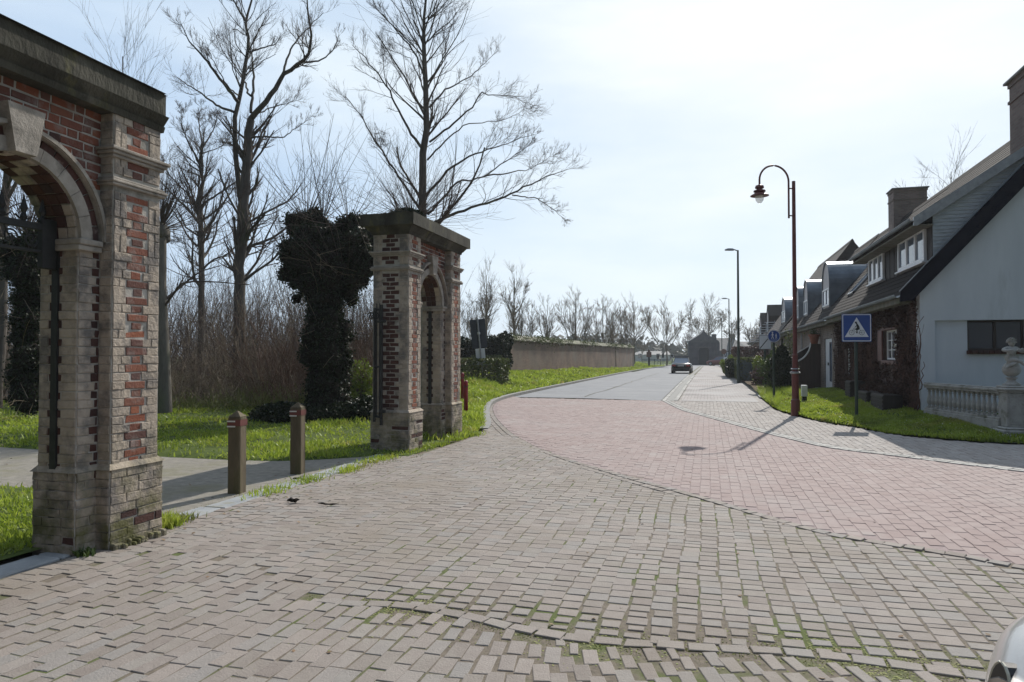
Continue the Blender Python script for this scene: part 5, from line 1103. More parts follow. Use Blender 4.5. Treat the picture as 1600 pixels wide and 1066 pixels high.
chimney(r2, 8.4, 9.8, 36.2, 37.2, 7.0, 9.4, .08)
mb = MB(); mb.tube([(4.35, 39.2, 2.95), (4.72, 39.2, 2.75), (4.75, 39.2, .2)], .045, 8); mb.build('downpipe', K['galv'], h2)
h3, r3 = terrace('terraced_house', 'terraced house with one small zinc barrel dormer right beside the red lamp post', 41.02, 48.0, 8.0, [(42.3, 43.7, 5.5, 'barrel')], None, 0, extra=[(43.5, 45.0, 1.2, 2.2)])
h4, r4 = terrace('terraced_house', 'taller roofed terraced house whose dark ridge peaks beside the long dormer', 48.02, 62.0, 8.85, [(49.3, 51.85, 5.5, 'barrel')], None, 0, extra=[(54, 55.5, 1.2, 2.2)])
h5, r5 = terrace('terraced_house', 'farthest terraced house with two pointed little dormers', 62.02, 84.0, 7.6, [(62.5, 64.6, 5.9, 'gable'), (70.5, 73.0, 5.7, 'gable')], None, 0, extra=[(75, 76.5, 1.2, 2.2)])
# ---- creeper over the street front
t = thing('creeper', 'dark red brown leafless creeper covering the street front of the white house', 'climbing plant', (4.8, 23.5, .2))
r = np.random.default_rng(5)
inwin = lambda y, z, e=.0: ((y > 20.3 - e) & (y < 22.45 + e) & (z > 1.4 - e) & (z < 2.36 + e)) | ((y > 26.4) & (y < 27.45) & (z > .95) & (z < 1.85))
mb = MB(); n = 420; k = 14; P = np.zeros((n, k, 3)); P[:, 0] = np.stack([4.76 - r.uniform(0, .05, n), r.uniform(18.45, 29.2, n), .2 + 0 * np.zeros(n)], 1)
d = np.stack([0 * np.zeros(n), r.normal(0, .3, n), np.ones(n)], 1); Lh = r.uniform(1.0, 2.75, n)
for i in range(1, k):
    d[:, 1] += r.normal(0, .22, n); d[:, 1] *= .85; dd = nrm(d); P[:, i] = P[:, i - 1] + dd * (Lh / (k - 1))[:, None]; P[:, i, 0] = 4.765 - .05 * np.abs(r.normal(0, 1, n))
P[:, :, 2] = np.minimum(P[:, :, 2], 2.85)
ok = ~(inwin(P[:, :, 1], P[:, :, 2])).any(1); P = P[ok]; n = len(P)
Rd = np.linspace(1, .3, k)[None] * r.uniform(.006, .024, n)[:, None]; V, Q = tubes(P, Rd, 4); mb.add(V, Q); mb.build('stems', K['vinestem'], t)
n = 26000; y = r.uniform(18.45, 29.3, n); z = r.uniform(.2, 2.9, n); x = 4.76 - np.abs(r.normal(0, .05, n)) - .03 * np.clip(vnoise(y, z, 3, 6), 0, 1)
dens = np.clip(.45 + .8 * vnoise(y * 1.5, z, 2.2, 4) + .35 * (z > 2.3), .08, 1); kk = (~inwin(y, z)) & (r.uniform(0, 1, n) < dens); x, y, z = x[kk], y[kk], z[kk]
def leaves(mb, C, s, r, flat=None, m=0):
    n = len(C); A = nrm(r.normal(0, 1, (n, 3))); B = nrm(np.cross(A, r.normal(0, 1, (n, 3))))
    if flat is not None: pass
    S = (s * r.uniform(.6, 1.3, n))[:, None]; V = np.stack([C - A * S, C - B * S * .7, C + A * S, C + B * S * .7], 1).reshape(-1, 3); mb.add(V, np.arange(n)[:, None] * 4 + np.array([[0, 1, 2, 3]]), m)
mb = MB(); leaves(mb, np.stack([x, y, z], 1), .035, r); mb.build('foliage', K['vine'], t)
# ---- planters and benches under the creeper
for i, (yy, wd, hh, lab) in enumerate(((19.6, 1.3, .42, 'low dark brown trough planter nearest the white gable'), (21.3, 1.1, .40, 'dark brown trough planter under the barred window'), (23.4, .8, .62, 'taller stack of dark slatted planters left of the barred window'))):
    b = thing('planter', lab, 'planter', (4.35, yy, .2), 'dark planters along the creeper wall'); mb = MB(); mb.bbox(4.12, 4.55, yy - wd / 2, yy + wd / 2, .22, .22 + hh, .015)
    for q in range(int(hh / .1)): mb.bbox(4.10, 4.12, yy - wd / 2 + .01, yy + wd / 2 - .01, .24 + q * .1, .31 + q * .1, .004)
    mb.build('trough', K['dwood'], b); mb = MB(); rr = np.random.default_rng(i); n = 500; leaves(mb, np.stack([rr.uniform(4.12, 4.55, n), rr.uniform(yy - wd / 2, yy + wd / 2, n), .25 + hh + rr.gamma(2, .05, n)], 1), .03, rr); mb.build('dried_plants', K['vine'], b)
x, y = at(1430, 636, .2); b = thing('white_pot', 'small white conical pot at the foot of the creeper near the gable corner', 'pot', (x, y, .2)); mb = MB(); mb.lathe([(.03, .18), (.13, .36), (.12, .36), (.02, .2)], x, y, 12); mb.build('pot', K['whitepaint'], b)
# ---- garden screen with concave top, pots
t = thing('garden_screen', 'brown garden partition with white edged concave curve beside the white door', 'screen', (4.0, 33.5, .2)); mb = MB(); cx, cz, rr = 3.55, 2.12, .85
pts = [(4.79, .15), (4.79, 2.12), (4.40, 2.12)] + [(3.55 + .85 * math.cos(a), 2.12 + .85 * math.sin(a)) for a in np.linspace(0, -math.pi / 2, 10)] + [(2.75, 1.27), (2.75, .15)]
mb.prism(pts, 1, 33.4, 33.52); mb.build('panel', mat('brown_screen', [(.055, .035, .03), (.09, .06, .05)], scale=3, stretch=(5, 5, .5), bump=.4, rough=.8), t)
mb = MB(); c_ = pts[2:-2]; mb.prism([(a, b) for a, b in c_] + [(a - .02 if i else a, b + .05) for i, (a, b) in reversed(list(enumerate(c_)))], 1, 33.37, 33.55); mb.build('white_edge', K['whitepaint'], t)
def pot(x, y, z, s, label, plant=None):
    t = thing('flower_pot', label, 'flower pot', (x, y, z), 'terracotta pots by the terrace'); mb = MB(); mb.lathe([(.09 * s, z), (.14 * s, z + .22 * s), (.165 * s, z + .22 * s), (.165 * s, z + .28 * s), (.13 * s, z + .27 * s), (.12 * s, z + .2 * s)], x, y, 14); mb.build('pot', K['terra'], t)
    r = np.random.default_rng(int(x * 100)); mb = MB(); n = 260; leaves(mb, np.stack([x + r.normal(0, .08 * s, n), y + r.normal(0, .08 * s, n), z + .28 * s + np.abs(r.normal(0, .1 * s, n))], 1), .03, r); mb.build('plant', K[plant or 'shrub'], t)
pot(4.55, 33.46, 2.12, 1.5, 'large terracotta pot on top of the brown screen next to the white door'); pot(3.0, 33.46, 1.27, 1.2, 'terracotta pot with reddish plant on the low end of the brown screen', 'purple'); pot(3.35, 36.2, 1.5, 1.3, 'terracotta pot behind the red lamp post on the second screen', 'purple')
t = thing('garden_screen', 'second low brown partition behind, with a white edge, partly hidden by the conifer', 'screen', (4.0, 36.2, .2)); mb = MB(); mb.prism([(2.9, .15), (2.9, 1.5), (3.8, 1.5), (4.79, 2.1), (4.79, .15)], 1, 36.15, 36.27); mb.build('panel', K['dwood'], t); mb = MB(); mb.prism([(2.88, 1.5), (3.8, 1.5), (4.79, 2.1), (4.79, 2.15), (3.8, 1.55), (2.88, 1.55)], 1, 36.12, 36.3); mb.build('white_edge', K['whitepaint'], t)
# ---- balustrade, pedestal, cherub
P0 = np.array([5.45, 15.75]); P1 = np.array([5.9, 20.0])
P1 = np.array(pxd(1449, 600, 16.2)[:2]); P0 = np.array(pxd(1567, 610, 13.55)[:2]); dv = (P1 - P0); Lb = np.hypot(*dv); ang = math.atan2(dv[1], dv[0])
def balustrade(label, O, ang, L, zb):
    t = thing('balustrade', label, 'balustrade', (O[0], O[1], zb), 'pale stone balustrade runs', local=True, rz=ang)
    mb = MB(); mb.bbox(0, L, -.10, .10, -.25, .10, .012); mb.bbox(0, L, -.075, .075, .10, .145, .008); mb.build('base', K['bal'], t)
    mb = MB(); mb.bbox(0, L, -.085, .085, .60, .64, .008); mb.bbox(0, L, -.105, .105, .64, .70, .015); mb.bbox(0, L, -.075, .075, .70, .72, .008); mb.build('handrail', K['bal'], t)
    n = int(L / .165)
    for i in range(n):
        x = (i + .5) * L / n
        if i == 0:
            mb = MB(); mb.bbox(x - .05, x + .05, -.05, .05, .145, .175, .006); mb.lathe([(.035, .175), (.045, .19), (.03, .205), (.052, .27), (.058, .32), (.045, .38), (.026, .45), (.024, .50), (.036, .52), (.026, .535), (.038, .555)], x, 0, 10); mb.bbox(x - .045, x + .045, -.045, .045, .555, .60, .006); b0 = mb.build('baluster', K['bal'], t); x0 = x
        else:
            c = b0.copy(); COL.objects.link(c); c.parent = t; c.location = (x - x0, 0, 0)
    return t
balustrade('stone balustrade between the white gable corner and the cherub pedestal', P0, ang, Lb, .27)
balustrade('stone balustrade running right from the cherub pedestal out of the picture', P0 + np.array([.62, -.28]), R(-14), 3.0, .18)
px_, py_ = P0 + np.array([.12, -.08]); t = thing('pedestal', 'stone pedestal with moulded cap carrying the cherub', 'pedestal', (px_, py_, 0), local=True, rz=YAW * .4)
mb = MB(); mb.bbox(-.29, .29, -.29, .29, -.05, .12, .02); mb.bbox(-.25, .25, -.25, .25, .12, .20, .02); mb.bbox(-.22, .22, -.22, .22, .20, .25, .02); mb.build('foot', K['bal'], t)
mb = MB(); mb.bbox(-.16, .16, -.16, .16, .25, .90, .01); [mb.bbox(a, b, -.168, -.158, c, d, .003) for a, b, c, d in ((-.12, .12, .30, .32), (-.12, .12, .82, .84), (-.12, -.10, .32, .82), (.10, .12, .32, .82))]; mb.build('shaft', K['bal'], t)
mb = MB(); mb.bbox(-.19, .19, -.19, .19, .90, .94, .01); mb.bbox(-.225, .225, -.225, .225, .94, .99, .015); mb.bbox(-.19, .19, -.19, .19, .99, 1.03, .015); mb.build('cap', K['bal'], t)
PZ = 1.03
t = thing('cherub_statue', 'pale stone cherub playing a violin, seated on a ball above the pedestal', 'statue', (px_, py_, PZ), local=True, rz=YAW * .4)
mb = MB(); mb.lathe([(.15, 0), (.15, .03), (.10, .06), (.065, .10), (.075, .13), (.10, .14), (.10, .155), (.06, .165)], 0, 0, 18); mb.build('stand', K['bal'], t, smooth=False)
mb = MB(); mb.lathe([(.06 if i == 0 else .155 * math.sin(math.pi * (i + 1.2) / 12.2), .165 + .145 - .145 * math.cos(math.pi * (i + 1.2) / 12.2)) for i in range(11)] + [(.001, .455)], 0, 0, 22); mb.build('ball', K['bal'], t, smooth=True)
def skin(name, chains, mt, parent, sub=2):
    """chains: list of polylines [(x,y,z,r),...]; joined where coordinates coincide"""
    idx = {}; V = []; Ed = []; Rr = []
    for ch in chains:
        prev = None
        for p in ch:
            k = tuple(round(q, 4) for q in p[:3])
            if k not in idx: idx[k] = len(V); V.append(p[:3]); Rr.append(p[3])
            if prev is not None and prev != idx[k]: Ed.append((prev, idx[k]))
            prev = idx[k]
    me = bpy.data.meshes.new(name); me.from_pydata(V, Ed, []); o = bpy.data.objects.new(name, me); COL.objects.link(o)
    md = o.modifiers.new('skin', 'SKIN'); md.use_smooth_shade = True
    for i, v in enumerate(me.skin_vertices[0].data): v.radius = (Rr[i], Rr[i]); v.use_root = (i == 0)
    s = o.modifiers.new('sub', 'SUBSURF'); s.levels = sub; s.render_levels = sub
    dg = bpy.context.evaluated_depsgraph_get(); m2 = bpy.data.meshes.new_from_object(o.evaluated_get(dg)); m2.name = name; o.modifiers.clear(); o.data = m2; m2.materials.clear(); m2.materials.append(mt)
    for p in m2.polygons: p.use_smooth = True
    if parent: o.parent = parent
    return o
B = .44
body = [[(0, .0, B + .06, .085), (0, -.005, B + .13, .078), (0, -.01, B + .21, .082), (0, -.01, B + .28, .05), (0, -.015, B + .31, .034), (0, -.02, B + .35, .062), (0, -.02, B + .41, .072), (0, -.02, B + .455, .045)],
        [(0, .0, B + .06, .085), (-.07, -.06, B + .03, .055), (-.02, -.15, B + .055, .042), (.08, -.165, B + .02, .034), (.13, -.15, B - .03, .026), (.16, -.18, B - .05, .02)],
        [(0, .0, B + .06, .085), (.07, -.05, B + .03, .055), (-.0, -.145, B - .01, .042), (-.10, -.15, B - .05, .034), (-.14, -.13, B - .09, .026), (-.17, -.15, B - .10, .02)],
        [(0, -.01, B + .28, .05), (-.085, -.01, B + .27, .038), (-.175, -.05, B + .24, .032), (-.14, -.13, B + .22, .026), (-.07, -.17, B + .24, .022), (-.045, -.18, B + .245, .016)],
        [(0, -.01, B + .28, .05), (.085, -.01, B + .27, .038), (.15, -.07, B + .20, .032), (.19, -.14, B + .23, .025), (.21, -.17, B + .26, .02)]]
skin('body', body, K['bal'], t)
mb = MB(); rr = np.random.default_rng(3)
for i in range(70):
    v = nrm(rr.normal(0, 1, 3)[None])[0]
    if v[2] < -.1 or (v[1] < -.55 and v[2] < .45): continue
    c = np.array([0, -.015, B + .39]) + v * np.array([.072, .072, .075]); mb.lathe([(.004, c[2] - .014), (.016, c[2] - .008), (.02, c[2]), (.015, c[2] + .01), (.002, c[2] + .015)], c[0], c[1], 7)
mb.build('curls', K['bal'], t, smooth=True)
mb = MB(); mb.tube([(.0, -.095, B + .385), (.0, -.105, B + .37)], .010, 6); mb.tube([(-.02, -.088, B + .345), (.02, -.088, B + .345)], .005, 6); [mb.tube([(s * .028, -.085, B + .405), (s * .028, -.092, B + .405)], .009, 6) for s in (-1, 1)]; mb.build('face', K['bal'], t)
mb = MB(); mb.prism([(.02, B + .235), (.05, B + .27), (.085, B + .255), (.12, B + .28), (.15, B + .25), (.12, B + .21), (.085, B + .225), (.05, B + .205)], 1, -.16, -.125); mb.tube([(.14, -.143, B + .248), (.27, -.15, B + .285), (.285, -.15, B + .30)], .011, 6); mb.build('violin', K['bal'], t)
mb = MB(); mb.tube([(-.10, -.185, B + .215), (.16, -.175, B + .265)], .006, 5); mb.build('bow', K['bal'], t)
mb = MB(); mb.add([(-.09, -.10, B + .07), (.09, -.10, B + .07), (.11, -.02, B + .03), (-.11, -.02, B + .03), (-.085, -.09, B + .13), (.085, -.09, B + .12), (.10, .07, B + .12), (-.10, .07, B + .12)], [[0, 1, 5, 4], [1, 2, 6, 5], [3, 0, 4, 7]]); mb.build('drapery', K['bal'], t)
# wooden box by the lamp foot
x, y = at(1256, 627, .18); t = thing('utility_box', 'small grey box standing in the grass beside the foot of the red lamp', 'utility box', (x, y, .15)); mb = MB(); mb.bbox(x - .07, x + .10, y - .1, y + .1, .33, .68, .01); mb.build('housing', K['lightback'], t); mb = MB(); mb.bbox(x - .05, x + .08, y - .08, y + .08, .1, .33, .01); mb.build('base', K['black'], t)
# ------------------------------------------------------------------ bare trees
def spawn(P, Rd, L, nper, r, rat=(.35, .6), ang=(25, 60), t0=.2, k=5, up=.12, wig=.18, rr=.55, rmin=.003, taper=.35, tpow=1., grav=0.):
    """children of polylines P (n,k,3): returns P2, R2, L2"""
    n, kk, _ = P.shape; m = nper if np.ndim(nper) else np.full(n, nper); idx = np.repeat(np.arange(n), m); N_ = len(idx)
    t = t0 + (1 - t0) * r.uniform(0, 1, N_) ** tpow; f = t * (kk - 1); i = np.minimum(f.astype(int), kk - 2); f = (f - i)[:, None]
    S = P[idx, i] * (1 - f) + P[idx, i + 1] * f; D = nrm(P[idx, i + 1] - P[idx, i]); R0 = Rd[idx, i] * (1 - f[:, 0]) + Rd[idx, i + 1] * f[:, 0]
    a = np.radians(r.uniform(*ang, N_)); perp = nrm(np.cross(D, r.normal(0, 1, (N_, 3)))); d = D * np.cos(a)[:, None] + perp * np.sin(a)[:, None]
    Lc = L[idx] * r.uniform(*rat, N_) * (1.05 - .45 * t); R2 = np.maximum(R0 * rr * r.uniform(.7, 1.1, N_), rmin)
    Q = np.zeros((N_, k, 3)); Q[:, 0] = S
    for j in range(1, k):
        d = nrm(d + r.normal(0, wig, (N_, 3)) + np.array([0, 0, up - grav * j])); Q[:, j] = Q[:, j - 1] + d * (Lc / (k - 1))[:, None]
    return Q, np.maximum(R2[:, None] * np.linspace(1, taper, k)[None], rmin * .6), Lc
def resamp(pts, k):
    p = np.array(pts, float); s = np.concatenate(([0], np.cumsum(np.linalg.norm(np.diff(p[:, :3], axis=0), axis=1)))); t = np.linspace(0, s[-1], k)
    return np.stack([np.interp(t, s, p[:, i]) for i in range(p.shape[1])], 1), s[-1]
def tree(name, label, cat, base, limbs, seed, levels, m_b='bark', m_t='twig', group=None, k=14, sides=9, rmin=.004, twig_from=1):
    """limbs: list of [(x,y,z,r)...]; first is the trunk. levels: list of dicts for spawn"""
    r = np.random.default_rng(seed); root = thing(name, label, cat, tuple(base), group)
    P = []; Rd = []; L = []
    for l in limbs: q, ln = resamp(l, k); P.append(q[:, :3]); Rd.append(q[:, 3]); L.append(ln)
    P = np.array(P); Rd = np.array(Rd); L = np.array(L)
    P[:, 1:-1] += r.normal(0, .012, P[:, 1:-1].shape) * np.minimum(L, 6)[:, None, None] * .35
    mb = MB(); V, Q = tubes(P, Rd, sides); mb.add(V, Q); mt = MB(); nt_ = 0
    for li, lv in enumerate(levels):
        lv = dict(lv); npr = lv.pop('n')
        if li == 0:  # by length of limb
            npr = np.maximum((L / L.max() * npr).astype(int), lv.pop('nmin', 4))
        P, Rd, L = spawn(P, Rd, L, npr, r, rmin=lv.pop('rmin', rmin), **lv)
        V, Q = tubes(P, Rd, 5 if li == 0 else 3); (mb if li < twig_from else mt).add(V, Q)
    mb.build('trunk', K[m_b], root, smooth=True); mt.build('crown', K[m_t], root, smooth=True); return root
def limb(pts, D, r0, r1, dj=0., seed=0):
    """traced limb at depth D; dj bends it towards or away from the viewer"""
    n = len(pts); o = []
    for i, (a, b) in enumerate(pts):
        t = i / (n - 1); p = pxd(a, b, D + dj * t); o.append((*p, r0 + (r1 - r0) * t))
    return o
# twin stemmed tall tree behind the thicket
D = 27.
TA = [limb([(372, 628), (374, 550), (375, 423), (381, 335), (386, 250), (388, 207), (392, 186)], D, 0.245, 0.131),
 limb([(392, 186), (406, 171), (426, 144), (441, 117), (475, 95), (484, 78), (486, 50), (480, 10), (478, -30)], D, 0.116, 0.016, -1.5), limb([(441, 117), (452, 80), (470, 55), (505, 20)], D, 0.048, 0.011, 1.5), limb([(475, 98), (500, 95), (520, 80), (530, 55)], D, 0.041, 0.008, 1.),
 limb([(381, 330), (374, 300), (370, 250), (366, 183), (375, 151), (387, 85), (389, 61), (383, 32), (394, 0), (400, -60)], D, 0.116, 0.027, 1.), limb([(383, 32), (370, 10), (355, -20)], D, 0.041, 0.016, -1),
 limb([(392, 176), (397, 122), (393, 85), (398, 60)], D, 0.061, 0.011, 2), limb([(372, 160), (343, 122), (319, 90), (294, 63), (283, 37)], D, 0.068, 0.008, -2), limb([(365, 175), (338, 165), (314, 146), (287, 128), (275, 120)], D, 0.054, 0.007, 2),
 limb([(390, 82), (405, 76), (430, 70), (445, 50)], D, 0.041, 0.007, 1), limb([(388, 215), (415, 214), (441, 215), (460, 202), (489, 180)], D, 0.041, 0.005, -1.), limb([(384, 250), (360, 225), (330, 215)], D, 0.034, 0.005, 2), limb([(396, 180), (420, 170), (455, 160), (470, 140)], D, 0.034, 0.005, 2.5), limb([(392, 150), (378, 120), (360, 90), (350, 60)], D, 0.041, 0.007, 2.5), limb([(375, 151), (360, 140), (335, 100), (320, 60)], D, 0.034, 0.005, -2.5)]
tree('bare_tree', 'tallest twin stemmed bare tree rising behind the thicket, left of the ivy pollard', 'tree', pxd(372, 625, D), TA, 1, [dict(n=34, rat=(.12, .38), t0=.4, k=7, wig=.15, up=.1, ang=(25, 60), rr=.4, nmin=13), dict(n=7, rat=(.35, .8), k=6, t0=.1, wig=.09, ang=(18, 45)), dict(n=3, rat=(.4, .85), k=4, t0=.1, wig=.08, ang=(18, 42))], k=20, rmin=.0042)
D = 36.
TB = [limb([(312, 625), (315, 481), (315, 400), (313, 327), (314, 300), (317, 288), (311, 253), (316, 225)], D, 0.177, 0.054),
 limb([(312, 325), (290, 300), (263, 273), (252, 240)], D, 0.061, 0.008, 1), limb([(314, 322), (345, 300), (371, 283), (385, 260)], D, 0.061, 0.008, -1), limb([(316, 232), (335, 200), (340, 175)], D, 0.048, 0.005, 1), limb([(311, 253), (295, 225), (282, 190), (285, 170)], D, 0.054, 0.005, -1.5), limb([(316, 225), (310, 190), (315, 165)], D, 0.041, 0.005, 2), limb([(313, 400), (290, 380), (265, 375)], D, 0.034, 0.005, 1), limb([(316, 240), (345, 230), (355, 215)], D, 0.034, 0.005, 2)]
tree('bare_tree', 'slimmer bare tree with forked crown between the near arch and the tallest tree', 'tree', pxd(312, 625, D), TB, 2, [dict(n=34, rat=(.14, .34), t0=.4, k=6, wig=.2, nmin=14), dict(n=9, rat=(.4, .8), k=5, t0=.1, wig=.09, ang=(18, 45)), dict(n=5, rat=(.4, .8), k=4, wig=.08, ang=(18, 42))], k=14, rmin=.005)
D = 24.
TC = [limb([(655, 640), (657, 500), (656, 400), (660, 321), (662, 232), (669, 185), (667, 135), (662, 71), (660, 36), (667, 0), (668, -45)], D, 0.187, 0.022),
 limb([(658, 330), (640, 300), (612, 260), (587, 221), (562, 178), (539, 150)], D, 0.050, 0.009, -1), limb([(587, 221), (585, 190), (600, 230)], D, 0.011, 0.004),
 limb([(662, 235), (645, 215), (626, 182), (605, 135), (573, 93), (550, 70)], D, 0.055, 0.009, 1.2), limb([(605, 135), (600, 110), (595, 60)], D, 0.022, 0.004, 1), limb([(667, 135), (651, 86), (616, 43), (583, 7)], D, 0.039, 0.007, -1.),
 limb([(671, 168), (698, 139), (733, 121), (780, 78)], D, 0.039, 0.005, 1), limb([(671, 222), (708, 193), (737, 168), (750, 145), (785, 150), (815, 150)], D, 0.039, 0.005, -1.5), limb([(668, 250), (700, 215), (730, 193), (780, 190), (826, 168)], D, 0.033, 0.004, 2),
 limb([(664, 308), (701, 264), (737, 242), (780, 228), (835, 210)], D, 0.050, 0.005, -1.5), limb([(668, 335), (715, 285), (758, 275), (801, 246), (830, 225)], D, 0.044, 0.005, 1.5), limb([(758, 275), (800, 270), (829, 264), (870, 240)], D, 0.028, 0.004, 2),
 limb([(668, 352), (700, 338), (737, 324), (787, 310), (826, 289), (860, 275), (890, 264)], D, 0.061, 0.007, -.5), limb([(800, 305), (840, 310), (868, 330), (885, 345)], D, 0.022, 0.004), limb([(667, 130), (690, 100), (700, 60), (712, 20)], D, 0.033, 0.004, 1.5), limb([(662, 71), (650, 40), (640, 0), (630, -20)], D, 0.028, 0.004, 1.), limb([(668, 160), (655, 120), (640, 90), (600, 75)], D, 0.028, 0.004, 2)]
tree('bare_tree', 'wide spreading bare tree rising directly behind the far arch', 'tree', pxd(655, 635, D), TC, 3, [dict(n=40, rat=(.12, .34), t0=.3, k=7, wig=.12, up=.05, nmin=15, rr=.42, tpow=.7, ang=(20, 50)), dict(n=7, rat=(.35, .8), k=6, t0=.1, ang=(18, 42), wig=.09), dict(n=3, rat=(.4, .85), k=4, up=.0, wig=.08, ang=(18, 42))], k=20, rmin=.0038)
# radial shoots at the foot of that crown
def shoots(mb, c, n, L, spread, r, rad=.008, k=6, droop=.0, az=None, lo=-.2, sides=3):
    d = nrm(np.stack([r.normal(0, spread, n), r.normal(0, spread, n), np.abs(r.normal(.8, .5, n)) + lo], 1)); P = np.zeros((n, k, 3)); P[:, 0] = np.array(c) + d * r.uniform(0, .25, n)[:, None]; l = r.uniform(.45, 1.1, n) * L
    for j in range(1, k): d = nrm(d + r.normal(0, .05, (n, 3)) + np.array([0, 0, .05 - droop])); P[:, j] = P[:, j - 1] + d * (l / (k - 1))[:, None]
    Rr = np.linspace(1, .35, k)[None] * r.uniform(.6, 1.3, n)[:, None] * rad; V, Q = tubes(P, Rr, sides); mb.add(V, Q); return P, Rr, l
t = thing('young_pollard', 'spray of straight young shoots round a black ivy knot on top of the far arch', 'pollard', pxd(640, 338, 22.5)); r = np.random.default_rng(9)
mb = MB(); P, Rr, l = shoots(mb, pxd(645, 345, 22.5), 150, 2.8, .75, r, .008); P2, R2, l2 = spawn(P, Rr, l, 3, r, k=4, rmin=.004); V, Q = tubes(P2, R2, 3); mb.add(V, Q); mb.build('shoots', K['twig'], t)
mb = MB(); n = 3500; c = np.array(pxd(634, 340, 22.0)); v = nrm(r.normal(0, 1, (n, 3))) * (r.uniform(.6, 1, n)[:, None]) * np.array([.62, .4, .28]); leaves(mb, c + v, .06, r); mb.build('ivy_knot', K['ivy'], t)
# ---- ivy covered pollard
def lumps(mb, L_, D, r, sub=2, nz=.16):
    import bmesh
    for (a, b, rad) in L_:
        bm = bmesh.new(); bmesh.ops.create_icosphere(bm, subdivisions=sub, radius=1); V = np.array([v.co[:] for v in bm.verts]); Fc = [[v.index for v in f.verts] for f in bm.faces]; bm.free()
        c = np.array(pxd(a, b, D + r.normal(0, .15))); R_ = rad / F * D; f = 1 + nz * (np.sin(V[:, 0] * 5 + a) + np.sin(V[:, 1] * 6 + b) + np.sin(V[:, 2] * 5.5 + a * b)) / 1.6
        mb.add(c + V * R_ * f[:, None], Fc)
def ivy_pollard(name, label, L_, D, base, seed, nleaf, shoots_at, sh):
    r = np.random.default_rng(seed); t = thing(name, label, 'pollard tree', base, 'ivy covered pollard trees'); mb = MB(); lumps(mb, L_, D, r, 3, .2); core = mb.build('trunk', K['ivy_core'], t, smooth=True)
    me = core.data; vs_ = np.array([v.co[:] for v in me.vertices]) + np.array(ROOT[core.name]); ns = np.array([v.normal[:] for v in me.vertices])
    areas = np.array([p.area for p in me.polygons]); pr = areas / areas.sum(); pi = r.choice(len(areas), nleaf, p=pr); cen = np.array([p.center[:] for p in me.polygons])[pi] + np.array(ROOT[core.name]); nn = np.array([p.normal[:] for p in me.polygons])[pi]
    C = cen + r.normal(0, .045, cen.shape) + nn * (.0 + .05 * r.uniform(0, 1, nleaf)[:, None]); mb = MB(); leaves(mb, C, .034, r); mb.build('ivy', K['ivy'], t)
    mb = MB()
    for (a, b, n, L2, sp) in shoots_at:
        P, Rr, l = shoots(mb, pxd(a, b, D), n, L2, sp, r, .009); P2, R2, l2 = spawn(P, Rr, l, 3, r, k=4, rmin=.0035, rat=(.25, .5)); V, Q = tubes(P2, R2, 3); mb.add(V, Q)
    mb.build('shoots', K[sh], t)
    mb = MB(); n = 60; pick = r.choice(len(C), n); P = np.zeros((n, 6, 3)); P[:, 0] = C[pick]; d = nrm(nn[pick] + r.normal(0, .5, (n, 3)) + [0, 0, .2])
    for j in range(1, 6): d = nrm(d + r.normal(0, .15, (n, 3)) - [0, 0, .06]); P[:, j] = P[:, j - 1] + d * .2
    V, Q = tubes(P, np.full((n, 6), .005), 3); mb.add(V, Q); mb.build('dead_stems', K['twig_pale'], t); return t
LI = [(470, 350, 19), (492, 346, 17), (485, 338, 9), (513, 362, 13), (452, 386, 12), (462, 408, 19), (447, 428, 11), (442, 398, 7), (484, 378, 26), (488, 408, 30), (516, 395, 28), (541, 358, 17), (560, 352, 14), (550, 345, 9), (553, 385, 25), (577, 380, 17), (573, 412, 19), (580, 395, 9), (522, 420, 33), (556, 434, 17), (474, 438, 15), (462, 442, 9), (540, 450, 18), (500, 452, 23), (464, 466, 7), (478, 454, 9), (549, 470, 8), (510, 474, 24), (506, 494, 24), (508, 512, 25), (532, 520, 17), (492, 526, 17), (508, 545, 30), (488, 556, 15), (534, 562, 16), (512, 570, 29), (516, 594, 29), (510, 614, 28), (512, 636, 29), (530, 654, 22), (494, 654, 24)]
ivy_pollard('ivy_pollard', 'black looking ivy smothered pollard tree with a lumpy wide head left of the far arch', LI, 18.0, pxd(512, 655, 18.0), 4, 42000, [(478, 345, 34, 2.4, .45), (545, 350, 26, 1.9, .5), (505, 345, 30, 2.4, .3), (450, 400, 30, 1.8, .7), (540, 440, 40, 2.2, .9)], 'twig')
LJ = [(20, 395, 20), (45, 400, 26), (60, 380, 18), (38, 425, 24), (55, 440, 22), (45, 470, 22), (42, 500, 20), (40, 530, 20), (45, 560, 22), (40, 590, 22), (45, 620, 24)]
ivy_pollard('ivy_pollard', 'ivy clad pollard trunk seen through the opening of the big near arch', LJ, 17.0, pxd(42, 640, 17.0), 6, 16000, [(40, 375, 60, 2.6, .4), (60, 370, 60, 3.0, .5)], 'twig')
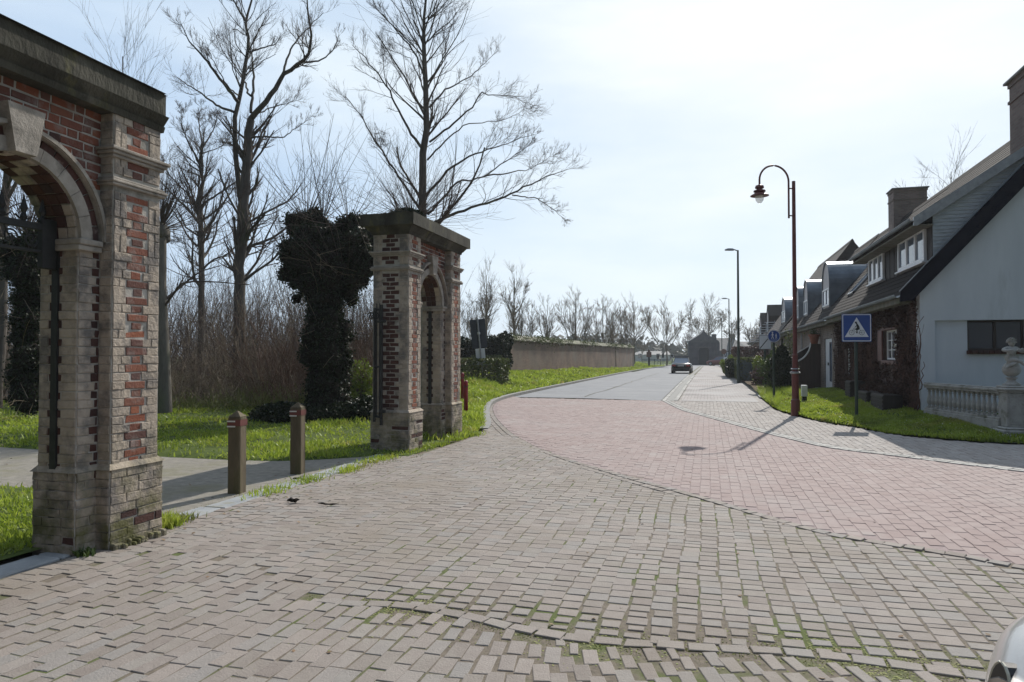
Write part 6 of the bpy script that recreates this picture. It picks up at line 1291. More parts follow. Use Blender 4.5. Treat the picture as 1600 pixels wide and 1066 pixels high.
# pollard right of the near arch with a brush of shoots
D = 16.; t = thing('pollard_tree', 'mossy pollard trunk with brush of twigs, just right of the near arch', 'pollard tree', pxd(256, 640, D)); r = np.random.default_rng(12)
mb = MB(); q, _ = resamp(limb([(257, 645), (254, 560), (249, 450), (250, 385), (250, 362)], D, .17, .13), 12); V, Q = tubes(q[None, :, :3], q[None, :, 3], 10); mb.add(V, Q); lumps(mb, [(250, 362, 13), (256, 372, 10), (243, 368, 9)], D, r, 2, .2); mb.build('trunk', K['bark_pale'], t, smooth=True)
mb = MB(); P, Rr, l = shoots(mb, pxd(251, 358, D), 170, 1.7, .42, r, .008); P2, R2, _ = spawn(P, Rr, l, 3, r, k=4, rmin=.003); V, Q = tubes(P2, R2, 3); mb.add(V, Q)
q = [limb([(256, 470), (280, 450), (310, 425), (345, 415)], D, .035, .01, 1), limb([(256, 480), (285, 440), (330, 440), (390, 445)], D, .03, .008, -1)]
P = np.array([resamp(l_, 8)[0] for l_ in q]); V, Q = tubes(P[:, :, :3], P[:, :, 3], 5); mb.add(V, Q); P2, R2, L2 = spawn(P[:, :, :3], P[:, :, 3], np.array([1.6, 2.2]), 14, r, rat=(.2, .5)); V, Q = tubes(P2, R2, 3); mb.add(V, Q); mb.build('shoots', K['twig'], t)
# far left: trunk seen through the arch
D = 21.
tree('bare_tree', 'straight bare trunk at the very left edge, seen through the big near arch', 'tree', pxd(2, 640, D), [limb([(-6, 650), (0, 500), (4, 400), (7, 300), (14, 200), (25, 120)], D, .17, .07), limb([(7, 300), (30, 285), (50, 260)], D, .03, .01, 1), limb([(5, 380), (-20, 350), (-40, 280)], D, .05, .01, 1)], 13, [dict(n=16, rat=(.15, .35), nmin=8, k=6), dict(n=6), dict(n=4)], k=12)
# ---- thicket: innumerable thin stems and brambles
def thicket(name, region, n, hr, m, seed, nch=6, rad=.012, lean=.22, kk=6, zf=None, n2=2, red=None):
    r = np.random.default_rng(seed); x0, x1, y0, y1 = region; px = r.uniform(x0, x1, n); Dd = r.uniform(y0 ** .5, y1 ** .5, n) ** 2
    B = np.array([(*pxd(a, 600, d)[:2], 0.) for a, d in zip(px, Dd)]); hx = r.uniform(*hr, n) * (1 + .35 * vnoise(B[:, 0], B[:, 1], .6, seed)); B[:, 2] = .1 + .4 * np.clip((B[:, 1] - 20) / 12, 0, 1)
    P = np.zeros((n, kk, 3)); P[:, 0] = B; d = nrm(np.stack([r.normal(0, lean, n), r.normal(0, lean, n), np.ones(n)], 1))
    for j in range(1, kk): d = nrm(d + r.normal(0, .10, (n, 3)) + [0, 0, .02]); P[:, j] = P[:, j - 1] + d * (hx / (kk - 1))[:, None]
    Rd = np.linspace(1, .35, kk)[None] * r.uniform(.5, 1.4, n)[:, None] * rad * (Dd / 24)[:, None] ** .7; mb = MB(); V, Q = tubes(P, Rd, 3); mb.add(V, Q)
    P2, R2, L2 = spawn(P, Rd, hx, nch, r, rat=(.18, .42), ang=(20, 60), t0=.12, k=4, rmin=.005); V, Q = tubes(P2, R2, 3); mb.add(V, Q)
    if n2: P3, R3, L3 = spawn(P2, R2, L2, n2, r, rat=(.35, .7), k=3, rmin=.005); V, Q = tubes(P3, R3, 3); mb.add(V, Q)
    o = mb.build(name, K[m]); o['kind'] = 'stuff'; return o
thicket('thicket', (-60, 600, 22, 30), 620, (1.2, 3.2), 'twig', 51, nch=8, rad=.011)
thicket('thicket', (-60, 600, 22, 30), 420, (1.2, 3.6), 'twig_pale', 58, nch=7, rad=.011)
thicket('thicket', (-60, 620, 28, 40), 620, (2.2, 4.8), 'twig', 52, nch=7, rad=.011)
thicket('bramble_thicket', (60, 600, 20.5, 27), 1100, (.6, 1.7), 'twig_pale', 53, lean=.7, nch=5)
thicket('red_stemmed_thicket', (400, 640, 19.5, 26), 480, (1.2, 2.9), 'twig_red', 54, lean=.5, nch=4)
thicket('far_thicket', (-80, 690, 40, 62), 800, (4.0, 7.6), 'twig', 55, nch=6, rad=.015, n2=1)
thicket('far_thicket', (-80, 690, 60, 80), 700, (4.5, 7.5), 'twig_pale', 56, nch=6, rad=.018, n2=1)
thicket('low_dead_growth', (100, 600, 18.8, 21.5), 1600, (.25, .7), 'straw', 57, lean=.8, nch=3, n2=0, rad=.006)
# ground ivy and shrub round the foot of the pollard
r = np.random.default_rng(61); mb = MB()
for (a, b, w_, h_, n) in ((445, 650, 1.0, .45, 3500), (490, 658, .9, .4, 3500), (540, 655, .8, .45, 3500), (570, 640, .5, .6, 2500), (590, 630, .4, .5, 1500)):
    c = np.array(pxd(a, b, 17.3)); v = nrm(r.normal(0, 1, (n, 3))) * r.uniform(.3, 1, n)[:, None] ** .5; v[:, 2] = np.abs(v[:, 2]); c[2] = 0.03; leaves(mb, c + v * np.array([w_, .7, h_]), .04, r)
o = mb.build('ground_ivy', K['ivy'])
o['kind'] = 'stuff'
def shrub(name, label, cat, x, y, z, rx, ry, h, n, m, ls=.05, seed=1, group=None, boxy=False, stems=True):
    r = np.random.default_rng(seed); t = thing(name, label, cat, (x, y, z), group); mb = MB()
    if boxy:
        u = r.uniform(-1, 1, (n, 3)); ax = r.integers(0, 3, n); s = np.where(r.random(n) < .5, -1, 1); sh = r.random(n) < .85
        for a in range(3): u[(ax == a) & sh, a] = (s * r.uniform(.88, 1.04, n))[(ax == a) & sh]
        C = np.array([x, y, z + h / 2]) + u * np.array([rx, ry, h / 2])
    else:
        v = nrm(r.normal(0, 1, (n, 3))); rad = r.uniform(.35, 1, n) ** .45 * (1 + .22 * np.sin(v[:, 0] * 4 + seed) + .18 * np.sin(v[:, 2] * 6 + seed * 2) + .15 * np.sin(v[:, 1] * 7)); C = np.array([x, y, z + h * .5]) + v * rad[:, None] * np.array([rx, ry, h * .5])
    C[:, 2] = np.maximum(C[:, 2], z); leaves(mb, C, ls, r); mb.build('foliage', K[m], t)
    if stems:
        mb = MB(); P = np.zeros((30, 5, 3)); P[:, 0] = np.array([x, y, z]) + r.normal(0, .08, (30, 3)) * [rx, ry, 0]; e = C[r.choice(len(C), 30)]
        for j in range(1, 5): P[:, j] = P[:, 0] + (e - P[:, 0]) * j / 4 + r.normal(0, .02, (30, 3))
        V, Q = tubes(P, np.full((30, 5), .012), 4); mb.add(V, Q); mb.build('stems', K['twig'], t)
    return t
x, y, _ = pxd(566, 600, 19.0); shrub('shrub', 'small yellow green shrub between the ivy pollard and the far arch', 'shrub', x, y, .1, .35, .4, 1.3, 2200, 'yellow_shrub', .035, 71)
x, y, _ = pxd(745, 600, 33); shrub('hedge', 'dull green hedge behind the dark traffic sign, beside the far arch', 'hedge', x, y, .3, 1.35, .8, 1.15, 7000, 'hedge', .06, 72, boxy=True, group='hedges left of the road')
x, y, _ = pxd(765, 600, 40); shrub('hedge', 'clipped green hedge block right in front of the end of the long brick wall', 'hedge', x, y, .4, .8, .9, 1.2, 6000, 'hedge', .06, 73, boxy=True, group='hedges left of the road')
x, y, _ = pxd(740, 560, 41); shrub('evergreen_bank', 'long dark evergreen mass above the hedge, left of the brick wall', 'hedge', x, y, .4, 1.6, 1.2, 2.25, 9000, 'ivy', .09, 74)
x, y, _ = pxd(782, 545, 40.5); shrub('ivy_mound', 'black ivy bulge hanging over the near end of the long brick wall', 'climbing plant', x, y, 1.0, .62, .9, 2.0, 7000, 'ivy', .08, 75)
# ---- old wall along the verge
W0 = np.array(at(797, 583, .6)); W1 = np.array(at(990, 569, .6)); dv = W1 - W0; Lw = np.hypot(*dv); 
t = thing('garden_wall', 'long old red brick wall with mossy tiled coping along the green verge', 'wall', (*((W0 + W1) / 2), .3)); d = dv / Lw; nx = np.array([-d[1], d[0]])
def wpr(mb, s0, s1, o0, o1, z0, z1, m=0):
    c = [W0 + d * s + nx * o for s, o in ((s0, o0), (s1, o0), (s1, o1), (s0, o1))]; mb.add([(p[0], p[1], z) for z in (z0, z1) for p in c], [[3, 2, 1, 0], [4, 5, 6, 7], [0, 1, 5, 4], [1, 2, 6, 5], [2, 3, 7, 6], [3, 0, 4, 7]], m)
mb = MB(); wpr(mb, 0, Lw, 0, .35, -.1, 2.50); 
for s in (0, Lw * .74, Lw - .5): wpr(mb, s, s + .5, -.05, .0, -.1, 2.48)
mb.build('brickwork', K['oldwall'], t)
mb = MB(); r = np.random.default_rng(77); s = 0
while s < Lw:
    l = r.uniform(.5, .9); q = r.uniform(-.02, .03); e = min(s + l, Lw); A = [W0 + d * v for v in (s, e - .01)]
    V = []
    for p in A: V += [(*(p - nx * .12), 2.48 + q), (*(p - nx * .12), 2.54 + q), (*(p + nx * .17), 2.81 + q), (*(p + nx * .47), 2.54 + q), (*(p + nx * .47), 2.48 + q)]
    mb.add(V, [[0, 1, 6, 5], [1, 2, 7, 6], [2, 3, 8, 7], [3, 4, 9, 8], [4, 0, 5, 9], [4, 3, 2, 1, 0], [5, 6, 7, 8, 9]]); s += l
mb.build('coping', mat('mossy_coping', [(.06, .055, .035), (.13, .12, .07)], scale=3, bump=.8, bscale=20, patch=((.07, .08, .02), 1.2, .45, .6), coords='World'), t)
n = 9000; s = r.uniform(0, Lw, n) ** 1.0; pden = np.clip(.5 + .7 * vnoise(s, 0 * s, .8, 5) + .4 * (s < 9), 0.03, 1); k_ = r.random(n) < pden; s = s[k_]; n = len(s)
C = (W0 + d * s[:, None] + nx * r.uniform(-.2, .3, n)[:, None]); mb = MB(); leaves(mb, np.stack([C[:, 0], C[:, 1], 2.68 + r.normal(0, .12, n) - .2 * np.abs(r.normal(0, 1, n)) * (r.random(n) < .3)], 1), .05, r); mb.build('creeping_plants', K['hedge'], t)
# ---- rows of far bare trees
def bare(label, px, D, top, wpx, seed, bush=False, m='twig', name='bare_tree', group=None, trunk=.30, lean=0., dens=1.0, base=.3, rk=1.):
    r = np.random.default_rng(seed); x, y, _ = pxd(px, 560, D); H = pxd(px, top, D)[2] - base; Rw = wpx / 2 / F * D
    limbs = []; th = H * trunk; nl = 8 if not bush else 10
    if bush: th = H * .04
    rt = (.009 * H + .035) * rk
    limbs.append([(x, y, base - .1, rt * 1.2), (x, y, base + th, rt), (x + lean, y, base + H * .62, rt * .55), (x + lean, y, base + H * .98, .02)])
    for i in range(nl):
        a = 6.283 * (i + r.uniform(-.3, .3)) / nl; f = r.uniform(.0, .35); z0 = base + th + f * (H - th); w_ = Rw * r.uniform(.6, 1.0) * (1 - .4 * f); z1 = base + H * r.uniform(.66, .95)
        dx, dy = math.cos(a), math.sin(a)
        limbs.append([(x + lean * f, y, z0, rt * .5), (x + dx * w_ * .5, y + dy * w_ * .5, z0 + (z1 - z0) * .3, rt * .35), (x + dx * w_ * .85, y + dy * w_ * .85, z0 + (z1 - z0) * .65, rt * .2), (x + dx * w_, y + dy * w_, z1, .012)])
    pr = .0042 * D / 24
    return tree(name, label, 'tree', (x, y, base), limbs, seed, [dict(n=int(13 * dens), rat=(.22, .45), t0=.25, k=5, nmin=7, up=.12, rmin=pr, rr=.42, wig=.1, ang=(18, 48)), dict(n=5, rat=(.4, .8), k=4, rmin=pr, wig=.08, ang=(15, 40)), dict(n=3, rat=(.5, .9), k=3, rmin=pr * .8, wig=.06, ang=(15, 38))], group=group, k=10, sides=6, m_b='bark_pale' if D > 55 else 'bark', m_t='twig_pale' if D > 55 and m == 'twig' else m, rmin=pr)  # beyond the threshold, paler bark and twigs paint in the distance haze
GW = 'bare trees behind the brick wall'
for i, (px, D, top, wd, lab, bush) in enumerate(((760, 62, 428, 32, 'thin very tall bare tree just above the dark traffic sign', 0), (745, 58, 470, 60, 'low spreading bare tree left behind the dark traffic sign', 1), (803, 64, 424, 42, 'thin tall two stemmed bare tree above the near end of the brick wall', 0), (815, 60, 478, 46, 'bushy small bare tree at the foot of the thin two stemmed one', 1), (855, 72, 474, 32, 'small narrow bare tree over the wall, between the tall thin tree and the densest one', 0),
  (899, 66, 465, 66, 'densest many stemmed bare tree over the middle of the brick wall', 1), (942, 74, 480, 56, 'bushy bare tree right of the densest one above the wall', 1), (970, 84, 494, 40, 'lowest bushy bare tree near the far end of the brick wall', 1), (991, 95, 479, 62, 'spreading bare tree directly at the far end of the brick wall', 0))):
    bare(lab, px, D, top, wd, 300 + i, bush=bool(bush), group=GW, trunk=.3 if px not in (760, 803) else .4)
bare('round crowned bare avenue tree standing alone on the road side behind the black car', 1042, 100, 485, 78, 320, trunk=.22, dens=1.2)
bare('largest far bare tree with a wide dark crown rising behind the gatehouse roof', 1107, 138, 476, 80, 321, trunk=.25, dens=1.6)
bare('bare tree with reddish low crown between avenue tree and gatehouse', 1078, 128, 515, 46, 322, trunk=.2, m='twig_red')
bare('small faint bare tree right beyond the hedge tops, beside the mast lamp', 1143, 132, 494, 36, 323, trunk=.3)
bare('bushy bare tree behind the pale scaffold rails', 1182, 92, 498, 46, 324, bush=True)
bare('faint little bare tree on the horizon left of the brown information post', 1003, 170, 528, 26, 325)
bare('bare tree top showing above the white house roof beside the brick chimney', 1490, 44, 262, 100, 326, trunk=.35, dens=1.3)
bare('thin bare sapling twigs sticking up above the coping of the big near arch', 186, 30, 78, 40, 327, trunk=.2, dens=.4, bush=True, rk=.3)
r = np.random.default_rng(90); mb = MB()
for x0, x1, y_, h_ in ((-260, 260, 330, 9), (-160, 60, 230, 6)):
    n = 2600; X = r.uniform(x0, x1, n); hh = h_ * (1 + .35 * vnoise(X, 0 * X, .06, 3)); C = np.stack([X, y_ + r.normal(0, 8, n), r.uniform(0, 1, n) ** .7 * hh], 1); leaves(mb, C, 1.3, r)
o = mb.build('distant_treeline', mat('distant_wood', [(.07, .07, .055), (.12, .115, .09)], scale=.1, bump=0)); o['kind'] = 'stuff'
# ------------------------------------------------------------------ front gardens on the right
def onp(px, D): return pxd(px, 560, D)[:2]
x, y = onp(1222, 27.5); t = thing('conifer', 'dark green columnar conifer standing behind the round blue sign', 'conifer', (x, y, .1)); r = np.random.default_rng(81); n = 15000; z = r.uniform(0, 1, n); w_ = .46 * np.sin(np.clip(z * 1.0 + .12, 0, 1) * math.pi) ** .55 * (1 + .15 * np.sin(z * 23)); a = r.uniform(0, 6.28, n); rd = r.uniform(.6, 1, n) ** .5 * w_; mb = MB(); leaves(mb, np.stack([x + rd * np.cos(a), y + rd * np.sin(a), .1 + z * 2.15], 1), .035, r); mb.build('foliage', K['ivy'], t); mb = MB(); mb.tube([(x, y, 0), (x, y, 1.6)], [.05, .02], 6); mb.build('trunk', K['bark'], t)
x, y = onp(1207, 29.5); shrub('shrub', 'loose pale green shrub between the two small signs', 'shrub', x, y, .1, .5, .5, 1.75, 2600, 'shrub', .045, 82)
x, y = onp(1233, 29.0); shrub('shrub', 'straggly reddish green shrub right of the conifer', 'shrub', x, y, .1, .4, .5, 2.2, 2200, 'hedge', .04, 83)
x, y = onp(1186, 36.); shrub('shrub', 'bright yellow green flowering shrub right of the grey cabinets', 'shrub', x, y, .1, .35, .4, 1.45, 2600, 'yellow_shrub', .05, 84)
x, y = onp(1190, 35.); shrub('shrub', 'brown leafless low shrub beside the yellow green one', 'shrub', x, y, .1, .55, .5, .95, 1500, 'purple', .04, 85)
x, y = onp(1172, 47.); shrub('hedge', 'long dark clipped hedge behind the grey cabinets', 'hedge', x, y, .1, .9, 5.0, 1.35, 16000, 'hedge', .07, 86, boxy=True)
x, y = onp(1146, 52.); shrub('hedge', 'rounded dark green hedge end beside the pavement', 'hedge', x, y, .1, .5, 3.0, 1.25, 8000, 'ivy', .06, 87, boxy=True)
x, y = onp(1139, 56.); shrub('shrub', 'round light green bush at the far end of the hedges', 'shrub', x, y, .1, .55, .9, 1.5, 5000, 'yellow_shrub', .06, 88)
x, y = onp(1170, 60.); shrub('purple_hedge', 'tall purple brown beech hedge below the scaffold rails', 'hedge', x, y, .1, 1.3, 3.0, 2.2, 12000, 'purple', .08, 89, boxy=True)
x, y = onp(1194, 52.); shrub('purple_hedge', 'smaller purple brown shrub at the house corner behind the end of zone sign', 'shrub', x, y, .1, .8, 1.5, 1.7, 6000, 'purple', .07, 90)
for px, D, w_, h_, lab in ((1160, 42.5, .32, 1.28, 'grey green street cabinet right of the first mast lamp'), (1172, 42.3, .42, 1.15, 'wider grey green street cabinet beside the yellow green shrub')):
    x, y = onp(px, D); t = thing('street_cabinet', lab, 'cabinet', (x, y, .05), 'street cabinets at the hedge'); mb = MB(); mb.bbox(x - w_, x + w_, y - .2, y + .2, .15, h_, .02); mb.build('housing', K['cabinet'], t); mb = MB(); mb.bbox(x - w_ - .02, x + w_ + .02, y - .22, y + .22, h_, h_ + .05, .01); mb.build('lid', K['cabinet'], t); mb = MB(); mb.bbox(x - w_ + .04, x + w_ - .04, y - .18, y + .18, .0, .15, .01); mb.build('plinth', K['concrete'], t); mb = MB(); mb.bbox(x - .006, x + .006, y - .206, y - .2, .2, h_ - .05, .002); mb.bbox(x + .04, x + .07, y - .22, y - .2, .7, .8, .004); mb.build('door_seam', K['black'], t)
# pale scaffold rails beside the far gable
x, y = onp(1199, 58.); t = thing('scaffold', 'pale scaffold of stepped horizontal rails leaning up against the row of roofs', 'scaffold', (x, y, .1)); mb = MB()
for i in range(9): z = 2.75 + i * .20; s = .17 * i; mb.tube([(x - 1.55 + s * 1.0, y, z), (x + .75, y, z)], .022, 5)
mb.build('rails', K['wframe'], t)
mb = MB()
for dx in (-1.4, -.8, -.1, .6): mb.tube([(x + dx, y + .05, 0), (x + dx, y + .05, 3.6 + (dx + 1.4) * .45)], .025, 6)
mb.tube([(x - 1.5, y + .02, 2.2), (x + .7, y + .02, 4.4)], .02, 5); mb.build('poles', K['galv'], t)
# ------------------------------------------------------------------ gatehouse and buildings at the end of the road
def end_at(px, D): return onp(px, D)
x, y = onp(1100, 121); W_ = 2.35; t = thing('gatehouse', 'dark blue grey stone gatehouse with arched doorway and small finial, closing the road', 'gatehouse', (x, y, 0), local=True, rz=YAW * .6)
mb = MB(); zt_ = 3.9; arc = [(.85 * -math.cos(math.pi * i / 12), 2.35 + .85 * math.sin(math.pi * i / 12)) for i in range(13)]
mb.box(-W_, -.85, 0, 3, -.1, 2.35); mb.box(.85, W_, 0, 3, -.1, 2.35)
for i in range(12):
    a, b = arc[i], arc[i + 1]; A = -W_ + 2 * W_ * i / 12; B_ = -W_ + 2 * W_ * (i + 1) / 12; mb.add([(a[0], 0, a[1]), (b[0], 0, b[1]), (B_, 0, zt_), (A, 0, zt_), (a[0], .6, a[1]), (b[0], .6, b[1])], [[0, 1, 2, 3], [0, 4, 5, 1]])
mb.add([(-W_, 0, 2.35), (-.85, 0, 2.35), (-W_, 0, zt_), (W_, 0, 2.35), (.85, 0, 2.35), (W_, 0, zt_)], [[0, 1, 2], [3, 5, 4]]); mb.box(-W_, W_, 2.9, 3.0, 0, zt_); mb.box(-W_, -W_ + .1, .01, 2.9, 2.35, zt_); mb.box(W_ - .1, W_, .01, 2.9, 2.35, zt_)
for s in (-1, 1): mb.box(s * W_ - .25, s * W_ + .25, -.15, .1, -.1, zt_ - .01)
mb.build('wall', K['chapel'], t); mb = MB(); mb.box(-W_ - .15, W_ + .15, -.22, 3.1, zt_, zt_ + .25); mb.box(-1.1, 1.1, -.1, 0.0, 2.95, 3.15); mb.build('cornice', K['greyroof'], t)
mb = MB(); mb.prism([(-W_ - .1, zt_ + .25), (W_ + .1, zt_ + .25), (.45, zt_ + 1.45), (-.45, zt_ + 1.45)], 1, -.1, 3.05); mb.prism([(-.5, zt_ + 1.45), (.5, zt_ + 1.45), (0, zt_ + 2.0)], 1, 0, 2.9); mb.build('roof', K['greyroof'], t)
mb = MB(); mb.lathe([(.14, zt_ + 1.6), (.10, zt_ + 1.9), (.17, zt_ + 2.05), (.03, zt_ + 2.3), (.08, zt_ + 2.4), (.001, zt_ + 2.6)], 0, .5, 8); mb.build('finial', K['chapel'], t)
mb = MB(); mb.box(-.85, .85, .5, .6, 0, 3.2); mb.build('door', K['door_dark'], t)
x, y = onp(1069, 121.5); t = thing('boundary_wall', 'low dark stepped wall left of the gatehouse', 'wall', (x, y, 0), local=True, rz=YAW * .6); mb = MB(); mb.box(-1.6, 1.6, -.15, .15, -.1, 1.5); mb.box(1.6, 2.3, -.18, .18, -.1, 2.0); mb.build('wall', K['chapel'], t); mb = MB(); mb.box(-1.65, 1.65, -.2, .2, 1.5, 1.6); mb.build('coping', K['greyroof'], t)
def farhouse(label, px, D, w_, dpt, hw, hr, mw, mr, chim, rz=0., hip=.0):
    x, y = onp(px, D); t = thing('far_house', label, 'house', (x, y, 0), 'houses beyond the gatehouse', local=True, rz=rz); mb = MB(); mb.box(-w_, w_, 0, dpt, 0, hw); mb.build('wall', mw, t)
    mb = MB(); c = dpt / 2; V = [(-w_ - .2, -.3, hw), (w_ + .2, -.3, hw), (w_ + .2, dpt + .3, hw), (-w_ - .2, dpt + .3, hw), (-w_ + hip, c, hr), (w_ - hip, c, hr)]; mb.add(V, [[0, 1, 5, 4], [2, 3, 4, 5], [3, 0, 4], [1, 2, 5], [3, 2, 1, 0]]); rf = mb.build('roof', mr, t)
    for cx in chim: mb = MB(); mb.box(cx - .4, cx + .4, c - .4, c + .4, hr - .8, hr + .8); mb.build('chimney', K['chapel'], rf)
    for i in range(3): mb = MB(); u = -w_ * .6 + i * w_ * .6; mb.box(u - .5, u + .5, -.05, 0, 1.0, 2.2); mb.build('window', K['glass'], t)
farhouse('dark grey roofed farmhouse with two chimneys right behind the gatehouse', 1136, 140, 4.6, 7, 2.6, 5.2, K['chapel'], K['greyroof'], (-1.6, 2.2), YAW, 2.2)
farhouse('white walled low house partly behind the first mast lamp', 1166, 146, 4.0, 7, 2.4, 4.6, K['vanwhite'], K['greyroof'], (), YAW, 2.0)
farhouse('pale flat outbuilding far left of the road end', 1000, 210, 9, 6, 1.9, 3.0, K['vanwhite'], K['greyroof'], (), YAW)
# railings and small signs left of the gatehouse
x, y = onp(1032, 108); t = thing('railing', 'blue grey road railing between the avenue tree and the brown post', 'railing', (x, y, 0), local=True, rz=YAW * .6); mb = MB(); [mb.box(-2.8, 1.9, -.03, .03, z, z + .09) for z in (.45, .75, 1.0)]; mb.build('rail', K['cabinet'], t)
for i in range(6): mb = MB(); u = -2.7 + i * .9; mb.box(u - .04, u + .04, -.04, .04, 0, 1.05); mb.build('upright', K['cabinet'], t)
x, y = onp(1014, 98); t = thing('information_post', 'brown red information post at the far end of the brick wall', 'sign', (x, y, .3), local=True, rz=YAW); mb = MB(); mb.box(-.12, .12, -.08, .08, -.2, 1.1); mb.build('post', K['door_dark'], t); mb = MB(); mb.box(-.33, .33, -.1, .1, 1.1, 1.85); mb.box(-.15, .15, -.08, .08, 1.85, 2.1); mb.build('board', K['rframe'], t)
for px, D, h_, lab in ((1028, 112, 1.55, 'tiny dark traffic light left of the avenue tree, the shorter of two'), (1036, 109, 1.75, 'tiny dark traffic light close beside the avenue tree trunk')):
    x, y = onp(px, D); t = thing('traffic_light', lab, 'traffic light', (x, y, 0), 'small traffic lights at the road end'); mb = MB(); mb.tube([(x, y, 0), (x, y, h_ - .4)], .05, 6); mb.build('pole', K['galv'], t); mb = MB(); mb.bbox(x - .15, x + .15, y - .1, y + .1, h_ - .45, h_ + .25, .03); mb.build('head', K['black'], t)
x, y = onp(1050, 112); t = thing('round_sign', 'dark round road sign just right of the avenue tree trunk', 'road sign', (x, y, 0), local=True, rz=YAW); mb = MB(); mb.tube([(0, .05, 0), (0, .05, 1.6)], .04, 6); mb.build('pole', K['galv'], t); mb = MB(); mb.prism(circ(0, 1.6, .35, 20), 1, -.02, .02); mb.build('sign_plate', K['black'], t); mb = MB(); thick(mb, circ(0, 1.6, .27, 18), .05, -.03, closed=True); mb.build('white_ring', K['signwhite'], t)
# ------------------------------------------------------------------ vehicles
def car(name, label, loc, rz, Ln, Wd, Ht, paint, group=None, estate=False, cat='car', plate=True, van=False):
    t = thing(name, label, cat, loc, group, local=True, rz=rz); h = Wd / 2
    S = [(-.5, .32, .52, .78, .82), (-.485, .26, .55, .90, .93), (-.42, .20, .55, .95, .97), (-.25, .18, .55, .95, .99), (0, .18, .55, .93, 1), (.22, .18, .55, .90, .99), (.38, .18, .53, .82, .96), (.46, .22, .48, .72, .90), (.5, .32, .44, .60, .76)]
    V = []; k = 10
    for (u, zb, zm, zt, w_) in S:
        y = u * Ln; ht = zt * (Ht / 1.45) if not van else zt * 1.1; 
        ring = [(-.55, zb), (-.93, zb + .05), (-1, zm), (-.97, ht - .08), (-.86, ht), (.86, ht), (.97, ht - .08), (1, zm), (.93, zb + .05), (.55, zb)]
        V += [(a * h * w_, y, b) for a, b in ring]
    Fc = [[j * k + i, j * k + (i + 1) % k, (j + 1) * k + (i + 1) % k, (j + 1) * k + i] for j in range(len(S) - 1) for i in range(k)] + [list(range(k)), list(range((len(S) - 1) * k, len(S) * k))[::-1]]
    mb = MB(); mb.add(V, Fc); b = mb.build('body', paint, t, smooth=True); b.data.flip_normals() if False else None
    zs = .93 * Ht / 1.45 - .02; C = [(-.40 if not estate else -.47, zs, .80), (-.24 if not estate else -.42, Ht - .03, .66), (-.05, Ht, .68), (.08, Ht - .05, .66), (.25, zs - .02, .80)]
    V = []
    for (u, z, w_) in C: V += [(-w_ * h, u * Ln, z), (w_ * h, u * Ln, z)]
    base = [(-.82 * h, u * Ln, zs - .1) for u, z, w_ in C] + [(.82 * h, u * Ln, zs - .1) for u, z, w_ in C]; n = len(C)
    mb = MB(); mb.add(V + base, [[2 * i, 2 * i + 1, 2 * i + 3, 2 * i + 2] for i in range(n - 1)] + [[2 * i, 2 * i + 2, 10 + i + 1, 10 + i] for i in range(n - 1)] + [[2 * i + 1, 15 + i, 15 + i + 1, 2 * i + 3] for i in range(n - 1)]); mb.build('windows', K['skyglass'], t)
    mb = MB(); mb.bbox(-.64 * h, .64 * h, C[1][0] * Ln - .02, C[3][0] * Ln + .02, Ht - .035, Ht + .01, .01)
    for s in (-1, 1):
        for a, b_ in ((C[0], C[1]), (C[4], C[3])): mb.tube([(s * a[2] * h, a[0] * Ln, a[1]), (s * b_[2] * h, b_[0] * Ln, b_[1])], .035, 6)
        mb.tube([(s * .74 * h, 0, zs), (s * .68 * h, 0, Ht)], .03, 5)
    mb.build('roof_and_pillars', paint, t, smooth=False)
    for sy in (-.31, .30):
        for s in (-1, 1):
            mb = MB(); V = []; pr = [(.30, -.10), (.325, -.08), (.325, .08), (.30, .10)]; sg = 18
            for rr_, xx in pr: V += [(s * (h - .10) + xx, sy * Ln + rr_ * math.cos(6.2832 * i / sg), .325 + rr_ * math.sin(6.2832 * i / sg)) for i in range(sg)]
            mb.add(V, [[j * sg + i, j * sg + (i + 1) % sg, (j + 1) * sg + (i + 1) % sg, (j + 1) * sg + i] for j in range(3) for i in range(sg)] + [list(range(sg)), list(range(3 * sg, 4 * sg))[::-1]]); w_ = mb.build('wheel', K['rubber'], t)
            mb = MB(); xx = s * (h - .10) + s * .105; mb.add([(xx, sy * Ln + .2 * math.cos(6.2832 * i / 14), .325 + .2 * math.sin(6.2832 * i / 14)) for i in range(14)], [list(range(14))]); mb.build('rim', K['galv'], w_)
    zt_ = .80 * Ht / 1.45
    for s in (-1, 1):
        mb = MB(); mb.bbox(min(s * .52 * h, s * .86 * h), max(s * .52 * h, s * .86 * h), -.505 * Ln, -.47 * Ln, zt_ - .13, zt_ + .02, .02); mb.build('tail_light', K['taillight'], t)
    if plate: mb = MB(); mb.bbox(-.26, .26, -.507 * Ln, -.49 * Ln, zt_ - .14, zt_ - .03, .005); mb.build('number_plate', K['plate'], t)
    mb = MB(); mb.bbox(-.80 * h, .80 * h, -.506 * Ln, -.46 * Ln, .30, .46, .02); mb.build('bumper', K['black'], t); return t
x, y = at(1066, 583); car('parked_car', 'black saloon car seen from behind, driving up the road', (x, y, .0), -R(1), 4.5, 1.78, 1.42, K['carblack'])
x, y = onp(1124, 112); car('parked_car', 'small dull red car parked right of the gatehouse', (x, y, .0), R(70), 3.9, 1.65, 1.45, K['carred'], estate=True)
x, y = onp(1141, 108); car('parked_van', 'pale van parked behind the first mast lamp at the end of the road', (x, y, .0), R(5), 4.6, 1.85, 2.1, K['vanwhite'], estate=True, cat='van')
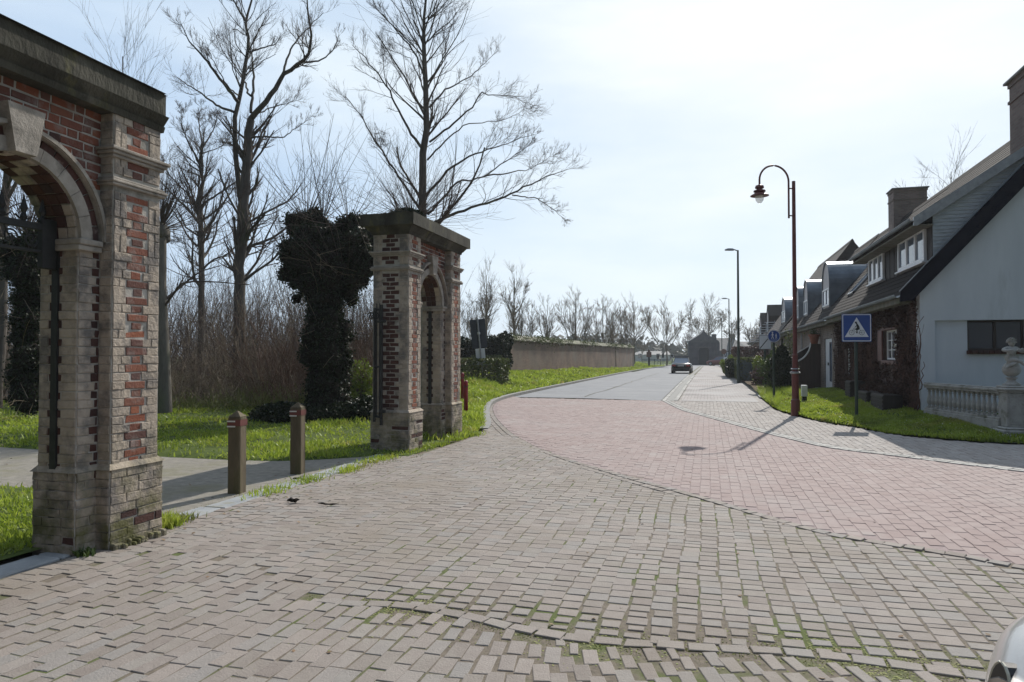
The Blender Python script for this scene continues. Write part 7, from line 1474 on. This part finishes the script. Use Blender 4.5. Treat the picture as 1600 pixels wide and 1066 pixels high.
x, y = onp(1113, 114); t = thing('litter_bin', 'yellow bin between the gatehouse and the red car', 'bin', (x, y, 0)); mb = MB(); mb.lathe([(.28, 0), (.33, .7), (.3, .8), (.1, .85)], x, y, 10); mb.build('container', K['yellow'], t); mb = MB(); mb.lathe([(.31, .80), (.31, .84), (.02, .92)], x, y, 10); mb.build('lid', K['lampgreen'], t)
x, y = onp(1131, 100); t = thing('notice_board', 'dark red road sign post in front of the parked van', 'road sign', (x, y, 0), local=True, rz=YAW); mb = MB(); mb.tube([(0, .04, 0), (0, .04, 2.4)], .05, 6); mb.build('pole', K['galv'], t); mb = MB(); mb.prism(circ(0, 2.2, .38, 18), 1, -.02, .02); mb.build('sign_plate', K['rframe'], t)
# silver car whose far front corner shows at the lower right
A0 = (math.cos(YAW) * 720 / F * 2.2 - 2.2 * math.sin(YAW), math.sin(YAW) * 720 / F * 2.2 + 2.2 * math.cos(YAW))
nd = (-.980, .199); ndir = np.array([nd[0] * math.cos(YAW) - nd[1] * math.sin(YAW), nd[0] * math.sin(YAW) + nd[1] * math.cos(YAW)])
rz_ = math.atan2(-ndir[0], ndir[1]); right = np.array([math.cos(rz_), math.sin(rz_)])
HW = .83; LN = 3.7
cc = np.array(A0[:2]) - right * .81 - ndir * (LN / 2 - .16)
t = thing('parked_car', 'rounded front corner of a silver car at the lower right edge', 'car', (cc[0], cc[1], 0), local=True, rz=rz_)
def nosecar(t):
    NS = 26; V = []; K_ = 24
    for j in range(NS + 1):
        u = -1 + 2 * j / NS; u = math.copysign(abs(u) ** .6, u) if abs(u) > 0 else 0.; y = u * LN / 2
        wpl = HW * (max(0, 1 - abs(u) ** 9)) ** .36 if abs(u) < 1 else .0
        wpl = max(wpl, .40)
        top = 1.05 if u < .35 else 1.05 - .15 * ((u - .35) / .65) ** 2.2
        if u > .97: top -= .06
        bot = .20 + .1 * max(0, abs(u) - .9) / .1
        mid = (top + bot) / 2; hh = (top - bot) / 2
        for i in range(K_):
            a = 2 * math.pi * i / K_; c, s = math.cos(a), math.sin(a); V.append((wpl * math.copysign(abs(c) ** .45, c), y, mid + hh * math.copysign(abs(s) ** .55, s)))
    Fc = [[j * K_ + i, j * K_ + (i + 1) % K_, (j + 1) * K_ + (i + 1) % K_, (j + 1) * K_ + i] for j in range(NS) for i in range(K_)] + [list(range(K_)), list(range(NS * K_, NS * K_ + K_))[::-1]]
    mb = MB(); mb.add(V, Fc); o = mb.build('body', K['silver'], t, smooth=True); m = o.modifiers.new('s', 'SUBSURF'); m.levels = 1; m.render_levels = 2
    C = [(.16, .90, .80), (-.02, 1.36, .64), (-.25, 1.42, .66), (-.42, 1.36, .62), (-.49, .92, .76)]; n = 5
    mb = MB(); V = []
    for u, z, w_ in C: V += [(-w_ * HW, u * LN, z), (w_ * HW, u * LN, z)]
    V += [(-.82 * HW, u * LN, .8) for u, z, w_ in C] + [(.82 * HW, u * LN, .8) for u, z, w_ in C]
    mb.add(V, [[2 * i, 2 * i + 1, 2 * i + 3, 2 * i + 2] for i in range(4)] + [[2 * i, 2 * i + 2, 10 + i + 1, 10 + i] for i in range(4)] + [[2 * i + 1, 15 + i, 15 + i + 1, 2 * i + 3] for i in range(4)]); mb.build('windows', K['skyglass'], t)
    mb = MB(); mb.bbox(-.6 * HW, .6 * HW, -.43 * LN, -.03 * LN, 1.38, 1.44, .02)
    for s in (-1, 1):
        for a, b_ in ((C[0], C[1]), (C[4], C[3])): mb.tube([(s * a[2] * HW, a[0] * LN, a[1]), (s * b_[2] * HW, b_[0] * LN, b_[1])], .035, 6)
    mb.build('roof_and_pillars', K['silver'], t)
    for sy in (-.33, .33):
        for s in (-1, 1):
            mb = MB(); sg = 24; V = []
            for rr_, xx in ((.27, -.09), (.30, -.07), (.30, .07), (.27, .09)): V += [(s * (HW - .07) + xx, sy * LN + rr_ * math.cos(6.2832 * i / sg), .30 + rr_ * math.sin(6.2832 * i / sg)) for i in range(sg)]
            mb.add(V, [[j * sg + i, j * sg + (i + 1) % sg, (j + 1) * sg + (i + 1) % sg, (j + 1) * sg + i] for j in range(3) for i in range(sg)] + [list(range(sg)), list(range(3 * sg, 4 * sg))[::-1]]); w_ = mb.build('wheel', K['rubber'], t)
            mb = MB(); xx = s * (HW - .07) + s * .095; mb.add([(xx, sy * LN + .19 * math.cos(6.2832 * i / 16), .30 + .19 * math.sin(6.2832 * i / 16)) for i in range(16)], [list(range(16))]); mb.build('rim', K['galv'], w_)
    yf = LN / 2
    for s in (-1, 1):   # black headlamp with a clear rim on the corner of the nose
        o_ = [(s * (.30 + .06 * math.cos(q) - .02 * math.sin(q)), .745 + .115 * math.sin(q)) for q in np.linspace(0, 6.2832, 25)[:-1]]
        mb = MB(); mb.prism(o_, 1, yf - .09, yf - .002); h = mb.build('headlight', K['black'], t)
        mb = MB(); mb.tube([(a_, yf - .004, b_) for a_, b_ in o_ + o_[:1]], .004, 6); mb.build('lamp_rim', mat('clear_rim', [(.42, .40, .32)], bump=0, rough=.2, spec=.8), h)
    mb = MB(); mb.bbox(-.20, .20, yf - .06, yf + .015, .36, .52, .03); mb.build('grille', K['black'], t)
    mb = MB(); mb.bbox(-.26, .26, yf + .016, yf + .03, .58, .69, .004); p = mb.build('number_plate', K['plate'], t); mb = MB(); mb.box(.215, .262, yf + .029, yf + .033, .585, .685); mb.build('blue_band', K['signblue'], p)
    mb = MB(); mb.prism([(.0 + a, b) for a, b in circ(.175, .80, .032, 20)], 1, yf - .02, yf + .012); bd = mb.build('badge', K['taillight'], t)
    mb = MB(); c_ = circ(.175, .80, .036, 20); mb.tube([(a, yf + .012, b) for a, b in c_ + c_[:1]], .008, 6); mb.build('chrome_ring', K['chrome'], bd)
nosecar(t)
# ------------------------------------------------------------------ air
hz = MB(); hz.box(-420, 420, -40, 900, -1.2, 26.0); ho = hz.build('haze', None); ho['kind'] = 'stuff'
hm = bpy.data.materials.new('haze_air'); hm.use_nodes = True; n_ = hm.node_tree.nodes; n_.clear(); o_ = n_.new('ShaderNodeOutputMaterial'); v_ = n_.new('ShaderNodeVolumePrincipled')
v_.inputs['Color'].default_value = (.88, .94, 1, 1); v_.inputs['Density'].default_value = .00045; v_.inputs['Anisotropy'].default_value = .3
hm.node_tree.links.new(v_.outputs[0], o_.inputs['Volume']); ho.data.materials.clear(); ho.data.materials.append(hm)
